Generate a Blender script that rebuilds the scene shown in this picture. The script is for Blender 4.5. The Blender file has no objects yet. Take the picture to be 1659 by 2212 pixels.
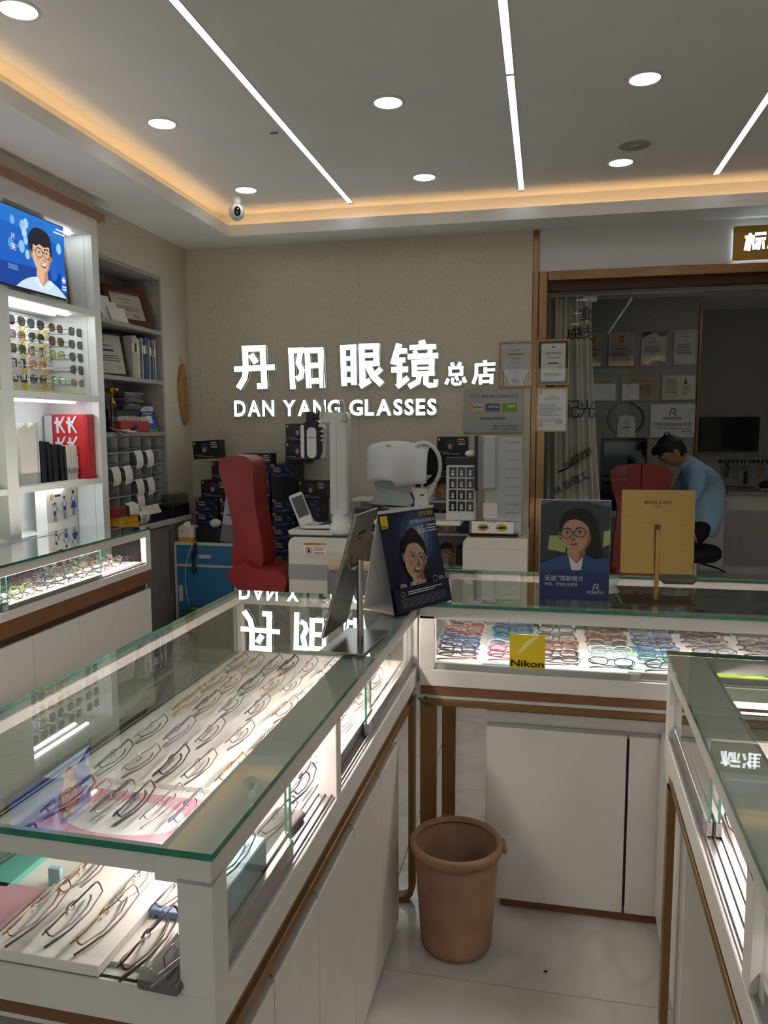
import bpy, bmesh, math, random
from math import sin, cos, pi, radians, sqrt
from mathutils import Vector, Matrix, Euler

random.seed(7)
SC = bpy.context.scene
COL = SC.collection

# ------------------------------------------------------------------ camera
def setup_camera():
    yaw, pit, rol = radians(11.856), radians(6.316), radians(-0.252)
    fwd = Vector((-sin(yaw)*cos(pit), cos(yaw)*cos(pit), -sin(pit)))
    rt = Vector((cos(yaw), sin(yaw), 0)); up = rt.cross(fwd)
    r2 = cos(rol)*rt + sin(rol)*up; u2 = -sin(rol)*rt + cos(rol)*up
    cd = bpy.data.cameras.new('camera'); co = bpy.data.objects.new('camera', cd)
    COL.objects.link(co)
    m = Matrix((r2, u2, -fwd)).transposed().to_4x4(); m.translation = Vector((0, 0, 1.55))
    co.matrix_world = m
    cd.sensor_fit = 'VERTICAL'; cd.sensor_height = 36.0; cd.lens = 36.0*1652.0/2212.0
    cd.clip_start = 0.02
    SC.camera = co
setup_camera()

# ------------------------------------------------------------------ world, exposure
W = bpy.data.worlds.new('world'); SC.world = W; W.use_nodes = True
W.node_tree.nodes['Background'].inputs[0].default_value = (0.86, 0.87, 0.9, 1)
W.node_tree.nodes['Background'].inputs[1].default_value = 0.95
SC.view_settings.view_transform = 'Standard'
SC.view_settings.look = 'None'
SC.view_settings.gamma = 1.0
SC.view_settings.use_curve_mapping = False
SC.view_settings.exposure = 0.0
SC.cycles.use_denoising = True
SC.cycles.max_bounces = 7
SC.cycles.diffuse_bounces = 4
SC.cycles.glossy_bounces = 3
SC.cycles.adaptive_threshold = .06
SC.cycles.transparent_max_bounces = 28
SC.cycles.sample_clamp_indirect = 4.0
SC.cycles.caustics_reflective = False
SC.cycles.caustics_refractive = False

# strengths of the lamps the shop has
E_DOWN, E_LINE, E_COVE, E_CASE, E_SHELF, E_SIGN = 9.5, 5.5, 5.5, 80.0, 26.0, 2.4

# ------------------------------------------------------------------ materials
def lin(h):
    if isinstance(h, str):
        h = h.lstrip('#'); c = [int(h[i:i+2], 16)/255 for i in (0, 2, 4)]
        return tuple(x/12.92 if x <= .04045 else ((x+.055)/1.055)**2.4 for x in c) + (1,)
    return tuple(h) + (1,) if len(h) == 3 else tuple(h)
MATS = {}
def mat(name, col, rough=.5, metal=0.0, var=.06, scale=12.0, bump=0.0, bscale=150.0, coat=0.0, stretch=None, spec=.5):
    """procedural principled: a noise breaks up the colour, another gives fine relief"""
    if name in MATS: return MATS[name]
    m = bpy.data.materials.new(name); m.use_nodes = True
    nt = m.node_tree; b = nt.nodes['Principled BSDF']
    c = lin(col)
    b.inputs['Roughness'].default_value = rough; b.inputs['Metallic'].default_value = metal
    b.inputs['Specular IOR Level'].default_value = spec
    if coat: b.inputs['Coat Weight'].default_value = coat; b.inputs['Coat Roughness'].default_value = .05
    tc = nt.nodes.new('ShaderNodeTexCoord'); src = tc.outputs['Object']
    if stretch:
        mp = nt.nodes.new('ShaderNodeMapping'); mp.inputs['Scale'].default_value = stretch
        nt.links.new(src, mp.inputs['Vector']); src = mp.outputs['Vector']
    n = nt.nodes.new('ShaderNodeTexNoise'); n.inputs['Scale'].default_value = scale; n.inputs['Detail'].default_value = 3
    nt.links.new(src, n.inputs['Vector'])
    r = nt.nodes.new('ShaderNodeValToRGB')
    r.color_ramp.elements[0].position = .3; r.color_ramp.elements[1].position = .7
    r.color_ramp.elements[0].color = tuple(x*(1-var) for x in c[:3]) + (1,)
    r.color_ramp.elements[1].color = tuple(min(1, x*(1+var)) for x in c[:3]) + (1,)
    nt.links.new(n.outputs['Fac'], r.inputs['Fac']); nt.links.new(r.outputs['Color'], b.inputs['Base Color'])
    if bump:
        n2 = nt.nodes.new('ShaderNodeTexNoise'); n2.inputs['Scale'].default_value = bscale; n2.inputs['Detail'].default_value = 2
        nt.links.new(src, n2.inputs['Vector'])
        bp = nt.nodes.new('ShaderNodeBump'); bp.inputs['Strength'].default_value = bump; bp.inputs['Distance'].default_value = .002
        nt.links.new(n2.outputs['Fac'], bp.inputs['Height']); nt.links.new(bp.outputs['Normal'], b.inputs['Normal'])
    MATS[name] = m
    return m
def emis(name, col, strength, base=.8):
    if name in MATS: return MATS[name]
    m = bpy.data.materials.new(name); m.use_nodes = True
    b = m.node_tree.nodes['Principled BSDF']
    b.inputs['Base Color'].default_value = (base, base, base, 1)
    b.inputs['Emission Color'].default_value = lin(col); b.inputs['Emission Strength'].default_value = strength
    MATS[name] = m
    return m
def glassy(name, tint, refl=1.0, rough=0.0, sheet=False, f0=.045):
    """thin clear sheet: straight-through transmission plus a Schlick mirror; the pair of faces of a slab mirrors once"""
    if name in MATS: return MATS[name]
    m = bpy.data.materials.new(name); m.use_nodes = True
    nt = m.node_tree; nt.nodes.remove(nt.nodes['Principled BSDF']); N = nt.nodes.new; L = nt.links.new
    t = N('ShaderNodeBsdfTransparent'); t.inputs[0].default_value = lin(tint)
    g = N('ShaderNodeBsdfGlossy'); g.inputs['Roughness'].default_value = rough; g.inputs[0].default_value = (1, 1, 1, 1)
    lw = N('ShaderNodeLayerWeight'); lw.inputs[0].default_value = .5
    pw = N('ShaderNodeMath'); pw.operation = 'POWER'; pw.inputs[1].default_value = 5.0
    L(lw.outputs['Facing'], pw.inputs[0])
    ma = N('ShaderNodeMath'); ma.operation = 'MULTIPLY_ADD'; ma.inputs[1].default_value = (1-f0)*refl; ma.inputs[2].default_value = f0*refl
    ma.use_clamp = True
    L(pw.outputs[0], ma.inputs[0]); fac = ma.outputs[0]
    if not sheet:
        ge = N('ShaderNodeNewGeometry')
        inv = N('ShaderNodeMath'); inv.operation = 'SUBTRACT'; inv.inputs[0].default_value = 1.0
        L(ge.outputs['Backfacing'], inv.inputs[1])
        mu = N('ShaderNodeMath'); mu.operation = 'MULTIPLY'
        L(fac, mu.inputs[0]); L(inv.outputs[0], mu.inputs[1]); fac = mu.outputs[0]
    mx = N('ShaderNodeMixShader')
    L(fac, mx.inputs[0]); L(t.outputs[0], mx.inputs[1]); L(g.outputs[0], mx.inputs[2])
    L(mx.outputs[0], nt.nodes['Material Output'].inputs['Surface'])
    MATS[name] = m
    return m

white = mat('white_lacquer', '#e4e0da', .35, var=.02, bump=.02)
white2 = mat('white_plastic', '#dcdbd5', .4, var=.02)
greyw = mat('grey_white_plastic', '#b9bcb9', .45, var=.03)
wallp = mat('wallpaper_greige', '#cdc5b0', .85, var=.06, scale=60, bump=.25, bscale=260)
ceilm = mat('ceiling_paint', '#f0efec', .9, var=.02, scale=4)
brown = mat('brown_lacquer', '#7b5233', .5, var=.06)
boardm = mat('brown_board', '#9a7358', .55, var=.08, stretch=(1, .1, 8))
gold = mat('gold_brown_metal', '#86653a', .38, .55, var=.05, scale=40)
brass = mat('rose_brass', '#94704f', .25, .85, var=.08, scale=3)
alum = mat('brushed_aluminium', '#b5b4b2', .32, .8, var=.05, stretch=(1, 60, 60))
steel = mat('brushed_steel', '#a7a39b', .25, .9, var=.06, stretch=(60, 2, 2))
chrome = mat('chrome', '#d8d8d8', .12, 1.0, var=.02)
blackp = mat('black_plastic', '#111214', .4, var=.1)
blackm = mat('black_matt', '#0a0a0b', .7, var=.1)
blackg = mat('black_gloss', '#060607', .12, var=.1)
greywood = mat('grey_wood', '#a29c94', .55, var=.14, scale=6, stretch=(1, 14, 1.2), bump=.1)
redlea = mat('dark_red_leather', '#8a2222', .42, var=.12, scale=8, bump=.12, bscale=180)
paper = mat('white_paper', '#ece9e2', .8, var=.02)
kraft = mat('cream_paper', '#e2d9bf', .8, var=.03)
GLASS = glassy('clear_glass', '#f6fbf8', 1.9)
GLASSE = mat('green_glass_edge', '#2f7f68', .15, var=.25, scale=30)
LENS = glassy('clear_lens', '#f4f4f2', 1.6, 0.0, True)
CLEARP = glassy('clear_plastic', '#d5d9d8', 1.5, .08, True)

# ------------------------------------------------------------------ mesh building
class MB:
    def __init__(s): s.v = []; s.f = []; s.m = []; s.sm = []; s.mats = []
    def mi(s, m):
        if m not in s.mats: s.mats.append(m)
        return s.mats.index(m)
    def raw(s, vs, fs, m, smooth=False, M=None):
        o = len(s.v); k = s.mi(m)
        s.v += [tuple(M @ Vector(p)) for p in vs] if M else [tuple(p) for p in vs]
        for f in fs: s.f.append([i+o for i in f]); s.m.append(k); s.sm.append(smooth)
        return s
    def box(s, x0, x1, y0, y1, z0, z1, m, bev=0.0, M=None, edge=None):
        if bev <= 0:
            vs = [(x, y, z) for x in (x0, x1) for y in (y0, y1) for z in (z0, z1)]
            fs = [(0, 1, 3, 2), (4, 6, 7, 5), (0, 4, 5, 1), (2, 3, 7, 6), (0, 2, 6, 4), (1, 5, 7, 3)]
            return s.raw(vs, fs, m, False, M)
        b = min(bev, abs(x1-x0)*.49, abs(y1-y0)*.49, abs(z1-z0)*.49)
        vs = []; idx = {}
        X, Y, Z = (x0, x1), (y0, y1), (z0, z1)
        sg = lambda i: 1 if i == 0 else -1
        for i in (0, 1):
            for j in (0, 1):
                for k in (0, 1):
                    for a in range(3):
                        p = [X[i]+sg(i)*b, Y[j]+sg(j)*b, Z[k]+sg(k)*b]
                        p[a] = (X[i], Y[j], Z[k])[a]
                        idx[i, j, k, a] = len(vs); vs.append(tuple(p))
        g = lambda i, j, k, a: idx[i, j, k, a]
        fs = [[g(0,0,0,0), g(0,0,1,0), g(0,1,1,0), g(0,1,0,0)], [g(1,0,0,0), g(1,1,0,0), g(1,1,1,0), g(1,0,1,0)],
              [g(0,0,0,1), g(1,0,0,1), g(1,0,1,1), g(0,0,1,1)], [g(0,1,0,1), g(0,1,1,1), g(1,1,1,1), g(1,1,0,1)],
              [g(0,0,0,2), g(0,1,0,2), g(1,1,0,2), g(1,0,0,2)], [g(0,0,1,2), g(1,0,1,2), g(1,1,1,2), g(0,1,1,2)]]
        for i in (0, 1):
            for j in (0, 1):
                fs.append([g(i,j,0,0), g(i,j,1,0), g(i,j,1,1), g(i,j,0,1)])
                fs.append([g(i,0,j,0), g(i,1,j,0), g(i,1,j,2), g(i,0,j,2)])
                fs.append([g(0,i,j,1), g(1,i,j,1), g(1,i,j,2), g(0,i,j,2)])
                for k in (0, 1): fs.append([g(i,j,k,0), g(i,j,k,1), g(i,j,k,2)])
        return s.raw(vs, fs, m, False, M)
    def slab(s, x0, x1, y0, y1, z0, z1, face, edge, axis=2, M=None):
        """glass sheet: clear broad faces, green edges; axis is its thin direction"""
        k = len(s.f)
        s.box(x0, x1, y0, y1, z0, z1, face, 0, M); e = s.mi(edge)
        for i in range(6):
            if i//2 != axis: s.m[k+i] = e
        return s
    def cyl(s, p0, p1, r0, m, r1=None, n=16, caps=True, M=None):
        r1 = r0 if r1 is None else r1
        p0, p1 = Vector(p0), Vector(p1); d = (p1-p0).normalized()
        a = d.orthogonal().normalized(); b = d.cross(a)
        c = [(cos(2*pi*i/n), sin(2*pi*i/n)) for i in range(n)]
        A = [p0+r0*(x*a+y*b) for x, y in c]; B = [p1+r1*(x*a+y*b) for x, y in c]
        s.raw(A+B, [(i, (i+1) % n, n+(i+1) % n, n+i) for i in range(n)], m, True, M)
        if caps:
            s.raw(A, [list(range(n))[::-1]], m, False, M); s.raw(B, [list(range(n))], m, False, M)
        return s
    def tube(s, pts, r, m, n=6, closed=False, M=None, caps=True, flat=1.0):
        pts = [Vector(p) for p in pts]; N = len(pts)
        rr = r if isinstance(r, (list, tuple)) else [r]*N
        rings = []; a = None
        for i, p in enumerate(pts):
            q0 = pts[i-1] if (i or closed) else p; q1 = pts[(i+1) % N] if (i < N-1 or closed) else p
            d = (q1-q0)
            d = d.normalized() if d.length > 1e-9 else Vector((0, 0, 1))
            if a is None: a = d.orthogonal().normalized()
            else:
                a = a-d*a.dot(d); a = a.normalized() if a.length > 1e-6 else d.orthogonal().normalized()
            b = d.cross(a)
            rings.append([p+rr[i]*(cos(2*pi*k/n)*a+flat*sin(2*pi*k/n)*b) for k in range(n)])
        vs = [v for g in rings for v in g]; fs = []
        for i in range(N if closed else N-1):
            o, q = i*n, ((i+1) % N)*n
            fs += [(o+k, o+(k+1) % n, q+(k+1) % n, q+k) for k in range(n)]
        s.raw(vs, fs, m, True, M)
        if caps and not closed:
            s.raw(rings[0], [list(range(n))[::-1]], m, False, M); s.raw(rings[-1], [list(range(n))], m, False, M)
        return s
    def lathe(s, prof, m, n=24, c=(0, 0, 0), M=None, sx=1.0, sy=1.0):
        vs = []; fs = []
        for r, z in prof: vs += [(c[0]+sx*r*cos(2*pi*i/n), c[1]+sy*r*sin(2*pi*i/n), c[2]+z) for i in range(n)]
        for j in range(len(prof)-1):
            fs += [(j*n+i, j*n+(i+1) % n, (j+1)*n+(i+1) % n, (j+1)*n+i) for i in range(n)]
        return s.raw(vs, fs, m, True, M)
    def prism(s, poly, a0, a1, m, axis='y', M=None, smooth=False):
        """extrude a 2-D outline along an axis: x -> (y,z), y -> (x,z), z -> (x,y)"""
        def P(p, a):
            return {'x': (a, p[0], p[1]), 'y': (p[0], a, p[1]), 'z': (p[0], p[1], a)}[axis]
        n = len(poly)
        A = [P(p, a0) for p in poly]; B = [P(p, a1) for p in poly]
        s.raw(A+B, [(i, (i+1) % n, n+(i+1) % n, n+i) for i in range(n)], m, smooth, M)
        s.raw(A, [list(range(n))[::-1]], m, False, M); s.raw(B, [list(range(n))], m, False, M)
        return s
    def sphere(s, c, r, m, n=14, k=8, sc=(1, 1, 1), M=None):
        vs = []; fs = []
        for j in range(k+1):
            t = pi*j/k
            vs += [(c[0]+sc[0]*r*sin(t)*cos(2*pi*i/n), c[1]+sc[1]*r*sin(t)*sin(2*pi*i/n), c[2]-sc[2]*r*cos(t)) for i in range(n)]
        for j in range(k): fs += [(j*n+i, j*n+(i+1) % n, (j+1)*n+(i+1) % n, (j+1)*n+i) for i in range(n)]
        return s.raw(vs, fs, m, True, M)
    def mesh(s, name):
        me = bpy.data.meshes.new(name)
        me.from_pydata(s.v, [], s.f)
        for m in s.mats: me.materials.append(m)
        me.polygons.foreach_set('material_index', s.m)
        me.polygons.foreach_set('use_smooth', s.sm)
        bm = bmesh.new(); bm.from_mesh(me)
        bmesh.ops.recalc_face_normals(bm, faces=bm.faces); bm.to_mesh(me); bm.free()
        me.update()
        return me
    def obj(s, name, parent=None, loc=None, rot=None, label=None):
        return link(name, s.mesh(name), parent, loc, rot, label)
def link(name, me, parent=None, loc=None, rot=None, label=None):
    o = bpy.data.objects.new(name, me); COL.objects.link(o)
    if parent: o.parent = parent
    if loc is not None: o.location = loc
    if rot is not None: o.rotation_euler = rot
    if label: o['label'] = label
    return o
def tag(o, label, cat, group=None):
    o['label'] = label; o['category'] = cat
    if group: o['group'] = group
    return o
def thing(name, label, cat, loc=(0, 0, 0), rotz=0.0, group=None, rot=None):
    o = bpy.data.objects.new(name, None); COL.objects.link(o)
    o.empty_display_size = .05; o.location = loc
    o.rotation_euler = rot if rot else (0, 0, rotz)
    return tag(o, label, cat, group)
def struct(name, mb, parent=None):
    o = mb.obj(name, parent)
    if not parent: o['kind'] = 'structure'
    return o
def part(name, parent, fn, label=None, loc=None, rot=None):
    mb = MB(); fn(mb)
    return mb.obj(name, parent, loc, rot, label)
def pbox(name, parent, b, m, bev=0.0, label=None):
    return MB().box(*b, m, bev).obj(name, parent, None, None, label)
def wbox(name, b, m, label, cat, bev=.002, group=None):
    return tag(MB().box(*b, m, bev).obj(name), label, cat, group)

def rrect(x0, x1, z0, z1, r, n=5):
    out = []
    for cx, cz, a in ((x1-r, z0+r, -90), (x1-r, z1-r, 0), (x0+r, z1-r, 90), (x0+r, z0+r, 180)):
        out += [(cx+r*cos(radians(a+90*i/n)), cz+r*sin(radians(a+90*i/n))) for i in range(n+1)]
    return out

# ------------------------------------------------------------------ flat print: text and shapes laid on a sheet
TXT = {}
def text_mesh(s, off=0.0):
    k = (s, off)
    if k not in TXT:
        c = bpy.data.curves.new('lettering', 'FONT'); c.body = s; c.size = 1; c.resolution_u = 3; c.offset = off
        o = bpy.data.objects.new('lettering', c); COL.objects.link(o)
        bpy.context.view_layer.update()
        me = bpy.data.meshes.new_from_object(o.evaluated_get(bpy.context.evaluated_depsgraph_get()))
        vs = [(v.co.x, v.co.y) for v in me.vertices]; fs = [list(p.vertices) for p in me.polygons]
        bpy.data.objects.remove(o); bpy.data.curves.remove(c); bpy.data.meshes.remove(me)
        x0 = min(v[0] for v in vs); x1 = max(v[0] for v in vs); y0 = min(v[1] for v in vs); y1 = max(v[1] for v in vs)
        TXT[k] = ([(v[0]-x0, v[1]-y0) for v in vs], fs, x1-x0, y1-y0)
    return TXT[k]
class Print:
    """shapes in sheet coordinates (x right, z up), facing -y, each new one a hair in front of the last"""
    def __init__(s, y=0.0, step=.00025, clip=None): s.mb = MB(); s.y = y; s.st = step; s.clip = clip
    def nxt(s): s.y -= s.st; return s.y
    def poly(s, pts, m):
        y = s.nxt(); k = s.clip
        if k: pts = [(min(max(p[0], k[0]), k[1]), min(max(p[1], k[2]), k[3])) for p in pts]
        s.mb.raw([(p[0], y, p[1]) for p in pts], [list(range(len(pts)))], m); return s
    def rect(s, x0, x1, z0, z1, m): return s.poly([(x0, z0), (x1, z0), (x1, z1), (x0, z1)], m)
    def ell(s, cx, cz, rx, rz, m, a0=0, a1=360, n=28, rot=0):
        c, d = cos(radians(rot)), sin(radians(rot)); pts = []
        full = abs(a1-a0) >= 360
        for i in range(n if full else n+1):
            t = radians(a0+(a1-a0)*i/n); x, z = rx*cos(t), rz*sin(t)
            pts.append((cx+x*c-z*d, cz+x*d+z*c))
        return s.poly(pts, m)
    def ring(s, cx, cz, rx, rz, w, m, a0=0, a1=360, n=28):
        y = s.nxt(); vs = []; fs = []
        for i in range(n+1):
            t = radians(a0+(a1-a0)*i/n)
            vs += [(cx+rx*cos(t), y, cz+rz*sin(t)), (cx+(rx-w)*cos(t), y, cz+(rz-w)*sin(t))]
        fs = [(2*i, 2*i+1, 2*i+3, 2*i+2) for i in range(n)]
        s.mb.raw(vs, fs, m); return s
    def stroke(s, pts, w, m):
        y = s.nxt(); vs = []; n = len(pts)
        for i, p in enumerate(pts):
            a = pts[max(0, i-1)]; b = pts[min(n-1, i+1)]
            dx, dz = b[0]-a[0], b[1]-a[1]; L = sqrt(dx*dx+dz*dz) or 1
            ww = (w if not isinstance(w, (list, tuple)) else w[i])/2
            vs += [(p[0]-dz/L*ww, y, p[1]+dx/L*ww), (p[0]+dz/L*ww, y, p[1]-dx/L*ww)]
        s.mb.raw(vs, [(2*i, 2*i+1, 2*i+3, 2*i+2) for i in range(n-1)], m); return s
    def text(s, t, x, z, h, m, align='l', bold=0.0, w=None, rot=0.0):
        vs, fs, W_, H_ = text_mesh(t, 0.0 if any(ord(c) > 0x2e80 for c in t) else bold)
        sz = h/H_; sx = (w/W_) if w else sz
        ox = {'l': 0, 'c': -W_*sx/2, 'r': -W_*sx}[align]
        y = s.nxt(); c, d = cos(radians(rot)), sin(radians(rot))
        out = []
        for v in vs:
            a, b = ox+v[0]*sx, v[1]*sz
            out.append((x+a*c-b*d, y, z+a*d+b*c))
        s.mb.raw(out, fs, m); return s
    def lines(s, x0, x1, z0, z1, n, m, ragged=.15, th=.45):
        """unreadable small print as rows of dashes"""
        p = (z1-z0)/n
        y = s.nxt(); vs = []; fs = []
        for i in range(n):
            z = z1-p*(i+.5); xe = x1-(x1-x0)*random.random()*ragged; x = x0
            while x < xe-1e-6:
                e = min(xe, x+(x1-x0)*random.uniform(.08, .22)); o = len(vs)
                vs += [(x, y, z-p*th/2), (e, y, z-p*th/2), (e, y, z+p*th/2), (x, y, z+p*th/2)]
                fs.append((o, o+1, o+2, o+3)); x = e+(x1-x0)*.015
        s.mb.raw(vs, fs, m); return s
    def obj(s, name='print', parent=None, loc=None, rot=None, label=None): return s.mb.obj(name, parent, loc, rot, label)
INK = mat('black_ink', '#1a1a1c', .7, var=.05)
INKG = mat('grey_ink', '#77777a', .7, var=.05)
INKW = mat('white_ink', '#e6e6e8', .7, var=.02)
INKY = mat('yellow_ink', '#e3c31b', .6, var=.03)
INKGO = mat('gold_ink', '#b38a3e', .5, var=.05)
INKR = mat('red_ink', '#b5352d', .6, var=.05)
INKB = mat('blue_ink', '#27418f', .6, var=.05)
NAVY = mat('navy_print', '#151a3a', .45, var=.15, scale=5)

def smooth(pts, n=4, closed=True):
    out = []; N = len(pts)
    for i in range(N if closed else N-1):
        p0, p1, p2, p3 = (pts[(i+k) % N] if closed else pts[min(max(i+k, 0), N-1)] for k in (-1, 0, 1, 2))
        for j in range(n):
            t = j/n
            out.append(tuple(.5*(2*p1[a]+(p2[a]-p0[a])*t+(2*p0[a]-5*p1[a]+4*p2[a]-p3[a])*t*t+(3*p1[a]-p0[a]-3*p2[a]+p3[a])*t**3) for a in (0, 1)))
    if not closed: out.append(pts[-1])
    return out
def portrait(P, x, z, s, C, glasses=True, hair='short', smile=True, rot=0.0, turn=0.0, body=True):
    """generic printed head and shoulders; s = head height, C = dict of inks"""
    c, d = cos(radians(rot)), sin(radians(rot))
    def T(p, par=0.0):
        a, b = p[0]+turn*par, p[1]
        return (x+s*(a*c-b*d), z+s*(a*d+b*c))
    def sh(pts, m, par=0.0, sm=True): P.poly([T(p, par) for p in (smooth(pts) if sm else pts)], m)
    def ln(pts, w, m, par=0.0): P.stroke([T(p, par) for p in smooth(pts, 3, False)], w*s, m)
    def U(p): return (x+s*p[0], z+s*p[1])
    if hair == 'long': sh([(-.36, .30), (-.20, .52), (.10, .58), (.38, .46), (.52, .15), (.56, -.30), (.58, -.62), (.30, -.70), (-.10, -.40), (-.38, -.10)], C['hair'])
    elif hair == 'bun':
        sh([(-.28, .52), (-.10, .66), (.10, .60), (.12, .44), (-.10, .40)], C['hair']); sh([(-.42, .05), (-.40, .35), (-.15, .54), (.15, .54), (.36, .36), (.38, .05), (0, -.2)], C['hair'])
    else: sh([(-.42, -.02), (-.44, .30), (-.22, .56), (.12, .58), (.38, .42), (.42, .10), (.38, -.10), (-.38, -.12)], C['hair'])
    if body:
        P.poly([U(p) for p in smooth([(-1.05, -1.35), (-1.0, -1.0), (-.72, -.78), (-.28, -.62), (.28, -.62), (.72, -.78), (1.02, -1.02), (1.08, -1.35)], 3)], C['top'])
        P.poly([U(p) for p in [(-.19, -.28), (.20, -.28), (.24, -.62), (.02, -.80), (-.22, -.62)]], C['shade'])
        P.poly([U(p) for p in [(-.19, -.36), (.10, -.40), (.08, -.68), (.0, -.76), (-.22, -.62)]], C['skin'])
    for k in (-1, 1): sh([(k*.35, .04), (k*.41, .03), (k*.42, -.08), (k*.36, -.18)], C['shade'])
    sh([(-.33, .22), (-.36, .02), (-.345, -.14), (-.27, -.34), (-.13, -.475), (.0, -.50), (.13, -.475), (.27, -.34), (.345, -.14), (.36, .02), (.33, .22), (.18, .36), (-.18, .36)], C['skin'])
    sh([(.36, .04), (.345, -.14), (.27, -.34), (.13, -.475), (.04, -.492), (.17, -.38), (.25, -.2), (.29, 0)], C['shade'])
    sh([(-.22, -.12), (-.12, -.10), (-.10, -.19), (-.20, -.22)], C['blush'], .5); sh([(.14, -.10), (.24, -.12), (.22, -.22), (.12, -.19)], C['blush'], .5)
    if hair == 'long': sh([(-.36, .02), (-.37, .28), (-.16, .52), (.16, .54), (.40, .36), (.44, -.05), (.42, -.34), (.34, -.10), (.27, .14), (.06, .30), (-.14, .30), (-.28, .20)], C['hair'])
    elif hair == 'bun': sh([(-.37, .0), (-.40, .28), (-.16, .53), (.16, .53), (.37, .30), (.36, .0), (.30, .18), (.08, .32), (-.12, .30), (-.28, .20)], C['hair'])
    else: sh([(-.37, -.06), (-.44, .24), (-.24, .55), (.12, .57), (.39, .40), (.40, -.06), (.33, .08), (.30, .18), (.10, .15), (-.06, .20), (-.20, .14), (-.31, .16)], C['hair'])
    f = 1.0
    for k in (-1, 1):
        e = k*.145
        ln([(e-.085, .085), (e-.01, .112), (e+.085, .085)], .024, C['hair'], f)
        sh([(e-.068, -.005), (e, .026), (e+.068, -.005), (e, -.030)], C['white'], f); P.ell(*T((e+.004, -.002), f), .028*s, .028*s, C['hair'], n=12)
        ln([(e-.074, -.004), (e, .030), (e+.074, -.004)], .013, C['hair'], f)
    sh([(.005, .02), (.045, -.12), (.05, -.17), (.0, -.18), (.015, -.10)], C['shade'], f*1.3); ln([(-.05, -.172), (-.02, -.19), (.03, -.19), (.06, -.172)], .014, C['lipd'], f*1.3)
    if smile:
        sh([(-.125, -.262), (-.04, -.262), (.04, -.262), (.125, -.262), (.07, -.335), (-.07, -.335)], C['lipd'], f); sh([(-.095, -.268), (.095, -.268), (.05, -.308), (-.05, -.308)], C['white'], f); ln([(-.07, -.348), (0, -.36), (.07, -.348)], .022, C['lip'], f)
    else: sh([(-.105, -.285), (-.03, -.262), (0, -.27), (.03, -.262), (.105, -.285), (.0, -.325)], C['lip'], f); ln([(-.10, -.286), (0, -.292), (.10, -.286)], .010, C['lipd'], f)
    if glasses:
        for k in (-1, 1): cx, cz = T((k*.16, -.01), f); P.ring(cx, cz, .142*s, .125*s, .020*s, C['frame'], n=24)
        ln([(-.025, .01), (0, .022), (.025, .01)], .018, C['frame'], f); ln([(-.30, .02), (-.37, .03)], .018, C['frame'], .5); ln([(.30, .02), (.37, .03)], .018, C['frame'], .5)
def inks(**k):
    d = dict(hair=mat('hair_print', '#1a1310', .6, var=.2), skin=mat('skin_print', '#c69a7c', .6, var=.04), shade=mat('skin_shade_print', '#9a6b50', .6), blush=mat('blush_print', '#c48d76', .6), white=mat('eye_white_print', '#d8d4cf', .6), lip=mat('lip_print', '#a3524b', .6), lipd=mat('lip_dark_print', '#6b302c', .6), frame=mat('frame_print', '#2b1d18', .4), top=mat('dark_shirt_print', '#14182b', .6))
    d.update(k); return d

# ================================================================== THE ROOM
XL, XB, YB, ZS, ZC = -2.60, -2.52, 5.36, 2.85, 3.02      # left wall, bulkhead above unit, back wall, soffit, raised ceiling
XR, YF = 3.0, -3.0
# floor: large pale tiles with fine dark joints
def floor_mat():
    m = bpy.data.materials.new('polished_tile'); m.use_nodes = True; nt = m.node_tree
    b = nt.nodes['Principled BSDF']; b.inputs['Roughness'].default_value = .12
    tc = nt.nodes.new('ShaderNodeTexCoord')
    n = nt.nodes.new('ShaderNodeTexNoise'); n.inputs['Scale'].default_value = 1.6; n.inputs['Detail'].default_value = 8; n.inputs['Distortion'].default_value = 1.6
    nt.links.new(tc.outputs['Object'], n.inputs['Vector'])
    r = nt.nodes.new('ShaderNodeValToRGB'); e = r.color_ramp.elements
    e[0].position = .44; e[0].color = lin('#cfccc6'); e[1].position = .56; e[1].color = lin('#d2cfc9')
    v = e.new(.5); v.color = lin('#c5c2bc')
    nt.links.new(n.outputs['Fac'], r.inputs['Fac']); nt.links.new(r.outputs['Color'], b.inputs['Base Color'])
    return m
tilem = floor_mat()
joint = mat('floor_joint', '#4a453f', .8)
fl = struct('floor', MB().box(-3.0, XR, YF, 9.2, -.06, -.004, joint))
tile_me = MB().box(.0012, .8688, .0012, .8688, -.012, 0, tilem).mesh('tile')
for i in range(-4, 4):
    for j in range(-6, 11):
        link('tile', tile_me, fl, (.40+.87*i, .26+.87*j, 0))

# walls
wb = MB()
wb.box(-3.0, -.10, YB, YB+.14, 0, ZS+.3, wallp)
wall_back = struct('wall_back', wb)
for x0, x1 in ((-2.60, -2.5145), (-2.513, -1.3015), (-1.30, -.1)):
    pbox('wallpaper_panel', wall_back, (x0, x1, YB-.003, YB, 0.0, ZS), wallp)
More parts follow.
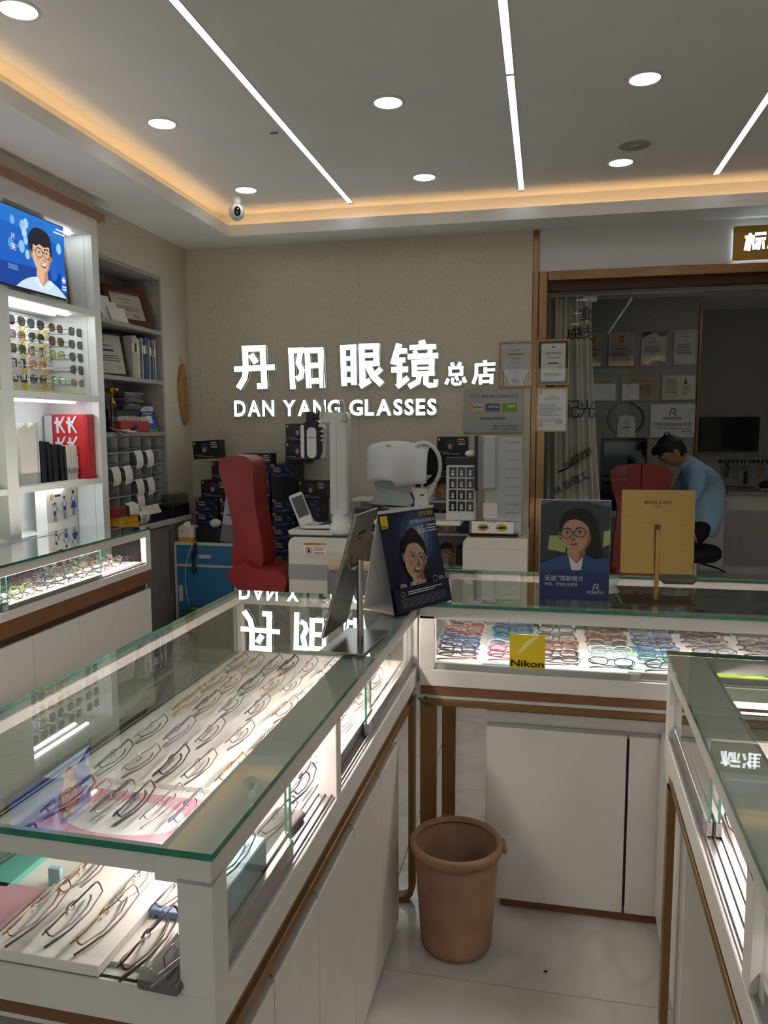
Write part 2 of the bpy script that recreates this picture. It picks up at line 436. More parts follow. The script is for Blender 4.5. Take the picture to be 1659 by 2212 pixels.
# left wall: flush part with the shelf alcove, stepped-out part above the display unit
wl = MB()
wl.box(-3.0, XL, 4.96, YB, 0, ZS+.3, wallp)
wl.box(-3.0, XL, 4.06, 4.96, 2.58, ZS+.3, wallp)
wl.box(-3.0, -2.87, 4.06, 4.96, 0, 2.58, wallp)
wl.box(-3.0, XB, YF, 4.06, 2.74, ZS+.3, wallp)
wl.box(-3.0, -2.87, YF, 4.06, 0, 2.74, wallp)
wl.box(-3.0, XB, YF, .60, 0, 2.74, wallp)
struct('wall_left', wl)
struct('wall_right', MB().box(XR, XR+.1, YF, 9.2, 0, 3.3, wallp))
wf = MB(); wf.box(-3.0, XR, YF-.1, YF, 2.55, 3.3, wallp); wf.box(-3.0, -2.2, YF-.1, YF, 0, 2.55, wallp); wf.box(2.2, XR, YF-.1, YF, 0, 2.55, wallp)
struct('wall_front', wf)
added_win = struct('added_window_1', MB().slab(-2.2, 2.2, YF-.055, YF-.045, 0.0, 2.55, GLASS, GLASSE, 1))  # made-up window behind the camera, added to bring in light from the front
for x in (-2.2, -.76, .72, 2.16): pbox('mullion', added_win, (x, x+.04, YF-.07, YF-.03, 0, 2.55), alum)
# header over the opening to the back room, its right pier
wh = MB()
whitew = mat('white_wall_paint', '#d9d6d2', .75, var=.02, scale=5)
wh.box(-.10, XR, YB, YB+.14, 2.575, ZS+.3, whitew)
wh.box(2.6, XR, YB, YB+.14, 0, 2.575, whitew)
struct('wall_header', wh)
# brass edging between wall and opening
struct('trim_1', MB().box(-.098, -.060, YB-.012, YB+.002, 0, ZS, brass, .003))
tr = MB()
tr.box(-.058, .0, YB-.02, YB+.15, 0, 2.575, brass, .004)
tr.box(.0, 2.6, YB-.02, YB+.15, 2.515, 2.575, brass, .004)
struct('trim_2', tr)
dk = mat('dark_brown_metal', '#4a2d20', .35, .5)
struct('trim_3', MB().box(.0, 2.6, YB+.05, YB+.12, 2.46, 2.516, dk))

# ceilings: lowered soffit ring with a lip, raised centre, warm strip hidden behind the lip
IX0, IX1, IY0, IY1 = -2.14, 2.3, -2.3, 5.07
cs = MB()
cs.box(-3.0, IX0, YF, YB+.1, ZS, ZS+.03, ceilm)
cs.box(IX1, XR, YF, YB+.1, ZS, ZS+.03, ceilm)
cs.box(IX0, IX1, IY1, YB+.1, ZS, ZS+.03, ceilm)
cs.box(IX0, IX1, YF, IY0, ZS, ZS+.03, ceilm)
# lip
t = .018
cs.box(IX0-t, IX0, IY0-t, IY1+t, ZS+.03, ZS+.074, ceilm); cs.box(IX1, IX1+t, IY0-t, IY1+t, ZS+.03, ZS+.074, ceilm)
cs.box(IX0-t, IX1+t, IY1, IY1+t, ZS+.03, ZS+.074, ceilm); cs.box(IX0-t, IX1+t, IY0-t, IY0, ZS+.03, ZS+.074, ceilm)
# inner upright of the cove
g = .105
cs.box(IX0-g-.02, IX0-g, IY0-g, IY1+g, ZS+.03, ZC, ceilm); cs.box(IX1+g, IX1+g+.02, IY0-g, IY1+g, ZS+.03, ZC, ceilm)
cs.box(IX0-g, IX1+g, IY1+g, IY1+g+.02, ZS+.03, ZC, ceilm); cs.box(IX0-g, IX1+g, IY0-g-.02, IY0-g, ZS+.03, ZC, ceilm)
struct('ceiling', cs)
struct('ceiling_raised', MB().box(IX0-g-.02, IX1+g+.02, IY0-g-.02, IY1+g+.02, ZC, ZC+.05, ceilm))
cove = emis('warm_strip', '#ffc987', E_COVE)
cv = thing('cove_strip', 'warm orange light strip hidden behind the ceiling lip', 'strip light', (0, 0, ZS+.03))
for nm, b in (('strip', (IX0-.075, IX0-.06, IY0, IY1, 0, .008)), ('strip', (IX0, IX1, IY1+.06, IY1+.075, 0, .008)),
              ('strip', (IX1+.06, IX1+.075, IY0, IY1, 0, .008)), ('strip', (IX0, IX1, IY0-.075, IY0-.06, 0, .008))):
    pbox(nm, cv, b, cove)

# ceiling lamps
downm = emis('downlight_glow', '#fffaf4', E_DOWN)
rim = mat('lamp_rim', '#dedcd6', .4)
def downlight(x, y, i):
    r = thing('downlight', DL_LABEL[i] if i < len(DL_LABEL) else 'round white recessed downlight glowing in the raised ceiling', 'downlight', (x, y, ZC), 0, 'recessed ceiling downlights')
    part('rim', r, lambda m: m.lathe([(.062, -.002), (.066, -.006), (.076, -.005), (.078, 0)], rim, 28))
    part('diffuser', r, lambda m: m.lathe([(.0, -.0035), (.0625, -.0035), (.0625, 0)], downm, 28))
DL_LABEL = ['round glowing downlight beside the white ceiling camera', 'round glowing downlight beside the round ceiling speaker']
downlight(-1.845, 4.66, 0); downlight(.388, 4.65, 1)
DL_LABEL += ['round glowing downlight above the lit wall unit nearest the cove', 'round glowing downlight between the cove and the hook on the ceiling', 'round glowing downlight between two LED lines away from the sign wall', 'round glowing downlight between two LED lines close to the sign wall', 'round glowing downlight farther from the sign wall than the ceiling speaker']
for i, (x, y) in enumerate(((-1.845, 2.55), (-1.845, 3.59), (-.726, 3.59), (-.726, 4.66), (.388, 3.59))): downlight(x, y, 2+i)
for x, y in ( (1.5, 3.59), (1.5, 4.65),
             (-.726, 2.52), (.388, 2.52), (1.5, 2.52), (-1.845, 1.45), (-.726, 1.45), (.388, 1.45), (1.5, 1.45),
             (-1.845, .38), (-.726, .38), (.388, .38), (1.5, .38), (-1.845, -.7), (-.726, -.7), (.388, -.7), (1.5, -.7)):
    downlight(x, y, 99)
linem = emis('led_line_glow', '#f1f6ff', E_LINE)
def led_line(x, y1, label, gap=None):
    r = thing('led_line_lamp', label, 'ceiling lamp', (x, 0, ZC), 0, 'LED line lamps in the ceiling')
    segs = [(-2.0, gap-.012), (gap+.012, y1)] if gap else [(-2.0, y1)]
    for a, b in segs: pbox('diffuser', r, (-.0155, .0155, a, b, -.003, .0), linem)
    pbox('end_cap', r, (-.0155, .0155, y1, y1+.04, -.003, 0), alum)
    if gap: pbox('joint', r, (-.0155, .0155, gap-.012, gap+.012, -.002, 0), alum)
    pbox('edge', r, (-.020, -.0155, -2.0, y1+.04, -.0035, 0), rim); pbox('edge', r, (.0155, .020, -2.0, y1+.04, -.0035, 0), rim)
led_line(-1.28, 5.06, 'bright LED line in the ceiling ending beside the ceiling camera')
led_line(-.171, 5.03, 'bright LED line in the ceiling with a dark joint', 3.43)
led_line(.954, 4.98, 'bright LED line in the ceiling ending beyond the round speaker')
# ceiling speaker and camera
sp = thing('ceiling_speaker', 'round off-white flush ceiling speaker grille', 'speaker', (.435, 4.385, ZC))
part('ring', sp, lambda m: m.lathe([(.078, -.004), (.084, -.009), (.1, -.007), (.102, 0)], rim, 32))
part('grille', sp, lambda m: m.lathe([(0, -.006), (.08, -.005)], mat('speaker_grille', '#a9a79f', .8, bump=.5, bscale=700), 32))
part('logo', sp, lambda m: m.box(-.02, .02, -.004, .004, -.0075, -.0055, rim))
cam = thing('security_camera', 'small white dome security camera on the ceiling corner', 'camera', (-1.955, 4.77, ZC))
part('base', cam, lambda m: m.lathe([(.0, -.055), (.026, -.055), (.03, -.045), (.036, -.004), (.036, 0)], white2, 20))
part('head', cam, lambda m: m.sphere((0, 0, -.098), .05, white2, 20, 12, (1, 1, 1.1)))
part('lens_face', cam, lambda m: m.sphere((.016, -.03, -.102), .032, blackg, 16, 10, (.75, .75, 1)))
part('lens', cam, lambda m: m.cyl((.022, -.05, -.115), (.026, -.057, -.117), .008, chrome))
part('ceiling_hook', thing('ceiling_hook', 'tiny grey hook on the raised ceiling', 'hook', (-1.355, 3.818, ZC)),
     lambda m: m.box(-.02, .02, -.006, .006, -.008, 0, mat('grey_hook', '#8b8983', .5), .002))

# ================================================================== EYEGLASSES
def lens_outline(shape, n=22):
    w, h, e = dict(round=(.0235, .0215, 2.0), oval=(.026, .0175, 2.2), rect=(.0265, .0175, 3.2), square=(.0265, .0225, 3.4),
                   pilot=(.028, .0245, 2.5), cat=(.027, .0205, 2.6))[shape]
    out = []
    for i in range(n):
        t = 2*pi*i/n; c, d = cos(t), sin(t)
        x = w*abs(c)**(2/e)*(1 if c >= 0 else -1); z = h*abs(d)**(2/e)*(1 if d >= 0 else -1)
        if shape == 'pilot': x *= 1+.10*(z/h); z *= 1 - .08*(x/w)
        if shape == 'cat': z += .004*(x/w)*(1 if z > 0 else .2)
        out.append((x, z))
    return out
GM = {}
def glasses_meshes(shape, thick, fold):
    """meshes of one style: rims with bridge, lens, temple, nose pads; lenses in XZ, temples to +y"""
    k = (shape, thick, fold)
    if k in GM: return GM[k]
    R = {'wire': .0011, 'mid': .0017, 'thick': .0026}[thick]
    dm = white; out = {}
    ol = lens_outline(shape); cx = max(p[0] for p in ol)+.0085+R; w = max(p[0] for p in ol)
    m = MB()
    for s in (-1, 1):
        m.tube([(s*(cx+p[0]), .0022*(1-(1-abs(p[0])/w)**2)-.0, p[1]) for p in ol], R, dm, 5, True)
        m.tube([(s*(cx+w), .001, .006), (s*(cx+w+.004), .003, .007), (s*(cx+w+.005), .008, .007)], [R*1.2, R*1.4, R*1.3], dm, 5)
    m.tube([(-(cx-w)-.001, .0, .003), (-.004, -.002, .0065), (.004, -.002, .0065), (cx-w+.001, 0, .003)], R*1.15, dm, 5)
    if shape == 'pilot': m.tube([(-(cx-w*.55), 0, .021), (0, -.001, .0215), (cx-w*.55, 0, .021)], R, dm, 5)
    out['frame'] = m.mesh('frame')
    m = MB(); m.raw([(0, -.0012, 0)]+[(p[0], 0, p[1]) for p in ol], [(0, i+1, (i+1) % len(ol)+1) for i in range(len(ol))], LENS, True)
    out['lens'] = m.mesh('lens'); out['cx'] = cx
    hx = cx+w+.005
    tr_ = [R*1.2, R*1.1, R, R*1.1, R*1.5, R*1.6]
    for s, nm in ((-1, 'l'), (1, 'r')):
        m = MB()
        if fold:
            d = .013 if s > 0 else .019
            pts = [(s*hx, .008, .007), (s*(hx-.004), d, .006), (s*hx*.3, d+.007, .004), (-s*hx*.35, d+.006, .001), (-s*hx*.75, d+.001, -.008), (-s*hx*.95, d-.002, -.017)]
        else:
            pts = [(s*hx, .008, .007), (s*hx*1.0, .03, .007), (s*hx*.99, .06, .006), (s*hx*.97, .095, .004), (s*hx*.95, .118, -.006), (s*hx*.93, .132, -.022)]
        m.tube(pts, tr_, dm, 5, flat=1.0)
        out['temple_'+nm] = m.mesh('temple')
    m = MB()
    for s in (-1, 1):
        m.tube([(s*(cx-w+.001), .001, -.001), (s*.008, .006, -.001), (s*.0075, .0065, -.005)], .0006, dm, 4)
        m.sphere((s*.0072, .0065, -.0065), .0032, LENS, 8, 5, (.5, .8, 1.3))
    out['nose'] = m.mesh('nose_pads')
    allv = []
    for kk in ('frame', 'temple_l', 'temple_r'): allv += [v.co.copy() for v in out[kk].vertices]
    out['verts'] = allv
    GM[k] = out
    return out
def setmat(o, i, m):
    s = o.material_slots[i]; s.link = 'OBJECT'; s.material = m
def eyeglasses(x, y, z, head, tilt, shape, thick, fm, label, group, lm=None, fold=True, detail=2, tm=None, name='eyeglasses', roll=0.0, on_surface=True):
    """head: where the lenses face (degrees about z, 0 = -y); tilt: lens plane leaned back (degrees); z is the surface under it"""
    G = glasses_meshes(shape, thick, fold)
    rot = Euler((radians(-tilt), radians(roll), radians(head)), 'XYZ')
    M = rot.to_matrix()
    lo = min((M @ v).z for v in G['verts']) if on_surface else 0.0
    r = thing(name, label, 'sunglasses' if name == 'sunglasses' else 'eyeglasses', (x, y, z-lo+(.0004 if on_surface else 0)), 0, group, rot)
    o = link('frame', G['frame'], r); setmat(o, 0, fm)
    for s in (-1, 1):
        o = link('lens', G['lens'], r, (s*G['cx'], .0006, 0))
        if s < 0: o.scale = (-1, 1, 1)
        if lm: setmat(o, 0, lm)
    for k in ('temple_l', 'temple_r'):
        o = link('temple', G[k], r); setmat(o, 0, tm or fm)
    if detail > 1 and thick != 'thick':
        o = link('nose_pads', G['nose'], r); setmat(o, 0, fm)
    return r
FM = {}
def fmat(n):
    T = dict(gold=('#b98e52', .22, .9), rose=('#b98a74', .25, .85), silver=('#b9bcc0', .2, .95), gun=('#4c4a4d', .28, .8), black=('#17161a', .3, 0),
             brown=('#5a3a26', .3, .1), tortoise=('#6b4422', .25, 0), violet=('#6a5b83', .3, .3), plum=('#5b3547', .3, .3), red=('#a02a2c', .3, 0),
             blue=('#27457f', .3, 0), navy=('#1f2848', .3, 0), teal=('#1f5f6b', .3, 0), pink=('#c58e9f', .3, 0), clear=('#cfcdc9', .2, 0),
             green=('#8fbf3c', .35, 0), orange=('#b6602f', .3, 0), grey=('#7e7d80', .3, .2), olive=('#6b6a3a', .3, 0))
    if n not in FM:
        c, r, m = T[n]; FM[n] = mat('frame_'+n, c, r, m, var=.08, scale=60)
    return FM[n]
COLWORD = dict(gold='gold', rose='rose gold', silver='silver', gun='gunmetal', black='black', brown='brown', tortoise='tortoiseshell', violet='violet', plum='plum',
               red='red', blue='blue', navy='navy', teal='teal', pink='pink', clear='clear', green='lime green', orange='orange', grey='grey', olive='olive')
SHW = dict(round='round', oval='oval', rect='rectangular', square='square', pilot='aviator', cat='cat-eye')
THW = dict(wire='thin', mid='slim', thick='chunky')

# ================================================================== DISPLAY COUNTERS
caseled = emis('case_led', '#ffe9e4', E_CASE)
trayw = mat('white_tray', '#efeae4', .55, var=.02)
pinkt = mat('pink_card', '#e0a9b5', .6, var=.03)
bluet = mat('pale_blue_card', '#a9c9d6', .6, var=.03)
tealt = mat('pale_teal_card', '#a7cfc9', .6, var=.03)
limet = mat('lime_card', '#b7d63a', .6, var=.03)
def bar(name, p, b, m, bev=.0015): return pbox(name, p, b, m, bev)
def frame_leg(name, p, axis, a, w, lo, hi, z0, z1, m, t=.018, r=.05):
    """closed loop of flat tube standing on the floor with rounded lower corners"""
    out = [(lo, z1), (lo, z0+r)]+[(lo+r-r*cos(radians(q)), z0+r-r*sin(radians(q))) for q in (22, 45, 68, 90)]
    out += [(hi-r+r*sin(radians(q)), z0+r-r*cos(radians(q))) for q in (0, 22, 45, 68, 90)]+[(hi, z1)]
    r2 = r-t
    inn = [(lo+t, z1), (lo+t, z0+r)]+[(lo+r-r2*cos(radians(q)), z0+r-r2*sin(radians(q))) for q in (22, 45, 68, 90)]
    inn += [(hi-r+r2*sin(radians(q)), z0+r-r2*cos(radians(q))) for q in (0, 22, 45, 68, 90)]+[(hi-t, z1)]
    mb = MB(); n = len(out)
    P = (lambda u, d: (d, u[0], u[1])) if axis == 'x' else (lambda u, d: (u[0], d, u[1]))
    vs = [P(u, a) for u in out]+[P(u, a) for u in inn]+[P(u, a+w) for u in out]+[P(u, a+w) for u in inn]
    fs = []
    for i in range(n-1):
        fs += [(i, i+1, n+i+1, n+i), (2*n+i, 3*n+i, 3*n+i+1, 2*n+i+1), (i, 2*n+i, 2*n+i+1, i+1), (n+i, n+i+1, 3*n+i+1, 3*n+i)]
    mb.raw(vs, fs, m)
    return mb.obj(name, p)
def sliding(p, axis, a, lo, hi, z0, z1, sgn):
    """one sliding pane with its aluminium foot; axis 'x' = pane lies in a plane of constant x"""
    B = (lambda u0, u1, d0, d1, q0, q1: (d0, d1, u0, u1, q0, q1)) if axis == 'x' else (lambda u0, u1, d0, d1, q0, q1: (u0, u1, d0, d1, q0, q1))
    o = MB().slab(*B(lo, hi, a-.0025, a+.0025, z0+.03, z1), GLASS, GLASSE, 0 if axis == 'x' else 1).obj('sliding_pane', p)
    MB().box(*B(lo, hi, a-.0055, a+.0055, z0+.004, z0+.034), alum, .001).obj('pane_rail', o)
    for u in (lo+.004, hi-.03): MB().box(*B(u, u+.026, a-.0063, a+.0063, z0+.004, z0+.032), greyw, .001).obj('rail_clip', o)
    return o

ROT = radians(-1.2)
# ---- near counter (long, on the left of the aisle); local x: -.63 (customer side) .. 0 (aisle), y: 0 (near) .. 1.505
FC = thing('display_counter', 'white glass-topped showcase of wire spectacles with pink card, mirror on top', 'display counter', (-.412, .865, 0), ROT)
FW, FL = .63, 1.505
MB().slab(-FW, .004, -.004, FL, .9965, 1.0065, GLASS, GLASSE, 2).obj('glass_top', FC)
bar('top_frame', FC, (-.082, 0, 0, FL, .957, .9962), white)
bar('top_frame', FC, (-FW, -FW+.03, 0, FL, .972, .9962), white)
bar('top_frame', FC, (-FW+.03, -.082, 0, .022, .967, .9962), white)
bar('top_frame', FC, (-FW+.03, -.082, FL-.03, FL, .967, .9962), white)
for x0, x1, y0, y1 in ((-.050, 0, 0, .046), (-.040, 0, .565, .597), (-.046, 0, FL-.046, FL), (-FW, -FW+.03, 0, .03), (-FW, -FW+.03, FL-.03, FL)):
    bar('post', FC, (x0, x1, y0, y1, .80, .966), white)
bar('base_frame', FC, (-FW, 0, 0, FL, .742, .80), white, .002)
pbox('display_floor', FC, (-FW+.03, -.055, .03, FL-.03, .80, .806), trayw)
pbox('track', FC, (-.044, -.006, .047, FL-.047, .80, .804), alum)
for x in (-.040, -.026, -.012): pbox('track_fin', FC, (x-.001, x+.001, .047, FL-.047, .804, .809), alum)
MB().slab(-FW+.006, -FW+.012, .03, FL-.03, .80, .972, GLASS, GLASSE, 0).obj('side_glass', FC)
MB().slab(-FW+.03, -.046, .006, .012, .80, .967, GLASS, GLASSE, 1).obj('end_glass', FC)
MB().slab(-FW+.03, -.046, FL-.012, FL-.006, .80, .967, GLASS, GLASSE, 1).obj('end_glass', FC)
sliding(FC, 'x', -.0335, .05, .36, .803, .956, 1); sliding(FC, 'x', -.0175, .05, .34, .803, .956, 1)
sliding(FC, 'x', -.0335, .60, .98, .803, .956, 1); sliding(FC, 'x', -.0175, .87, 1.455, .803, .956, 1)
for y0, y1 in ((.17, .56), (.60, FL-.05)): part('led_strip', FC, lambda m: m.prism([(-.083, .949), (-.083, .9655), (-.103, .9655)], y0, y1, caseled, 'y'))
bar('led_profile', FC, (-.104, -.082, .022, FL-.03, .966, .972), alum)
bar('brown_band', FC, (-FW+.012, -.012, .012, FL-.012, .712, .742), brown)
bar('white_strip', FC, (-FW+.02, -.02, .02, FL-.02, .697, .712), white)
bar('gold_beam', FC, (-.040, -.010, .012, FL-.012, .676, .697), gold); bar('gold_beam', FC, (-FW+.01, -FW+.04, .012, FL-.012, .676, .697), gold)
for y in (.02, FL-.058): frame_leg('leg_frame', FC, 'y', y, .038, -FW+.02, -.010, 0, .677, gold)
# base cabinet under the near counter: row of white doors on the aisle side
def base_cabinet(name, label, loc, rot, axis, W_, D_, z0, z1, splits, plinth=True, gap=.003, group=None, handle=True):
    """axis 'x': doors face +x, width along y.  axis 'y': doors face -y, width along x"""
    r = thing(name, label, 'cabinet', loc, rot, group)
    def B(u0, u1, d0, d1, a, b): return (-d1, -d0, u0, u1, a, b) if axis == 'x' else (u0, u1, d0, d1, a, b)
    pbox('body', r, B(0, W_, .02, D_, z0+.04, z1), white)
    if plinth: pbox('plinth', r, B(.05, W_-.01, .02, D_-.02, 0, z0+.04), brown)
    for a, b in zip(splits[:-1], splits[1:]):
        d = pbox('door', r, B(a+gap, b-gap, 0, .018, z0, z1-.045), white, .002)
        pbox('finger_pull', d, B(a+gap, b-gap, .006, .016, z1-.045, z1-.036), alum)
    return r
base_cabinet('base_cabinet', 'white base cabinet with a row of doors under the near showcase of wire spectacles', (-.412-.036, .865, 0), ROT, 'x', 1.36, .52, .02, .64, (.02, .30, .545, .82, 1.10, 1.34), False)

# ---- back counter; local x: 0 .. 2.3, y: 0 (aisle) .. .575
BC = thing('display_counter', 'white glass-topped showcase of coloured spectacles carrying the portrait poster and gold sign', 'display counter', (-.372, 2.308, 0))
BW, BD = 2.3, .585
MB().slab(-.002, BW, -.004, BD, .9965, 1.0065, GLASS, GLASSE, 2).obj('glass_top', BC)
bar('top_frame', BC, (0, BW, 0, .075, .957, .9962), white); bar('top_frame', BC, (0, BW, BD-.03, BD, .972, .9962), white)
bar('top_frame', BC, (0, .03, .075, BD-.03, .967, .9962), white)
for x0, x1, y0, y1 in ((0, .046, 0, .046), (0, .03, BD-.03, BD), (1.2, 1.24, 0, .04), (BW-.046, BW, 0, .046)):
    bar('post', BC, (x0, x1, y0, y1, .795, .966), white)
bar('base_frame', BC, (0, BW, 0, BD, .742, .795), white, .002)
pbox('display_floor', BC, (.03, BW-.03, .05, BD-.03, .795, .801), trayw)
pbox('track', BC, (.047, 1.2, .006, .044, .795, .799), alum)
MB().slab(.03, BW-.03, BD-.012, BD-.006, .795, .972, GLASS, GLASSE, 1).obj('side_glass', BC)
MB().slab(.006, .012, .046, BD-.03, .795, .967, GLASS, GLASSE, 0).obj('end_glass', BC)
sliding(BC, 'y', .012, .048, .665, .782, .956, 1); sliding(BC, 'y', .028, .63, 1.195, .782, .956, 1)
part('led_strip', BC, lambda m: m.prism([(.076, .950), (.076, .9655), (.096, .9655)], .06, BW-.06, caseled, 'x'))
bar('led_profile', BC, (.03, BW-.03, .075, .10, .966, .972), alum)
bar('brown_band', BC, (.002, BW, .004, BD-.012, .712, .742), brown)
bar('white_strip', BC, (.02, BW-.02, .012, BD-.02, .697, .712), white)
bar('gold_beam', BC, (0, BW-.03, .004, .032, .677, .697), gold); bar('gold_beam', BC, (.0, BW-.03, BD-.05, BD-.02, .677, .697), gold)
frame_leg('leg_frame', BC, 'x', .0, .052, .01, BD-.02, 0, .678, gold)
frame_leg('leg_frame', BC, 'x', BW-.06, .052, .01, BD-.02, 0, .678, gold)
# its cabinet
bc = base_cabinet('base_cabinet', 'white base cabinet with a dark gap between two doors behind the waste bin', (-.372+.206, 2.345, 0), 0, 'y', .90, .50, .035, .655, (0, .432, .90), True, .004)
pbox('gap_shade_strip', bc, (.4295, .4345, .004, .019, .06, .595), blackm)  # matt black strip paints the shade in the gap between the doors

# ---- right counter; local x: 0 (aisle) .. .62, y: -1.5 .. 0 (far end)
RC = thing('display_counter', 'white glass-topped showcase with an open sliding glass door and lime card', 'display counter', (.303, 1.912, 0), radians(-1.7))
RW, RL = .62, 2.0
MB().slab(-.004, RW, -RL, .004, .9965, 1.0065, GLASS, GLASSE, 2).obj('glass_top', RC)
bar('top_frame', RC, (0, .082, -RL, 0, .957, .9962), white); bar('top_frame', RC, (RW-.03, RW, -RL, 0, .972, .9962), white)
bar('top_frame', RC, (.082, RW-.03, -.026, 0, .967, .9962), white)
for x0, x1, y0, y1 in ((0, .046, -.046, 0), (0, .04, -.90, -.86), (RW-.03, RW, -.03, 0), (0, .046, -RL, -RL+.046)):
    bar('post', RC, (x0, x1, y0, y1, .80, .966), white)
bar('base_frame', RC, (0, RW, -RL, 0, .742, .80), white, .002)
pbox('display_floor', RC, (.055, RW-.03, -RL+.03, -.03, .80, .806), trayw)
pbox('track', RC, (.006, .046, -RL+.05, -.047, .80, .804), alum)
for x in (.012, .026, .040): pbox('track_fin', RC, (x-.001, x+.001, -RL+.05, -.047, .804, .809), alum)
MB().slab(RW-.012, RW-.006, -RL, -.03, .80, .972, GLASS, GLASSE, 0).obj('side_glass', RC)
MB().slab(.046, RW-.03, -.012, -.006, .80, .967, GLASS, GLASSE, 1).obj('end_glass', RC)
sliding(RC, 'x', .0175, -.50, -.05, .803, .956, 1); sliding(RC, 'x', .0335, -.50, -.06, .803, .956, 1)
sliding(RC, 'x', .0175, -1.5, -.90, .803, .956, 1)
part('led_strip', RC, lambda m: m.prism([(.083, .957), (.083, .9655), (.094, .9655)], -RL+.05, -.06, caseled, 'y'))
bar('led_profile', RC, (.082, .104, -RL, -.03, .966, .972), alum)
bar('brown_band', RC, (.012, RW-.012, -RL, -.012, .712, .742), brown)
bar('white_strip', RC, (.02, RW-.02, -RL, -.02, .697, .712), white)
bar('gold_beam', RC, (.010, .04, -RL, -.01, .676, .697), gold)
for y in (-.05, -RL+.03): frame_leg('leg_frame', RC, 'y', y, .038, .006, RW-.02, 0, .677, gold)
base_cabinet('base_cabinet', 'glossy white base cabinet with tall doors under the showcase with the lime card', (.303+.040, 1.912-.08, 0), radians(-1.7), 'y', .5, .5, .02, .64, (0, .25, .5), False)
o = thing('base_cabinet', 'glossy white base cabinet in the aisle beside the rounded gold leg frame', 'cabinet', (.303, 1.912, 0), radians(-1.7))
pbox('body', o, (.066, .55, -RL+.05, -.62, .02, .64), white)
for a, b in ((-.62-.42, -.62), (-1.46, -1.04), (-RL+.05, -1.46)): pbox('door', o, (.046, .064, a+.002, b-.002, .02, .62), white, .002)

# ---- counter along the left wall; local x: 0 (aisle) .. -.43, y: -2.6 .. 0 (far end)
LC = thing('display_counter', 'white glass-topped wall showcase packed with dark spectacles under the lit shelves', 'display counter', (-2.06, 3.715, 0))
LW, LL, LZ = .42, 2.4, 1.022
MB().slab(-LW, .003, -LL, .003, LZ-.009, LZ+.001, GLASS, GLASSE, 2).obj('glass_top', LC)
bar('top_frame', LC, (-.03, 0, -LL, 0, LZ-.046, LZ-.0095), white); bar('top_frame', LC, (-LW, -.03, -.028, 0, LZ-.046, LZ-.0095), white)
for x0, x1, y0, y1 in ((-.03, 0, -.05, 0), (-LW, -LW+.03, -.03, 0), (-.03, 0, -LL, -LL+.05)):
    bar('post', LC, (x0, x1, y0, y1, .835, LZ-.046), white)
bar('base_frame', LC, (-LW, 0, -LL, 0, .797, .835), white, .002)
pbox('display_floor', LC, (-LW+.01, -.04, -LL, -.03, .835, .840), trayw)
pbox('track', LC, (-.034, -.004, -LL, -.05, .835, .842), alum)
MB().slab(-LW+.03, -.03, -.012, -.007, .835, LZ-.046, GLASS, GLASSE, 1).obj('end_glass', LC)
sliding(LC, 'x', -.010, -1.15, -.46, .822, LZ-.05, 1); sliding(LC, 'x', -.022, -2.0, -1.1, .836, LZ-.05, 1)
pbox('led_strip', LC, (-.048, -.034, -LL, -.06, LZ-.052, LZ-.046), caseled)
bar('brown_band', LC, (-LW, -.004, -LL, 0, .728, .797), brown)
lcab = thing('base_cabinet', 'white base cabinet with flat doors under the wall showcase of dark spectacles', 'cabinet', (-2.06, 3.715, 0))
pbox('body', lcab, (-LW, -.03, -LL, -.004, .06, .727), white)
pbox('plinth', lcab, (-LW, -.05, -LL, -.02, 0, .06), brown)
pbox('top_recess', lcab, (-.03, -.022, -LL, -.03, .69, .727), mat('shaded_recess_brown', '#4a2d1a', .6))  # shade of the recess put into a darker brown than the band
for i in range(7):
    y1 = -.006-.325*i; pbox('door', lcab, (-.03, -.006, max(-LL, y1-.322), y1, .06, .694), white, .0015)

# ================================================================== WHAT LIES IN THE SHOWCASES
def card(name, label, cx, cy, w, l, z0, h, m, cat='tray', rz=0.0, bev=.001, group=None):
    r = tag(MB().box(-w/2, w/2, -l/2, l/2, 0, h, m, bev).obj(name, None, (cx, cy, z0), (0, 0, rz)), label, cat, group)
    return r
FZ = .8062
card('display_tray', 'long white tray of wire spectacles inside the near showcase', -.782, 1.79, .40, .80, FZ, .010, trayw, 'tray', ROT)
pk = thing('display_card', 'pink display card with a white oval under wire spectacles', 'display card', (-.78, 1.262, FZ), ROT)
pbox('card', pk, (-.155, .155, -.085, .085, 0, .009), pinkt, .001)
Print(0).ell(0.01, -.012, .125, .062, INKW).obj('white_oval', pk, (0, 0, .0092), (radians(-90), 0, 0))
pbox('blue_rim', pk, (-.155, .155, -.091, -.0852, 0, .012), mat('periwinkle_card', '#8f9fd0', .5))
card('display_tray', 'raised thick white tray holding three spectacles beside the grey case', -.672, .945, .182, .155, FZ, .016, trayw, 'tray', ROT)
card('display_card', 'small pink card with a plum pair of spectacles', -.825, .955, .11, .13, FZ, .010, pinkt, 'display card', ROT)
card('display_card', 'teal green card with a black pair of spectacles', -.895, 1.085, .12, .15, FZ, .010, mat('teal_card', '#5fb3a3', .5), 'display card', ROT)
card('card_strip', 'short periwinkle strip beside the brown spectacles and grey case', -.556, 1.006, .055, .014, FZ, .012, MATS['periwinkle_card'], 'display card', ROT)
card('card_strip', 'pale blue upright strip behind the clear rose spectacles', -.772, 1.045, .022, .01, FZ, .03, mat('sky_card', '#a8cfe0', .5), 'display card', ROT)
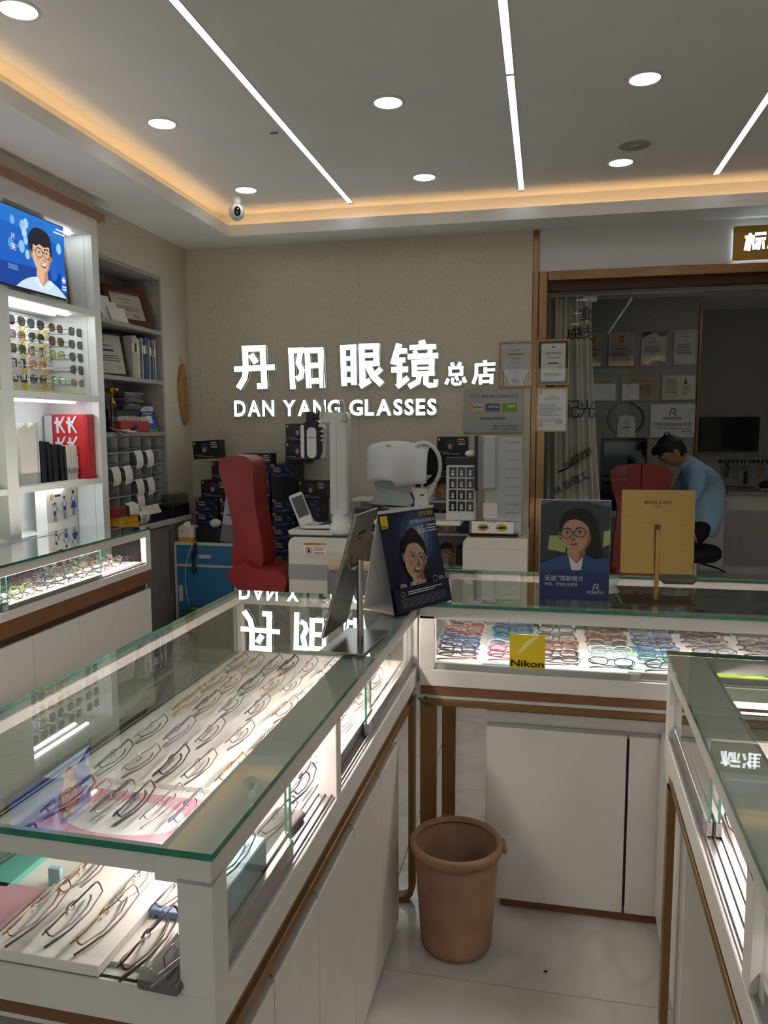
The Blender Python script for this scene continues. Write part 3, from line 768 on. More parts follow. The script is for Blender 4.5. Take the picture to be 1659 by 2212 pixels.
ROWS = [
 ('A', 2.148, FZ+.010, 'at the mirror end of the white tray', [-.921, -.866, -.807, -.757, -.692, -.631], ['gold', 'gold', 'brown', 'black', 'rose', 'silver'], ['black', 'gold', 'brown', 'black', 'brown', 'silver']),
 ('B', 1.975, FZ+.010, 'in the second row from the mirror', [-.916, -.864, -.803, -.745, -.689, -.625], ['gold', 'rose', 'gun', 'rose', 'silver', 'clear'], ['gold', 'brown', 'gun', 'gold', 'silver', 'rose']),
 ('C', 1.804, FZ+.010, 'in the middle row of the white tray', [-.915, -.861, -.795, -.721, -.646], ['gold', 'brown', 'grey', 'gun', 'rose'], ['gold', 'brown', 'gun', 'brown', 'brown']),
 ('D', 1.622, FZ+.010, 'in the second row from the pink card', [-.919, -.847, -.770, -.695, -.624], ['silver', 'violet', 'violet', 'grey', 'silver'], ['gun', 'violet', 'black', 'plum', 'silver']),
 ('E', 1.450, FZ+.010, 'in the row next to the pink card', [-.919, -.853, -.779, -.715, -.640], ['gun', 'silver', 'black', 'gun', 'gold'], ['black', 'gun', 'black', 'gun', 'brown']),
 ('F', 1.275, FZ+.010, 'on the pink display card', [-.905, -.866, -.815, -.768, -.711, -.656], ['plum', 'rose', 'gun', 'navy', 'grey', 'violet'], ['plum', 'rose', 'silver', 'black', 'silver', 'silver']),
 ('G', 1.062, FZ, 'behind the raised white tray', [-.735, -.636, -.565], ['rose', 'silver', 'grey'], ['brown', 'silver', 'brown']),
 ('H', .938, FZ+.016, 'on the raised thick white tray', [-.730, -.675, -.620], ['rose', 'gun', 'gold'], ['brown', 'navy', 'brown']),
]
SH = ['round', 'oval', 'rect', 'round', 'square', 'oval']
for r, (k, y, z, where, xs, cs_, ts) in enumerate(ROWS):
    for i, x in enumerate(xs):
        sh = SH[(i+2*r) % 6]; th = 'mid' if cs_[i] in ('black', 'plum', 'navy') else 'wire'
        lab = '%s %s %s spectacles with %s temples %s' % (THW[th], COLWORD[cs_[i]], SHW[sh], COLWORD[ts[i]], where)
        eyeglasses(x, y+random.uniform(-.006, .006), z, -90+random.uniform(-5, 3), 44+random.uniform(-4, 5), sh, th, fmat(cs_[i]), lab, 'spectacles in the near showcase', tm=fmat(ts[i]))
G1 = 'spectacles in the near showcase'
eyeglasses(-.862, .935, FZ+.010, -92, 45, 'oval', 'mid', fmat('plum'), 'slim plum oval spectacles on the small pink card', G1)
eyeglasses(-.895, 1.085, FZ+.010, -92, 45, 'round', 'mid', fmat('black'), 'slim black round spectacles on the teal green card', G1)
eyeglasses(-.545, .925, FZ, -94, 44, 'oval', 'mid', fmat('plum'), 'slim plum spectacles with brown temples between raised tray and grey case', G1, tm=fmat('brown'))
# grey folded cases with a pair on each
caseg = mat('grey_felt_case', '#6f6a68', .9, var=.08, bump=.2)
def spec_case(x, y, w, l, label, rz):
    r = thing('spectacle_case', label, 'case', (x, y, FZ), rz)
    part('body', r, lambda m: m.prism(rrect(-w/2, w/2, 0, .014, .006, 4), -l/2, l/2, caseg, 'y'))
    part('flap', r, lambda m: m.prism([(-l/2+.01, 0), (l/2-.01, 0), (0, .03)], .0142, .0162, caseg, 'z', Matrix.Rotation(radians(90), 4, 'Z') @ Matrix.Translation((0, -.01, 0))))
    return r
spec_case(-.486, .905, .062, .10, 'grey folded felt spectacle case by the near corner post', radians(-3))
spec_case(-.475, 1.255, .062, .16, 'dark grey felt spectacle case behind the pale blue block', radians(-6))
eyeglasses(-.486, .905, FZ+.0165, -96, 40, 'oval', 'wire', fmat('silver'), 'thin clear silver spectacles lying on the near grey felt case', G1)
eyeglasses(-.472, 1.26, FZ+.0165, -96, 40, 'oval', 'wire', fmat('gun'), 'thin gunmetal spectacles lying on the felt case behind the blue block', G1)
blk = thing('display_block', 'pale blue display block with spectacles and lettering inside the near showcase', 'display block', (-.462, 1.048, FZ), ROT)
bm_ = mat('pale_blue_block', '#a6cbe2', .45)
pbox('block', blk, (-.024, .024, -.078, .078, 0, .075), bm_, .002)
Print(0).text('SACH', -.06, .0, .011, mat('teal_ink', '#3f8f8c', .6)).obj('lettering', blk, (0.0, 0, .0755), (radians(-90), 0, radians(-90)))
eyeglasses(-.462, 1.035, FZ+.0765, -92, 42, 'round', 'wire', fmat('navy'), 'thin navy round spectacles on top of the pale blue block', G1)
for x, y, c, s, t, lab in ((-.482, 1.441, 'black', 'oval', 'mid', 'slim black oval spectacles beside the middle post of the near showcase'),
        (-.492, 1.606, 'grey', 'round', 'wire', 'thin grey round spectacles with a paper tag behind the middle post'),
        (-.482, 1.79, 'clear', 'oval', 'wire', 'thin clear oval spectacles behind the far sliding pane'),
        (-.480, 1.94, 'rose', 'round', 'wire', 'thin rose gold round spectacles behind the far sliding pane'),
        (-.475, 2.11, 'silver', 'oval', 'wire', 'thin silver oval spectacles near the far corner post'),
        (-.530, 1.88, 'brown', 'rect', 'wire', 'thin brown rectangular spectacles beside the long tray'), (-.545, 1.70, 'gold', 'oval', 'wire', 'thin gold oval spectacles beside the long tray')):
    eyeglasses(x, y, FZ, -88, 44, s, t, fmat(c), lab, G1)
tg = thing('price_tag', 'small white paper tag hanging on grey spectacles', 'tag', (-.452, 1.585, FZ)); pbox('paper', tg, (-.008, .008, -.006, .006, 0, .0006), paper)

# back counter
BZ = .8012
card('display_card', 'pale blue card under teal spectacles in the back showcase', -.10, 2.60, .165, .46, BZ, .006, bluet, 'display card')
dsc = tag(MB().lathe([(0, .006), (.125, .006), (.127, .003), (.127, 0)], tealt, 40, sy=1.0).obj('display_disc', None, (.275, 2.53, BZ)), 'pale teal round card under black spectacles in the back showcase', 'display card')
card('display_card', 'lime green card under grey spectacles in the back showcase', .585, 2.385, .17, .08, BZ, .006, limet, 'display card')
BCOLS = [(-.268, 'between corner post and pale blue card', ['brown', 'navy', 'navy', 'blue', 'navy', 'red', 'clear', 'red'], 'mid'),
         (-.10, 'on the pale blue card', ['red', 'red', 'pink', 'teal', 'teal', 'navy', 'teal', 'plum'], 'mid'),
         (.05, 'behind the yellow logo square', ['gun', 'black', 'plum', 'tortoise', 'black', 'grey', 'gun', 'clear'], 'mid'),
         (.215, 'on the pale teal round card', ['black', 'silver', 'clear', 'grey', 'black', 'tortoise', 'brown', 'gun'], 'mid'),
         (.368, 'beside the pane overlap of the back showcase', ['black', 'gun', 'teal', 'blue', 'navy', 'gun', 'blue', 'grey'], 'mid'),
         (.545, 'behind the lime card', ['grey', 'plum', 'violet', 'gun', 'grey', 'gun', 'plum', 'black'], 'mid'),
         (.712, 'beside the lime card column', ['black', 'gun', 'violet', 'grey', 'black', 'gun', 'plum', 'silver'], 'mid'),
         (.88, 'at the hidden end of the back showcase', ['black', 'gun', 'grey', 'navy', 'gun', 'brown', 'black', 'gun'], 'mid')]
SH2 = ['oval', 'round', 'oval', 'rect', 'round', 'oval', 'square', 'oval']
for ci, (x, where, cols_, th) in enumerate(BCOLS):
    for j in range(8):
        zz = BZ + (.0062 if (ci == 1 or (ci in (3,) and 1 <= j <= 4) or (ci == 5 and j == 0)) else 0)
        t2 = 'wire' if cols_[j] in ('silver', 'clear', 'grey') else ('thick' if cols_[j] in ('black', 'tortoise', 'navy') and j % 2 else 'mid')
        lab = '%s %s %s spectacles in back showcase %s' % (THW[t2], COLWORD[cols_[j]], SHW[SH2[(j+ci) % 8]], where)
        eyeglasses(x+random.uniform(-.005, .005), 2.398+.0585*j, zz, 180+random.uniform(-4, 4), 38+random.uniform(-4, 4), SH2[(j+ci) % 8], t2, fmat(cols_[j]), lab, 'spectacles in the back showcase', detail=1)
# yellow logo square stuck on the sliding pane
ns = thing('logo_sign', 'yellow square sign with pale rays and black lettering on the showcase pane', 'sign', (-.094, 2.308, .816))
pbox('panel', ns, (0, .107, 0, .003, 0, .106), INKY, 0)
P = Print(0)
for k in range(8):
    x0, z0 = .016+.0035*k, .041+.0052*k; L = .062-.0045*abs(k-4)
    P.poly([(x0, z0), (x0+L*.55, z0+L*.30), (x0+L, z0+L*.72), (x0+L*.5, z0+L*.40)], mat('pale_yellow_ray', '#f2ea9a', .6))
P.text('Nikon', .0535, .0055, .0215, INK, 'c', .02, .099)
P.obj('print', ns)

# wall showcase: rows of dark frames, lime and purple ones among them
G3 = 'spectacles crowded in the wall showcase'
LGM = {}
def lite_glasses(x, y, z, head, tilt, shape, c, label):
    k = (shape, c)
    if k not in LGM:
        G = glasses_meshes(shape, 'mid', True); mb = MB()
        for nm in ('frame', 'temple_l', 'temple_r'):
            me = G[nm]; mb.raw([v.co.copy() for v in me.vertices], [list(p.vertices) for p in me.polygons], fmat(c), True)
        for s in (-1, 1):
            me = G['lens']; mb.raw([(s*(v.co.x+G['cx']), v.co.y+.0006, v.co.z) for v in me.vertices], [list(p.vertices) for p in me.polygons], LENS, True)
        LGM[k] = (mb.mesh('eyeglasses'), G['verts'])
    me, vs = LGM[k]; rot = Euler((radians(-tilt), 0, radians(head)), 'XYZ'); M = rot.to_matrix()
    lo = min((M @ v).z for v in vs)
    o = link('eyeglasses', me, None, (x, y, z-lo+.0004), rot)
    return tag(o, label, 'eyeglasses', G3)
LCc = ['black', 'gun', 'brown', 'black', 'plum', 'gun', 'navy']
for i in range(8):
    for j in range(6):
        y = 3.60-.148*i; x = -2.44+.060*j
        c = LCc[(i*3+j*2) % 7]
        if i >= 5 and (i+j) % 3 == 0: c = 'green'
        if j == 0 and i >= 3: c = 'violet'
        if i <= 2: c = ['rose', 'gun', 'brown', 'silver', 'rose', 'gun'][(i+j) % 6]
        sh = ['oval', 'rect', 'round', 'square'][(i+j) % 4]
        lab = '%s %s spectacles in the wall showcase, %s' % (COLWORD[c], SHW[sh], 'by its far end' if i <= 2 else 'among the crowded middle rows' if i < 6 else 'in rows away from the far end')
        lite_glasses(x, y+random.uniform(-.004, .004), .8402, 90+random.uniform(-4, 4), 40+random.uniform(-4, 4), sh, c, lab)
pc = thing('cloth_pouch', 'rumpled purple pouch at the back of the wall showcase', 'pouch', (-2.4735, 3.1, .8402))
part('cloth', pc, lambda m: m.sphere((-.0, 0, .032), .1, mat('purple_cloth', '#6b4a94', .7), 16, 8, (.06, 2.6, .32)))
# right counter
for x, y, c, s, t, lab in ((.365, 1.455, 'black', 'rect', 'mid', 'slim dark rectangular spectacles beside the open sliding glass doors'),
        (.372, 1.67, 'clear', 'round', 'wire', 'thin clear round spectacles behind the sliding glass doors'), (.40, 1.20, 'silver', 'oval', 'wire', 'thin silver oval spectacles in the aisle showcase'),
        (.39, 1.02, 'rose', 'oval', 'wire', 'thin rose gold oval spectacles in the aisle showcase'), (.50, 1.45, 'gun', 'oval', 'wire', 'thin gunmetal oval spectacles in the aisle showcase'),
        (.52, 1.20, 'gold', 'round', 'wire', 'thin gold round spectacles in the aisle showcase')):
    eyeglasses(x, y, .8062, 90, 44, s, t, fmat(c), lab, 'spectacles in the aisle showcase')

# ================================================================== ON THE COUNTERS
CZ = 1.0066
# tilting steel mirror on a square foot
mi_ = thing('counter_mirror', 'tilted steel counter mirror seen edge-on with a round post and square foot', 'mirror', (-.4580, 1.845, CZ), radians(-4))
part('foot', mi_, lambda m: m.box(-.062, .052, -.112, .112, 0, .005, steel, .001))
part('post', mi_, lambda m: m.cyl((.008, 0, .005), (.008, 0, .215), .0085, steel, n=20))
MM = Matrix.Translation((-.018, .005, .181)) @ Matrix.Rotation(radians(16), 4, 'Y')
part('panel', mi_, lambda m: m.box(-.002, .002, -.09, .09, -.16, .16, steel, .001, MM))
part('mirror_glass', mi_, lambda m: m.box(-.006, -.0021, -.088, .088, -.158, .158, mat('mirror_silver', '#d5d8da', .03, 1.0, var=0), .0005, MM))
part('bracket', mi_, lambda m: m.cyl((-.012, 0, .190), (.008, 0, .200), .007, steel))
P = Print(0); P.poly([(-.03, 0), (-.022, .012), (-.014, 0)], INK); P.lines(-.012, .03, 0, .012, 1, INK, 0, .8); P.lines(-.018, .018, -.012, -.006, 1, INK)
lt = P.obj('lettering', mi_); lt.matrix_local = MM @ Matrix.Translation((.0023, 0, .10)) @ Matrix.Rotation(radians(90), 4, 'Z')

SKIN = mat('skin_print', '#c69a7c', .6, var=.04); SKIN2 = mat('pale_skin_print', '#cfa78e', .6, var=.04); HAIR = mat('hair_print', '#1a1310', .6, var=.2); DKSH = mat('dark_shirt_print', '#14182b', .6); mat('lip_tone', '#9c4a44', .6)
# A-frame card with the child's portrait
tp = thing('tent_card', 'navy A-frame card with a smiling child wearing clear round glasses', 'tent card', (-.352, 2.251, CZ), radians(59.5))
TW, TH = .26, .305
lean = radians(13)
FMx = Matrix.Translation((0, 0, 0)) @ Matrix.Rotation(-lean, 4, 'X')
fo = part('front_panel', tp, lambda m: m.box(-TW/2, TW/2, 0, .002, 0, TH, NAVY, 0, FMx))
part('back_panel', tp, lambda m: m.box(-TW/2, TW/2, 0, .002, 0, TH, paper, 0, Matrix.Translation((0, .128, 0)) @ Matrix.Rotation(lean*.92, 4, 'X')))
part('base_panel', tp, lambda m: m.box(-TW/2, TW/2, .002, .128, 0, .002, paper, 0))
P = Print(0, clip=(-TW/2, TW/2, 0, TH))
glow = [mat('glow_print_%d' % i, c, .5) for i, c in enumerate(('#20294f', '#35436f', '#566a97', '#8398bd'))]
for i, rr in enumerate((.095, .075, .052, .030)): P.ell(.03, .215, rr, rr*1.05, glow[i])
for rr in (.098, .080): P.ring(.03, .215, rr, rr*1.05, .0012, glow[2])
P.rect(-.126, -.094, .252, .290, INKY); P.text('Nikon', -.110, .254, .008, INK, 'c', .02, .029)
P.text('全球领新', .120, .276, .0165, INKY, 'r', .02); P.text('点扩散近视控制技术', .122, .256, .0125, INKW, 'r')
P.text('65', .032, .224, .024, INKW, 'l'); P.text('%', .062, .224, .012, INKW, 'l'); P.lines(.078, .122, .224, .250, 3, INKW, .05)
portrait(P, -.004, .156, .132, inks(skin=mat('pale_skin_print', '#cfa78e', .6, var=.04), frame=mat('thin_glasses_print', '#b3ada6', .4)), True, 'bun', True, -14, .06)
P.rect(-TW/2, TW/2, 0, .072, NAVY)
for i in range(3): P.lines(-.098+.045*i, -.062+.045*i, .072, .084, 3, INKW, .3)
P.ring(.066, .079, .012, .012, .0016, INKW, 45, 405, 4); P.lines(.082, .108, .072, .084, 3, INKW, .2)
P.lines(-.07, .10, .047, .060, 2, INKW, .3); P.lines(-.105, .108, .012, .040, 6, INKG, .06); P.ring(-.093, .053, .008, .008, .001, INKW)
o = P.obj('print', tp); o.matrix_local = FMx

# poster of a woman driving
rp = thing('poster_stand', 'upright blue poster of a woman in glasses and blue jacket driving', 'poster', (.097, 2.437, CZ))
PW, PH = .214, .317
part('board', rp, lambda m: m.box(-PW/2, PW/2, 0, .006, 0, PH, paper, .001))
part('easel', rp, lambda m: m.prism([(.006, .0), (.075, .0), (.007, .20)], -.02, .02, paper, 'x'))
P = Print(0, clip=(-PW/2+.001, PW/2-.001, .001, PH-.001)); w = PW/2-.001
P.rect(-w, w, .001, PH-.001, mat('car_dark_print', '#14161b', .35))
P.poly([(-w, .30), (-.06, .312), (.04, .31), (w, .295), (w, PH-.001), (-w, PH-.001)], mat('car_roof_print', '#4b5a78', .35))
P.poly([(-.082, .16), (-.028, .15), (-.026, .195), (-.05, .205), (-.077, .203)], mat('green_window_print', '#9fb46a', .5))
P.poly([(w, .18), (.085, .17), (.087, .22), (w, .225)], MATS['green_window_print'])
BLUEJ = mat('blue_jacket_print', '#33507f', .6, var=.1)
portrait(P, .004, .216, .128, inks(top=BLUEJ), True, 'long', False, 4, -.07)
P.poly([(-.018, .142), (.006, .118), (.026, .140), (.020, .085), (-.010, .085)], INKW)
P.poly([(-w, .115), (-.055, .140), (-.02, .146), (-.006, .085), (-w, .08)], BLUEJ); P.poly([(.022, .085), (.028, .146), (.06, .135), (w, .140), (w, .08)], BLUEJ)
nv = mat('deep_blue_print', '#1b2a66', .4, var=.1)
P.poly([(-w, .001), (w, .001), (w, .085), (.05, .098), (-.03, .096), (-w, .085)], nv)
P.text('安途', -.089, .062, .017, INKW, 'l'); P.text('TM', -.053, .073, .005, INKW); P.text('驾驶镜片', -.043, .062, .017, INKW)
P.text('安途，伴我安全旅途', -.089, .046, .0105, INKW, w=.10)
def rlogo(P, x, z, s, m):
    P.stroke([(x-.42*s, z), (x-.12*s, z+.95*s)], .13*s, m); P.stroke([(x-.16*s, z+.90*s), (x+.22*s, z+.90*s), (x+.36*s, z+.76*s), (x+.33*s, z+.52*s), (x+.12*s, z+.40*s)], .12*s, m)
    P.stroke([(x+.05*s, z+.46*s), (x+.45*s, z)], .13*s, m)
rlogo(P, .066, .036, .021, INKW); P.text('RODENSTOCK', .066, .0245, .0085, INKW, 'c', .015, .054); P.lines(.04, .092, .017, .020, 1, INKG)
P.obj('print', rp)

# gold display plate, back to us, on a post with a plate foot
bp_ = thing('plate_sign', 'brushed gold plate sign with dark lettering on a slim post', 'sign', (.348, 2.47, CZ), radians(1.5))
goldp = mat('brushed_gold', '#a5834c', .34, .85, var=.07, stretch=(2, 60, 60))
part('foot', bp_, lambda m: m.box(-.108, .108, -.062, .07, 0, .004, mat('dark_bronze', '#5a4326', .3, .8), .001))
part('post', bp_, lambda m: m.box(-.0065, .0065, -.004, .004, .004, .235, goldp, .001))
PMx = Matrix.Translation((0, .006, .085)) @ Matrix.Rotation(radians(-4), 4, 'X')
part('plate', bp_, lambda m: m.prism(rrect(-.108, .110, 0, .262, .006, 4), 0, .0025, goldp, 'y', PMx))
part('clamp', bp_, lambda m: m.box(-.006, .006, -.006, .004, .225, .24, mat('tarnished_brass', '#6a4a20', .5, .6), .001))
P = Print(0); ib = mat('dark_brown_ink', '#3a2512', .5); P.text('BOLON', 0, .218, .0105, ib, 'c', .015, .078); P.text('EYEWEAR', 0, .209, .004, ib, 'c')
o = P.obj('lettering', bp_); o.matrix_local = PMx
tag(MB().box(.40, .52, 2.74, 2.79, CZ, CZ+.035, mat('dark_grey_roll', '#4a4845', .7), .012).obj('cable_roll'), 'dark grey cloth roll lying on the back showcase', 'cloth roll')
P = None
cc = thing('cable_coil', 'coil of clear grey cable lying on the back showcase behind the poster', 'cable', (.205, 2.70, CZ))
part('coil', cc, lambda m: [m.tube([(.045*cos(2*pi*i/24)*(1+.05*k), .03*sin(2*pi*i/24), .004+.006*k) for i in range(24)], .0035, greyw, 6, True) for k in range(4)])

# waste bin
binm = mat('brown_bin_plastic', '#9a765c', .62, var=.28, scale=6, bump=.15, bscale=60)
wb_ = thing('waste_bin', 'brown scuffed plastic waste bin with a rolled rim', 'bin', (-.236, 2.155, 0))
part('bucket', wb_, lambda m: m.lathe([(0, .004), (.095, .004), (.104, .012), (.107, .03), (.126, .315), (.1215, .315), (.103, .03), (.098, .02), (0, .018)], binm, 40))
part('rim', wb_, lambda m: m.lathe([(.1225, .300), (.132, .302), (.1385, .312), (.1385, .324), (.132, .333), (.123, .331), (.119, .32)], binm, 40))
part('handle', wb_, lambda m: m.box(.134, .147, -.028, .028, .300, .324, binm, .005, Matrix.Rotation(radians(8), 4, 'Z')))
# loose cable under the back counter
cb = thing('cable', 'grey cable looping under the back showcase beside the gold leg', 'cable', (0, 0, 0))
part('cord', cb, lambda m: m.tube([(-.372, 2.30, .70), (-.355, 2.315, .685), (-.33, 2.40, .668), (-.27, 2.5, .655), (-.2, 2.6, .66), (-.15, 2.72, .672)], .004, greyw, 6))
part('cord', cb, lambda m: m.tube([(-.375, 2.299, .705), (-.352, 2.303, .685), (-.335, 2.306, .676)], .003, mat('purple_cable', '#4a3a5a', .5), 6))
tag(MB().sphere((.03, 2.08, .002), .004, blackm, 8, 5, (1.4, 1, .6)).obj('crumb'), 'tiny dark crumb on the pale floor tile', 'crumb')

# ================================================================== LEFT WALL: LIT DISPLAY UNIT
shelfled = emis('shelf_led', '#f3f8ff', E_SHELF)
minty = mat('cool_white_lacquer', '#e3e8e4', .4, var=.02)
UX0, UX1 = -2.82, -2.50
DU = thing('display_shelves', 'tall white wall unit with lit shelves and a brown top board', 'shelf unit', (0, 0, 0))
pbox('back_panel', DU, (UX0-.02, UX0, .62, 4.05, 0, 2.72), minty)
for y0, y1 in ((3.985, 4.05), (3.19, 3.27), (2.30, 2.36), (1.4, 1.46), (.62, .68)):
    pbox('side_panel', DU, (UX0, UX1, y0, y1, 0, 2.625), minty, .001)
pbox('fascia', DU, (UX0, UX1, .62, 4.05, 2.625, 2.74), white, .001)
tb = MB().box(-2.56, UX1+.022, .62, 4.10, 2.722, 2.762, boardm, .002).obj('top_board', DU)
for z0, z1 in ((2.178, 2.212), (1.70, 1.735), (1.236, 1.266), (.955, .985)):
    for y0, y1 in ((3.27, 3.985), (2.36, 3.19), (1.46, 2.30), (.68, 1.4)):
        pbox('shelf', DU, (UX0, UX1-.002, y0, y1, z0, z1), minty, .001)
pbox('panel_joint', DU, (-2.552, -2.549, 3.9845, 3.9855, .99, 2.62), mat('panel_joint_grey', '#9aa09c', .6))
for x, ya, yb, z in ((-2.588, 3.29, 3.86, 2.178), (-2.655, 3.29, 3.84, 2.178), (-2.60, 3.29, 3.90, 1.70), (-2.66, 3.29, 3.84, 1.236), (-2.60, 3.72, 3.93, 2.625)):
    pbox('led_bar', DU, (x-.008, x+.008, ya, yb, z-.010, z), shelfled)
# screen
tv = thing('advert_screen', 'glowing blue advert screen showing a smiling boy in round glasses', 'screen', (-2.498, 3.03, 2.221))
TVW, TVH = .667, .374
TVR = Matrix.Rotation(radians(90), 4, 'Z')
part('bezel', tv, lambda m: m.box(0, TVW, 0, .022, 0, TVH, blackp, .003, TVR @ Matrix.Translation((0, -.022, 0))))
def em(n, c): return emis('screen_'+n, c, 1.0, 0.0)
P = Print(-.0225, .0003, (.006, TVW-.006, .006, TVH-.006))
P.rect(.006, TVW-.006, .006, TVH-.006, em('blue', '#0d5fc4'))
P.poly([(.006, .006), (TVW-.006, .006), (TVW-.006, .13), (.006, .10)], em('deep', '#0b3f9a'))
P.poly([(.006, .30), (TVW-.006, .27), (TVW-.006, TVH-.006), (.006, TVH-.006)], em('mid', '#1c74cf'))
for x, z, r, c in ((.335, .30, .020, '#8fc4f0'), (.36, .315, .018, '#a9d4f7'), (.345, .27, .018, '#b5dbfa'), (.352, .235, .016, '#9ccdf5'), (.32, .20, .022, '#8dc3ef'), (.36, .17, .017, '#9fd0f5'), (.61, .25, .020, '#8fd8f8'), (.26, .31, .016, '#6fb0e8'), (.24, .2, .018, '#5f9ddb'), (.56, .12, .03, '#1566c6')):
    P.ell(x, z, r, r*1.35, em('bokeh'+c[1:], c))
portrait(P, .462, .198, .200, dict(hair=em('hair', '#151a26'), skin=em('face', '#e6b998'), shade=em('face_shade', '#c08f70'), blush=em('blush', '#e0a58a'), white=em('eyewhite', '#f4f4f4'), lip=em('lip', '#c4706a'), lipd=em('lip_dark', '#8c413c'), frame=em('frames', '#33272a'), top=em('shirt', '#cfe4f5')), True, 'short', True, 3, .03)
P.poly([(.41, .075), (.455, .03), (.44, .012), (.385, .062)], em('collar', '#e4f1fb')); P.poly([(.515, .075), (.467, .03), (.487, .015), (.54, .062)], MATS['screen_collar'])
wt = em('white', '#ffffff')
P.text('片', .232, .215, .030, wt, 'l', .02); P.text('来', .228, .165, .034, wt, 'l', .02); P.text('2', .268, .185, .010, wt)
P.lines(.20, .29, .075, .10, 4, em('dim', '#7fb2e6'), .3)
P.lines(.575, .65, .335, .345, 1, wt, 0, .7); P.lines(.555, .65, .318, .328, 1, wt, 0, .7)
P.rect(.598, .645, .03, .125, em('logobox', '#1560cf'))
P.poly([(.604, .092), (.622, .112), (.640, .092), (.622, .076)], wt); P.ring(.622, .094, .010, .010, .003, MATS['screen_logobox']); P.lines(.605, .640, .055, .065, 1, wt, 0, .7); P.lines(.605, .640, .042, .052, 1, wt, 0, .7)
P.obj('picture', tv, None, (0, 0, radians(90)))
tv2 = None
# gilt certificate behind the screen
CERT = {}
def cert(name, label, x, y, z, w, h, rz, frame, sheet, draw, rx=0.0, ft=.012, cat='certificate', group=None, glass=True, fd=.014):
    """framed sheet standing or hung; local x right, z up, faces -y"""
    r = thing(name, label, cat, (x, y, z), 0, group, (rx, 0, rz))
    def fr(m):
        m.box(-w/2, w/2, -fd, 0, 0, ft, frame, .002); m.box(-w/2, w/2, -fd, 0, h-ft, h, frame, .002)
        m.box(-w/2, -w/2+ft, -fd, 0, ft, h-ft, frame, .002); m.box(w/2-ft, w/2, -fd, 0, ft, h-ft, frame, .002)
    part('frame', r, fr)
    pbox('sheet', r, (-w/2+ft, w/2-ft, -.005, -.001, ft, h-ft), sheet)
    P = Print(-.0052); draw(P, w/2-ft, ft, h-ft); P.obj('print', r)
    if glass: MB().raw([(-w/2+ft, -.009, ft), (w/2-ft, -.009, ft), (w/2-ft, -.009, h-ft), (-w/2+ft, -.009, h-ft)], [(0, 1, 2, 3)], LENS).obj('glazing', r)
    return r
gilt = mat('gilt_frame', '#b79a62', .3, .7)
def d_cert1(P, w, a, b):
    m = mat('dark_green_border', '#3c453c', .6)
    P.rect(-w, w, a, b, m); P.rect(-w+.016, w-.016, a+.016, b-.016, kraft)
    for sx_ in (-1, 1):
        for zz in (a+.03, b-.03): P.ring(sx_*(w-.03), zz, .008, .008, .002, INK)
    P.stroke([(-w+.02, a+.02), (w-.02, a+.02)], .001, INK); P.stroke([(-w+.02, b-.02), (w-.02, b-.02)], .001, INK)
    P.ring(0, b-.045, .012, .012, .002, INKG); P.lines(-w*.6, w*.7, b-.085, b-.075, 1, INK, .1); P.text('证书', 0, b-.11, .014, INK, 'c'); P.lines(-w*.4, w*.5, b-.135, b-.125, 2, INKG)
    P.text('证', -.01, b-.16, .010, INK, 'c'); P.lines(-w*.65, w*.7, b-.195, b-.178, 2, INK, .1); P.ring(.01, b-.215, .012, .012, .0015, INKG); P.lines(-w*.6, w*.5, a+.035, a+.06, 3, INKG)
cert('certificate', 'cream certificate with ornate corners in a gilt frame beside the screen', -2.665, 3.835, 2.2125, .27, .345, radians(76), gilt, kraft, d_cert1, radians(-6), .010)
# sunglasses rack
rk = thing('sunglasses_rack', 'white display rack with yellow uprights and pegs holding sunglasses', 'rack', (0, 0, 1.7352))
pbox('backing', rk, (-2.795, -2.785, 3.29, 3.975, 0, .42), white2)
yel = mat('yellow_acrylic', '#c6b565', .4)
RC_Y = [3.435, 3.585, 3.752, 3.930]
for y in (3.335, 3.51, 3.668, 3.835): pbox('upright', rk, (-2.74, -2.725, y-.012, y+.012, 0, .385), yel, .001)
pbox('base', rk, (-2.74, -2.56, 3.31, 3.96, 0, .012), yel, .001)
RC_Z = [2.088, 2.018, 1.948, 1.878, 1.806]
peg_me = MB().cyl((-2.785, 0, .004), (-2.64, 0, .002), .004, white2, n=8).mesh('peg')
for y in RC_Y:
    for q in (-.05, .05):
        for z in RC_Z: link('peg', peg_me, rk, (0, y+q, z-1.7352))
def sunlens(n, c): return glassy('sun_'+n, c, 1.3, .02, True)
SL = dict(dark=sunlens('dark', '#4a4f50'), grey=sunlens('grey', '#63676b'), brown=sunlens('brown', '#6b5a50'), pink=sunlens('pink', '#dba9a6'), green=sunlens('green', '#b9cf9c'), teal=sunlens('teal', '#84bfae'), lilac=sunlens('lilac', '#8f84a6'), mauve=sunlens('mauve', '#9d8a9c'))
SW = dict(dark='dark', grey='grey', brown='brown', pink='pink', green='pale green', teal='teal', lilac='lilac', mauve='mauve')
SG = [['dark', 'dark', 'brown', 'dark'], ['mauve', 'dark', 'brown', 'dark'], ['grey', 'brown', 'green', 'dark'], ['dark', 'pink', None, 'dark'], ['grey', 'grey', 'teal', 'lilac']]
SS = [['pilot', 'pilot', 'square', 'square'], ['square', 'round', 'pilot', 'square'], ['pilot', 'pilot', 'square', 'round'], ['square', 'square', None, 'pilot'], ['square', 'square', 'pilot', 'cat']]
pos = ['top row of pegs', 'second row of pegs', 'middle row of pegs', 'fourth row of pegs', 'lowest row of pegs']
cw = ['by the divider', 'left of the middle upright', 'right of the middle upright', 'by the side panel']
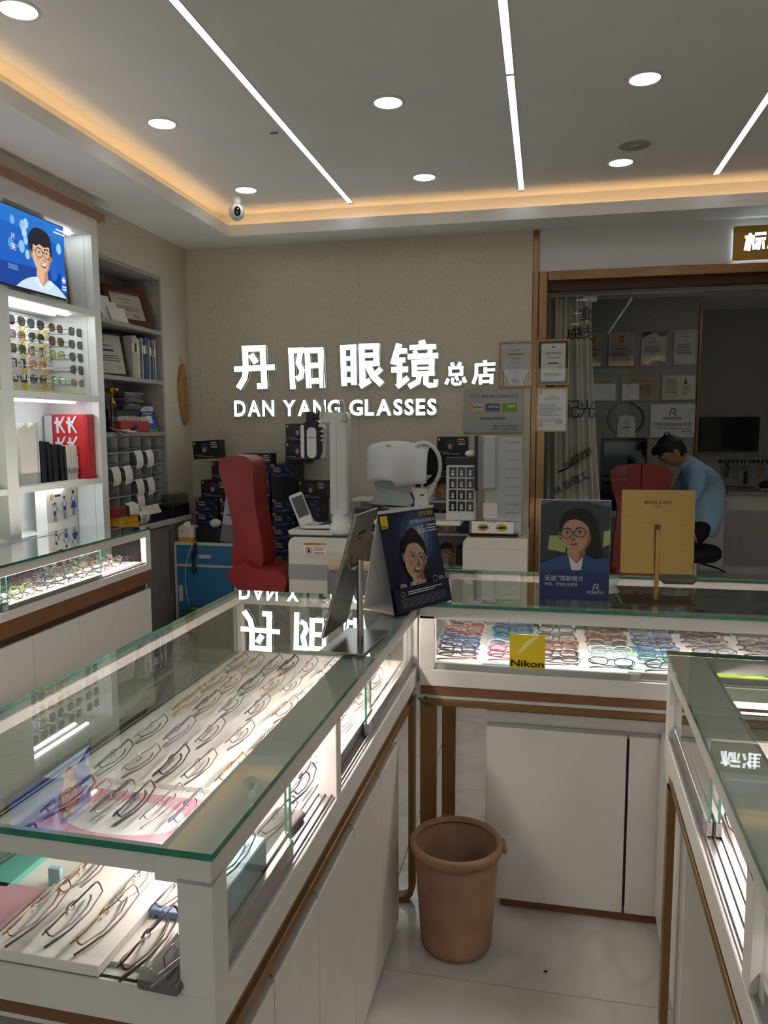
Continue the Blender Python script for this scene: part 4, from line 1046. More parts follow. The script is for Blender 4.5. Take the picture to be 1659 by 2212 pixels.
for r in range(5):
    for c in range(4):
        k = SG[r][c]
        if not k: continue
        tag_ = 'nearest the wall divider' if c == 0 else 'second from the wall divider' if c == 1 else 'third from the wall divider' if c == 2 else 'beside the side panel'
        eyeglasses(-2.588, RC_Y[c], RC_Z[r], 90+random.uniform(-3, 3), random.uniform(-3, 4), 'pilot' if SS[r][c] == 'round' else SS[r][c], 'wire', fmat('gun' if k in ('dark', 'grey') else 'gold'),
                   '%s lens %s sunglasses on the %s, %s' % (SW[k], SHW[SS[r][c]], pos[r], tag_), 'sunglasses on the lit rack', lm=SL[k], fold=False, detail=1, name='sunglasses', on_surface=False)
# shopping bags on the middle shelf
B0 = 1.2662
def bag(name, label, x0, x1, y0, y1, z0, h, m, draw=None, taper=.0, group=None):
    r = thing(name, label, 'paper bag', ((x0+x1)/2, (y0+y1)/2, z0), 0, group)
    dx, dy = (x1-x0)/2, (y1-y0)/2
    part('body', r, lambda q: q.raw([(-dx, -dy, 0), (dx, -dy, 0), (dx, dy, 0), (-dx, dy, 0), (-dx, -dy, h), (dx-taper, -dy, h), (dx-taper, dy, h), (-dx, dy, h)],
         [(0, 1, 5, 4), (1, 2, 6, 5), (2, 3, 7, 6), (3, 0, 4, 7), (4, 5, 6, 7)], m))
    if draw:
        P = Print(0); draw(P, dy, h); P.obj('print', r, (dx-taper*.2, 0, 0), (0, 0, radians(90)))
    return r
redp = mat('red_bag', '#b8262b', .35, var=.08, scale=5)
def d_red(P, w, h):
    wi = mat('white_bag_print', '#dfe3e8', .5)
    P.rect(-w, -.02, .01, h-.005, wi) if False else None
    for k in range(3):
        z = .03+.115*k
        for x in (-w+.075, -w+.15):
            P.rect(x, x+.016, z, z+.09, wi); P.rect(x-.012, x+.03, z+.052, z+.066, wi)
            P.poly([(x+.016, z+.045), (x+.045, z+.095), (x+.058, z+.095), (x+.03, z+.045), (x+.058, z), (x+.045, z)], wi)
    P.rect(-w, -w+.05, .0, h, mat('silver_bag_side', '#c9ced4', .4))
    P.stroke([(w-.16, h), (w-.08, h-.06), (w-.004, h)], .002, mat('red_crease', '#8f1a1f', .5)); P.stroke([(w-.012, .0), (w-.012, h)], .003, MATS['red_crease'])
rbg = thing('paper_bag', 'red glossy paper bag with large white characters on the middle shelf', 'paper bag', (-2.665, 3.942, B0))
part('body', rbg, lambda q: q.box(-.135, .135, -.032, .036, 0, .365, redp, .002))
P = Print(-.0325); d_red(P, .135, .36); P.obj('print', rbg)
for i in range(6):
    y = 3.405+.0215*i
    bag('paper_bag', 'flat white paper bag standing in the row on the middle shelf', -2.74, -2.585, y, y+.0205, B0, .29+.012*(i % 3), paper, None, .0, 'row of flat white bags')
bag('paper_bag', 'pale green flat paper bag beside the row of white bags', -2.74, -2.58, 3.535, 3.546, B0, .315, mat('pale_green_paper', '#c2cfc2', .7))
blk_b = mat('black_bag_paper', '#12131b', .55, var=.2)
for i in range(12):
    y = 3.548+.0208*i
    o = bag('paper_bag', 'flat black paper bag standing in the tight row of black bags', -2.75+random.uniform(0, .02), -2.60+random.uniform(0, .012), y, y+.0200, B0, .225-.0035*i+random.uniform(-.004, .006), blk_b, None, .004, 'tight row of black bags')
rope = mat('white_cord', '#d9d4cb', .8)
for i in range(4):
    y = 3.80+.0245*i
    o = bag('paper_bag', 'white paper bag with corded handles beside the black bags', -2.72, -2.595, y, y+.023, B0, .19, paper, None, .0, 'white corded bags')
    part('cord_handle', o, lambda m: m.tube([(.0645, -.004, .17), (.067, .004, .12), (.066, .008+.004*(i % 2), .06), (.067, -.004, .035), (.066, -.009, .08), (.0645, -.007, .15)], .003, rope, 6))
bag('paper_bag', 'black drawstring pouch bag standing behind the black bags', -2.79, -2.755, 3.70, 3.76, B0, .27, blk_b, None, .0)
# white bag with three little figures on the bottom shelf
def d_kids(P, w, h):
    P.rect(-w+.03, -w+.055, h-.075, h-.04, mat('mustard_ink', '#c9a12f', .6)); P.lines(-w+.06, -w+.125, h-.06, h-.045, 1, INK, 0, .8)
def d_kid(P, i, x, z, sc):
    if True:
        P.ell(x, z+.085*sc, .010*sc, .012*sc, SKIN2); P.ell(x, z+.094*sc, .011*sc, .008*sc, INK)
        P.poly([(x-.012*sc, z+.072*sc), (x+.012*sc, z+.072*sc), (x+.014*sc, z+.04*sc), (x-.014*sc, z+.04*sc)], mat('bag_shirt', '#f2f2f2', .7)); P.ring(x, z+.056*sc, .014*sc, .017*sc, .001, INK)
        if i == 2: P.poly([(x-.012*sc, z+.045*sc), (x+.012*sc, z+.045*sc), (x+.028*sc, z+.005*sc), (x-.028*sc, z+.005*sc)], INKB)
        else: P.rect(x-.014*sc, x+.014*sc, z+.012*sc, z+.042*sc, INKB)
        for q in (-.007, .007): P.stroke([(x+q*sc, z+.012*sc), (x+q*sc*1.2, z-.035*sc)], .005*sc, INK)
        P.stroke([(x-.012*sc, z+.068*sc), (x-.03*sc, z+(.10 if i == 0 else .045)*sc)], .004*sc, INK); P.stroke([(x+.012*sc, z+.068*sc), (x+.028*sc, z+.04*sc)], .004*sc, INK)
kb = bag('paper_bag', 'white paper bag printed with three small figures and a cord handle', -2.735, -2.665, 3.70, 4.0-.022, .9852, .245, paper, d_kids)
for i, (x, z, sc) in enumerate(((-.07, .075, .8), (.02, .09, .95), (.105, .105, 1.05))):
    P = Print(0); d_kid(P, i, x, z, sc); P.obj('figure_print', kb, (.035, 0, 0), (0, 0, radians(90)))
part('cord_handle', kb, lambda m: m.tube([(.038, .075*cos(radians(a))+.0, .225+.13*sin(radians(a))*1.0) for a in range(180, 361, 15)], .0025, greyw, 6))
card('shelf_talker', 'lilac and white price strip standing on the wall showcase', -2.41, 3.15, .01, .62, LZ+.0012, .002, mat('lilac_card', '#b9b4cf', .6), 'price strip')

# ================================================================== ALCOVE BOOKSHELF
AX0, AX1 = -2.86, -2.598
AL = thing('alcove_shelves', 'built-in grey-wood alcove shelves with books, frames and papers', 'shelf unit', (0, 0, 0))
pbox('back_panel', AL, (AX0-.008, AX0, 4.062, 4.958, .935, 2.578), greywood)
pbox('side_panel', AL, (AX0, AX1, 4.935, 4.958, .935, 2.578), greywood); pbox('side_panel', AL, (AX0, AX1, 4.062, 4.085, .935, 2.578), greywood)
pbox('top_panel', AL, (AX0, AX1, 4.085, 4.935, 2.555, 2.578), greywood)
for z0, z1 in ((2.185, 2.212), (1.850, 1.876), (1.498, 1.526)): pbox('shelf', AL, (AX0, AX1+.002, 4.085, 4.935, z0, z1), greywood, .001)
LCB = thing('low_cabinet', 'grey-wood low cabinet with a pale worktop below the alcove shelves', 'cabinet', (0, 0, 0))
pbox('body', LCB, (AX0, -2.53, 4.062, 4.93, 0, .90), greywood)
pbox('door', LCB, (-2.53, -2.515, 4.07, 4.49, .03, .885), mat('grey_wood_door', '#7d7770', .5, var=.12, scale=6, stretch=(1, 14, 1.2)), .001); pbox('door', LCB, (-2.53, -2.515, 4.495, 4.80, .03, .885), MATS['grey_wood_door'], .001)
pbox('worktop', LCB, (-2.597, -2.485, 4.062, 5.08, .90, .935), mat('pale_worktop', '#b9b4aa', .45), .002); pbox('worktop', LCB, (AX0, -2.597, 4.062, 4.958, .90, .934), MATS['pale_worktop'])
# top shelf
mahog = mat('mahogany', '#5d2a22', .35, var=.15, scale=8)
def d_plain(P, w, a, b):
    P.text('证书', 0, b-(b-a)*.30, (b-a)*.06, INKGO, 'c') if False else P.lines(-w*.5, w*.5, b-(b-a)*.24, b-(b-a)*.17, 1, INKGO, .05)
    P.lines(-w*.25, w*.25, b-(b-a)*.36, b-(b-a)*.31, 1, INKG); P.lines(-w*.75, w*.75, b-(b-a)*.66, b-(b-a)*.45, 3, INKG, .2); P.lines(-w*.5, -w*.05, a+(b-a)*.12, a+(b-a)*.2, 1, INKG); P.lines(w*.2, w*.6, a+(b-a)*.1, a+(b-a)*.24, 2, INKG)
fr = cert('picture_frame', 'certificate leaning in a wide mahogany frame on the top alcove shelf', -2.665, 4.68, 2.2128, .36, .275, radians(80), mahog, kraft, d_plain, radians(-22), .045, 'picture frame', fd=.02)
fr.rotation_euler = Euler((radians(-20), radians(0), radians(72)), 'XYZ')
for i in range(3):
    o = thing('card_sheet', 'white card leaning beside the mahogany frame', 'card', (-2.70+.03*i, 4.41+.045*i, 2.2124), 0, 'cards leaning on the top alcove shelf', (radians(-12-6*i), 0, radians(75)))
    pbox('sheet', o, (-.07, .07, 0, .003, 0, .17-.03*i), paper)
# second shelf: dark plaque and books
def d_plaque(P, w, a, b):
    rlogo(P, -w*.3, b-.05, .025, INK); P.lines(-w*.7, w*.2, b-.075, b-.065, 1, INK); P.lines(-w*.6, w*.4, b-.11, b-.095, 1, INK, .1, .8); P.lines(-w*.8, w*.8, b-.175, b-.13, 3, INKG, .2); P.stroke([(w*.3, a+.05), (w*.55, a+.035), (w*.9, a+.05)], .002, INK); P.ring(w*.6, a+.055, .012, .010, .001, INK)
pf = cert('award_plaque', 'white certificate on a black plaque leaning on the book shelf', -2.675, 4.435, 1.8768, .25, .285, radians(72), blackp, paper, d_plaque, radians(-12), .016, 'plaque')
by = 4.585
BK = [('#a8a59c', .020, .27), ('#b7b3a8', .014, .265), ('#c4b48a', .024, .275), ('#b9b6b0', .012, .26), ('#d2d0cc', .020, .255), ('#6f8a9c', .016, .25), ('#7b2a2c', .016, .245), ('#a9acae', .018, .27), ('#16243f', .03, .27),
      ('#2a4a86', .032, .28), ('#26406f', .016, .28), ('#cfc9b8', .012, .265), ('#39506b', .016, .265), ('#20363f', .018, .255), ('#8a98a3', .014, .27), ('#34567c', .016, .26), ('#c9c6bd', .016, .27)]
BKW = ['grey', 'pale grey', 'tan', 'thin grey', 'white', 'blue-grey', 'maroon', 'silver grey', 'navy', 'wide blue', 'thin dark blue', 'cream', 'slate', 'dark green-grey', 'pale slate', 'mid blue', 'ivory']
for i, (c, w, h) in enumerate(BK):
    bm2 = mat('book_%d' % i, c, .6, var=.06)
    o = thing('book', '%s book upright in the row on the second alcove shelf' % BKW[i], 'book', (-2.62, by, 1.8762), 0, 'books on the alcove shelf')
    pbox('cover', o, (-.17, 0, 0, w-.001, 0, h), bm2, .0015)
    Print(0).rect(.002, w-.003, h*.62, h*.82, [INKW, INKGO, INK, INKW][i % 4]).obj('spine_label', o, (.0002, 0, 0), (0, 0, radians(90)))
    by += w
tag(MB().tube([(-2.596, 4.80, 1.85), (-2.592, 4.815, 1.82), (-2.588, 4.83, 1.795)], .002, mat('red_string', '#a8342c', .7), 6).obj('ribbon'), 'short red ribbon hanging from the book shelf edge', 'ribbon')
# third shelf
trp = thing('trophy', 'gold cup trophy on a tapering glass base', 'trophy', (-2.645, 4.365, 1.5262))
part('glass_base', trp, lambda m: m.lathe([(.0, 0), (.034, 0), (.036, .01), (.024, .16), (.028, .175), (.0, .175)], CLEARP, 8))
part('cup', trp, lambda m: m.lathe([(.020, .175), (.022, .185), (.010, .20), (.009, .225), (.016, .235), (.038, .25), (.042, .27), (.040, .272), (.030, .255), (.0, .245)], mat('trophy_gold', '#b5832b', .2, .95), 20))
st = 0
for i in range(9):
    o = thing('card_folder', 'dark wrapped lens envelope in the heap on the third alcove shelf', 'envelope', (-2.70+random.uniform(-.012, .012), 4.62+random.uniform(-.012, .012), 1.672+.0125*i), radians(random.uniform(-9, 9)), 'heap of lens envelopes')
    pbox('sleeve', o, (-.055, .055, -.10, .10, 0, .0115), mat('slate_sleeve_%d' % (i % 3), ('#2d3338', '#4d565b', '#6b757a')[i % 3], .45), .001)
ob = thing('document_box', 'black box under the heap of lens envelopes', 'box', (-2.72, 4.62, 1.5262)); pbox('body', ob, (-.10, .03, -.13, .15, 0, .1455), blackp, .003)
rb = thing('card_box', 'red open box of upright record cards on the third alcove shelf', 'box', (-2.628, 4.59, 1.5262))
part('box', rb, lambda m: [m.box(-.055, .022, -.20, -.197, 0, .07, INKR), m.box(-.055, .022, .147, .15, 0, .07, INKR), m.box(.019, .022, -.197, .147, 0, .07, INKR), m.box(-.055, -.052, -.197, .147, 0, .07, INKR), m.box(-.055, .022, -.2, .15, 0, .003, INKR)])
for i in range(22): pbox('record_card', rb, (-.045, .012, -.19+.015*i, -.186+.015*i, .003, .10+random.uniform(-.006, .006)), [paper, kraft, MATS['pink_card']][(i*5) % 3] if i < 17 else paper)
qs = thing('payment_card', 'leaning blue payment card stand with a white header', 'card stand', (-2.640, 4.845, 1.5262), 0, None, (radians(-20), 0, radians(65)))
pbox('board', qs, (-.055, .055, 0, .004, 0, .185), mat('royal_blue_card', '#1f3f9c', .4))
P = Print(0); P.rect(-.055, .055, .150, .185, INKW); P.lines(-.015, .02, .160, .172, 1, INK); P.lines(-.035, .035, .128, .140, 1, INKW, 0, .6); P.rect(-.024, .024, .062, .118, INKW); P.poly([(-.055, 0), (.055, 0), (.055, .012), (0, .024), (-.04, .016)], mat('green_print', '#3f9a4a', .6)); P.obj('print', qs)
for i in range(4):
    o = thing('loose_papers', 'crumpled white receipt hanging over the third shelf edge', 'paper', (-2.60, 4.36+.03*i, 1.5265), 0, 'papers over the alcove shelf edge', (radians(8*i-10), radians(25-7*i), radians(20*i)))
    pbox('sheet', o, (-.05, .05, -.05, .05, .002+.004*i, .003+.004*i), paper)
bp2 = thing('leaflets', 'fan of blue leaflets in front of the red card box', 'leaflets', (-2.583, 4.49, 1.5264)); part('sheets', bp2, lambda m: [m.box(-.018, .014, -.05+.008*i, .05+.008*i, .001+.006*i, .002+.006*i, INKB, 0, Matrix.Rotation(radians(6*i), 4, 'X')) for i in range(4)])
# clear drawer tower with receipts
DR = thing('drawer_rack', 'rack of clear plastic pigeonhole drawers stuffed with receipts', 'drawer rack', (-2.62, 4.12, .9362))
dark_in = mat('drawer_dark', '#3d3b3a', .7)
pbox('backing', DR, (-.20, -.19, .10, .80, .09, .555), dark_in)
ny, nz = 5, 5; pw, ph = .140, .093
line_ = mat('drawer_edge', '#c4c4c0', .35)
for j in range(nz+1): pbox('rail', DR, (-.185, .0, .10, .80, .09+ph*j-.003, .09+ph*j+.003), line_)
for i in range(ny+1): pbox('divider', DR, (-.185, -.002, .10+pw*i-.0025, .10+pw*i+.0025, .09, .09+ph*nz), line_)
for i in range(ny):
    for j in range(nz):
        part('drawer', DR, lambda m: m.raw([(.002, .104+pw*i, .096+ph*j), (.002, .096+pw*(i+1), .096+ph*j), (.022, .096+pw*(i+1), .125+ph*j), (.022, .104+pw*i, .125+ph*j)], [(0, 1, 2, 3)], CLEARP))
for k, (i, j) in enumerate(((2, 3), (3, 3), (1, 2), (0, 2), (2, 1), (3, 1), (2, 0))):
    o = thing('receipt', 'curled white receipt hanging out of the clear drawers', 'receipt', (-2.594, 4.12+.10+pw*(i+.5), .9362+.09+ph*(j+.75)), 0, 'receipts in the clear drawers')
    part('slip', o, lambda m: m.raw([(-.01, -.045, .03), (-.01, .04, .035), (.006, -.047, .0), (.006, .042, .004), (.012, -.046, -.045), (.010, .043, -.05), (.002, -.044, -.085), (.0, .04, -.08)], [(0, 1, 3, 2), (2, 3, 5, 4), (4, 5, 7, 6)], paper, True))
# on the low worktop
WZ = .9352
yb = thing('carton', 'mustard yellow carton with small logo on the low worktop', 'box', (-2.545, 4.25, WZ)); pbox('body', yb, (-.045, .045, -.10, .12, 0, .078), mat('mustard_card', '#cf9a26', .5), .001)
P = Print(0); P.ring(-.03, .05, .008, .008, .0015, INK); P.lines(-.05, -.01, .03, .038, 1, INK); P.obj('print', yb, (.0452, 0, 0), (0, 0, radians(90)))
rd = thing('receipt_tray', 'clear tray of red slips on top of the mustard carton', 'tray', (-2.545, 4.22, WZ+.0782)); pbox('slips', rd, (-.04, .04, -.07, .08, .002, .055), mat('faded_red_paper', '#b4434a', .6), .001)
part('tray', rd, lambda m: m.raw([(.042, -.075, 0), (.042, .085, 0), (.042, .085, .06), (.042, -.075, .06)], [(0, 1, 2, 3)], CLEARP))
pr = thing('receipt', 'long white receipt draped over the clear tray of red slips', 'receipt', (-2.50, 4.315, WZ+.079)); part('slip', pr, lambda m: m.raw([(-.03, -.05, .075), (-.03, .05, .08), (.004, -.055, .06), (.006, .05, .062), (.006, -.055, .005), (.004, .06, .0)], [(0, 1, 3, 2), (2, 3, 5, 4)], paper, True))
r2 = thing('receipt', 'curled roll of white receipt beside the mustard carton', 'receipt', (-2.535, 4.44, WZ)); part('roll', r2, lambda m: m.cyl((0, -.055, .045), (0, .055, .045), .043, paper, n=22, caps=False))
P = Print(0); P.lines(-.04, .04, .02, .07, 4, INKG); P.obj('print', r2, (.0440, 0, 0), (0, 0, radians(90)))
bx = thing('equipment_tray', 'black flat equipment tray on the low worktop', 'tray', (-2.55, 4.66, WZ)); pbox('body', bx, (-.05, .045, -.13, .14, 0, .055), blackp, .004)
cl = thing('desk_calendar', 'cream folded prism card with yellow end on the black tray', 'desk card', (-2.55, 4.60, WZ+.0553)); part('card', cl, lambda m: m.prism([(-.03, 0), (.03, 0), (0, .055)], -.11, .11, kraft, 'y')); part('end', cl, lambda m: m.prism([(-.031, 0), (.031, 0), (0, .056)], .1101, .112, mat('yolk_card', '#d2a52c', .5), 'y'))
bb = thing('storage_box', 'black box with a clear empty case on top by the wall corner', 'box', (-2.54, 4.94, WZ)); pbox('body', bb, (-.05, .05, -.13, .125, 0, .085), blackp, .002)
part('clear_case', bb, lambda m: [m.raw([(a, b, .087), (c, d, .087), (c, d, .16), (a, b, .16)], [(0, 1, 2, 3)], CLEARP) for a, b, c, d in ((.045, -.12, .045, .12), (-.045, -.12, -.045, .12), (-.045, .12, .045, .12), (-.045, -.12, .045, -.12))])
# wooden plaque on the wall by the corner
wp = thing('wood_plaque', 'carved live-edge wood slice plaque hanging on the left wall', 'wall plaque', (-2.598, 5.215, 1.58))
woodm = mat('light_wood', '#a67c4b', .5, var=.2, scale=10, stretch=(1, 1, .2), bump=.2)
part('slab', wp, lambda m: m.prism([(.03, 0), (.065, .03), (.075, .12), (.07, .22), (.055, .30), (.035, .38), (.02, .43), (-.0, .435), (-.03, .40), (-.055, .33), (-.06, .25), (-.045, .15), (-.02, .05), (.01, .0)], 0, .02, woodm, 'x'))
P = Print(0); 
for k in range(5): P.stroke([(-.02+.012*k % .03, .12+.05*k), (.01, .14+.05*k), (.03, .125+.05*k), (.02, .11+.05*k)], .004, mat('burnt_wood', '#5a3a1e', .7))
P.obj('carving', wp, (.0205, 0, 0), (0, 0, radians(90)))
part('cord', wp, lambda m: m.tube([(.01, 0, .43), (.004, -.004, .47), (.002, .002, .49)], .002, INKR, 5))

# ================================================================== BACK WALL
YW = YB-.003
signm = emis('sign_glow', '#eefcff', E_SIGN)
signb = mat('sign_side_blue', '#3f5a66', .5)
SG_ = thing('wall_sign', 'glowing white raised shop-name characters on the greige wall', 'sign', (0, YW, 0))
def letter(s, x0, x1, z0, z1, depth=.03):
    vs, fs, w, h = text_mesh(s, .03)
    mb = MB(); sx, sz = (x1-x0)/w, (z1-z0)/h
    P3 = [(x0+v[0]*sx, 0, z0+v[1]*sz) for v in vs]; n = len(P3)
    mb.raw([(p[0], -depth, p[2]) for p in P3], fs, signm)
    ed = {}
    for f in fs:
        for i in range(len(f)): k = tuple(sorted((f[i], f[(i+1) % len(f)]))); ed[k] = ed.get(k, 0)+1
    mb.raw([(p[0], -depth, p[2]) for p in P3]+[(p[0], -.004, p[2]) for p in P3], [(a, b, n+b, n+a) for (a, b), c in ed.items() if c == 1], signb)
    return mb.obj('letter', SG_)
# block characters: every stroke a bar (points and width in a drawing grid, y down)
CH = {
 '丹': ((35, 420, 78, 488), [([(143, 85), (147, 300), (132, 375), (72, 468)], 56), ([(112, 108), (335, 105)], 55), ([(307, 80), (318, 445)], 56), ([(346, 447), (248, 449)], 54), ([(35, 291), (418, 279)], 50), ([(195, 160), (245, 240)], 58)]),
 '阳': ((530, 885, 78, 465), [([(558, 82), (571, 465)], 52), ([(532, 108), (685, 104)], 50), ([(655, 82), (628, 222), (662, 295), (650, 350), (606, 374)], 54), ([(712, 85), (724, 458)], 52), ([(688, 110), (858, 108)], 52), ([(836, 85), (853, 458)], 54), ([(735, 250), (838, 248)], 50), ([(740, 394), (845, 392)], 52)]),
 '眼': ((45, 428, 57, 455), [([(70, 65), (78, 422)], 50), ([(160, 62), (164, 415)], 52), ([(46, 86), (186, 84)], 44), ([(70, 182), (165, 181)], 40), ([(70, 273), (165, 272)], 45), ([(72, 370), (165, 369)], 46), ([(232, 62), (240, 405)], 52), ([(207, 82), (385, 80)], 50), ([(358, 60), (362, 250)], 54), ([(230, 158), (370, 156)], 42), ([(230, 232), (385, 230)], 48), ([(216, 430), (306, 376)], 48), ([(288, 250), (330, 340), (407, 415)], 56), ([(402, 275), (345, 330)], 46)]),
 '镜': ((490, 918, 20, 455), [([(570, 50), (515, 230)], 58), ([(555, 116), (640, 113)], 46), ([(540, 195), (625, 193)], 44), ([(498, 278), (650, 276)], 50), ([(575, 190), (570, 420)], 48), ([(548, 430), (650, 350)], 50), ([(768, 25), (780, 72)], 60), ([(662, 85), (897, 83)], 44), ([(705, 112), (724, 150)], 40), ([(852, 110), (830, 150)], 40), ([(645, 165), (915, 160)], 48), ([(703, 195), (708, 340)], 48), ([(858, 192), (858, 335)], 50), ([(680, 215), (882, 213)], 42), ([(700, 270), (870, 268)], 26), ([(690, 318), (882, 315)], 44), ([(748, 330), (738, 385), (655, 430)], 50), ([(808, 330), (808, 405), (835, 420), (893, 418), (896, 370)], 46)]),
 '总': ((75, 428, 98, 452), [([(185, 108), (215, 165)], 56), ([(325, 105), (290, 165)], 56), ([(163, 165), (166, 308)], 50), ([(338, 162), (338, 305)], 52), ([(138, 186), (365, 183)], 46), ([(142, 284), (365, 281)], 44), ([(138, 343), (100, 425)], 52), ([(203, 330), (205, 410), (232, 426), (322, 421), (332, 378)], 46), ([(255, 308), (285, 375)], 46), ([(363, 325), (402, 405)], 54)]),
 '店': ((512, 862, 72, 440), [([(706, 75), (712, 125)], 62), ([(556, 145), (862, 132)], 46), ([(583, 130), (580, 300), (535, 425)], 52), ([(715, 180), (717, 300)], 52), ([(720, 222), (857, 218)], 42), ([(643, 285), (643, 438)], 50), ([(808, 280), (808, 432)], 52), ([(618, 305), (835, 300)], 44), ([(640, 395), (820, 392)], 44)]),
 '标': ((362, 850, 225, 705), [([(380, 345), (598, 340)], 76), ([(497, 250), (480, 705)], 72), ([(440, 395), (396, 690)], 62), ([(550, 395), (592, 680)], 62), ([(605, 275), (850, 272)], 78), ([(600, 415), (845, 410)], 76), ([(712, 430), (692, 690)], 70), ([(650, 470), (625, 670)], 52), ([(785, 465), (805, 670)], 56)]),
 '准': ((880, 1320, 225, 705), [([(920, 230), (945, 380)], 66), ([(955, 470), (905, 670)], 66), ([(1085, 235), (1000, 420)], 62), ([(1055, 330), (1055, 705)], 66), ([(1050, 330), (1315, 327)], 58), ([(1060, 440), (1300, 437)], 52), ([(1060, 550), (1300, 547)], 52), ([(1050, 668), (1320, 665)], 60), ([(1182, 330), (1182, 660)], 66), ([(1165, 232), (1195, 300)], 60)]),
}
def character(s, x0, x1, z0, z1, parent, depth=.03, back=-.004):
    (a0, a1, b0, b1), st = CH[s]; mb = MB()
    for pts, w in st:
        n = len(pts); L, R_ = [], []
        for i, p in enumerate(pts):
            q0, q1 = pts[max(0, i-1)], pts[min(n-1, i+1)]
            dx, dy = q1[0]-q0[0], q1[1]-q0[1]; ln = sqrt(dx*dx+dy*dy)
            L.append((p[0]-dy/ln*w/2, p[1]+dx/ln*w/2)); R_.append((p[0]+dy/ln*w/2, p[1]-dx/ln*w/2))
        ring = [(x0+(p[0]-a0)/(a1-a0)*(x1-x0), z1-(p[1]-b0)/(b1-b0)*(z1-z0)) for p in L+R_[::-1]]
        m = len(ring)
        mb.raw([(p[0], -depth, p[1]) for p in ring], [(i, i+1, m-2-i, m-1-i) for i in range(n-1)], signm)
        mb.raw([(p[0], -depth+.0006, p[1]) for p in ring]+[(p[0], back, p[1]) for p in ring], [(i, (i+1) % m, m+(i+1) % m, m+i) for i in range(m)], signb)
    return mb.obj('character', parent)
for s, x0, x1, z0, z1 in (('丹', -2.234, -1.918, 1.822, 2.145), ('阳', -1.818, -1.538, 1.828, 2.122), ('眼', -1.431, -1.112, 1.818, 2.135), ('镜', -1.068, -.730, 1.812, 2.151), ('总', -.688, -.530, 1.832, 1.995), ('店', -.500, -.340, 1.838, 2.004)):
    character(s, x0, x1, z0, z1, SG_)
def word(s, x0, x1, z0, z1):
    # spread the letters of a word by their own widths
    ws = [text_mesh(c, .03)[2] for c in s]; gap = .10; tot = sum(ws)+gap*(len(s)-1); k = (x1-x0)/tot; x = x0
    for c, w in zip(s, ws): letter(c, x, x+w*k, z0, z1); x += (w+gap)*k
word('DAN', -2.241, -1.930, 1.634, 1.750); word('YANG', -1.865, -1.435, 1.634, 1.748); word('GLASSES', -1.368, -.742, 1.633, 1.747)
crk = tag(Print(0, .0005).stroke([(-2.45, 2.375), (-2.42, 2.41), (-2.40, 2.42), (-2.375, 2.44)], .004, mat('wall_scratch', '#8f8877', .9)).obj('wall_scratch', None, (0, YW, 0)), 'thin curved scratch on the wallpaper near the corner', 'scratch')
# certificates on the wall and brass frame
goldf = mat('gold_frame', '#b08a52', .3, .7)
def d_hoya(P, w, a, b):
    P.rect(-w, w, a, b, mat('lavender_paper', '#d5d2d8', .7))
    P.text('HOYA', 0, b-.055, .015, mat('slate_ink', '#4a5560', .6), 'c', .0, .062); P.rect(-.055, .055, b-.080, b-.070, mat('copper_ink', '#b08257', .5))
    P.text('授权零售商', 0, b-.108, .013, MATS['slate_ink'], 'c', 0, .07); P.lines(-.036, .036, b-.130, b-.123, 1, INKG, .05); P.lines(-.022, .022, b-.168, b-.163, 1, INKG); P.ring(0, a+.085, .018, .018, .002, INKG); P.lines(-.026, .026, a+.015, a+.05, 4, INKG, .05)
    for s in (-1, 1): P.stroke([(s*w*.93, a+.105), (s*w*.85, a+.085), (s*w*.66, a+.055), (s*w*.55, a+.025), (s*w*.62, a+.003)], [.004, .012, .014, .012, .010], INKGO); P.stroke([(s*w*.95, a+.07), (s*w*.82, a+.045), (s*w*.76, a+.02), (s*w*.84, a+.003)], [.003, .009, .010, .006], MATS['copper_ink'])
cert('certificate', 'pale lavender certificate with gold ribbons in a gold frame on the wall', -.2025, YW-.001, 1.818, .225, .306, 0, goldf, paper, d_hoya, 0, .010)
def d_auth(P, w, a, b):
    P.rect(-w, w, a, b, NAVY); P.prin = None
    P.poly(rrect(-w+.018, w-.018, a+.018, b-.018, .008, 3), paper)
    P.ell(0, b-.042, .010, .006, NAVY); P.text('授权零售商', 0, b-.092, .018, mat('navy_ink', '#26305a', .6), 'c', .01, .10); P.lines(-.040, .040, b-.116, b-.109, 1, INK, 0); P.rect(-.035, .035, b-.152, b-.144, NAVY); P.ring(.045, a+.105, .014, .014, .003, INKR); P.lines(-.06, .06, a+.048, a+.074, 3, INKG, .1); P.lines(-.05, .03, a+.028, a+.036, 1, INKG)
cert('certificate', 'white and navy certificate in a gold frame on the brass upright', .045, YB-.024, 1.827, .213, .303, 0, goldf, paper, d_auth, 0, .009)
def d_cert3(P, w, a, b):
    P.rect(-w+.008, -w+.03, b-.034, b-.010, INKGO); P.lines(-.036, .036, b-.058, b-.047, 1, mat('pale_gold_ink', '#c9a877', .6), .05, .8); P.lines(-.055, .055, b-.074, b-.063, 1, MATS['pale_gold_ink'], .05, .8); P.lines(-w+.012, w-.012, b-.185, b-.10, 7, INKG, .4, .35); P.lines(-w+.012, w-.012, b-.222, b-.196, 4, INKG, .1, .3); P.ring(.045, a+.055, .020, .013, .005, INKR); P.lines(-w+.012, -w+.045, a+.03, a+.055, 3, INK, .3)
cert('certificate', 'white certificate with gold heading and red seal below the navy one', .043, YB-.024, 1.514, .211, .298, 0, goldf, paper, d_cert3, 0, .009)
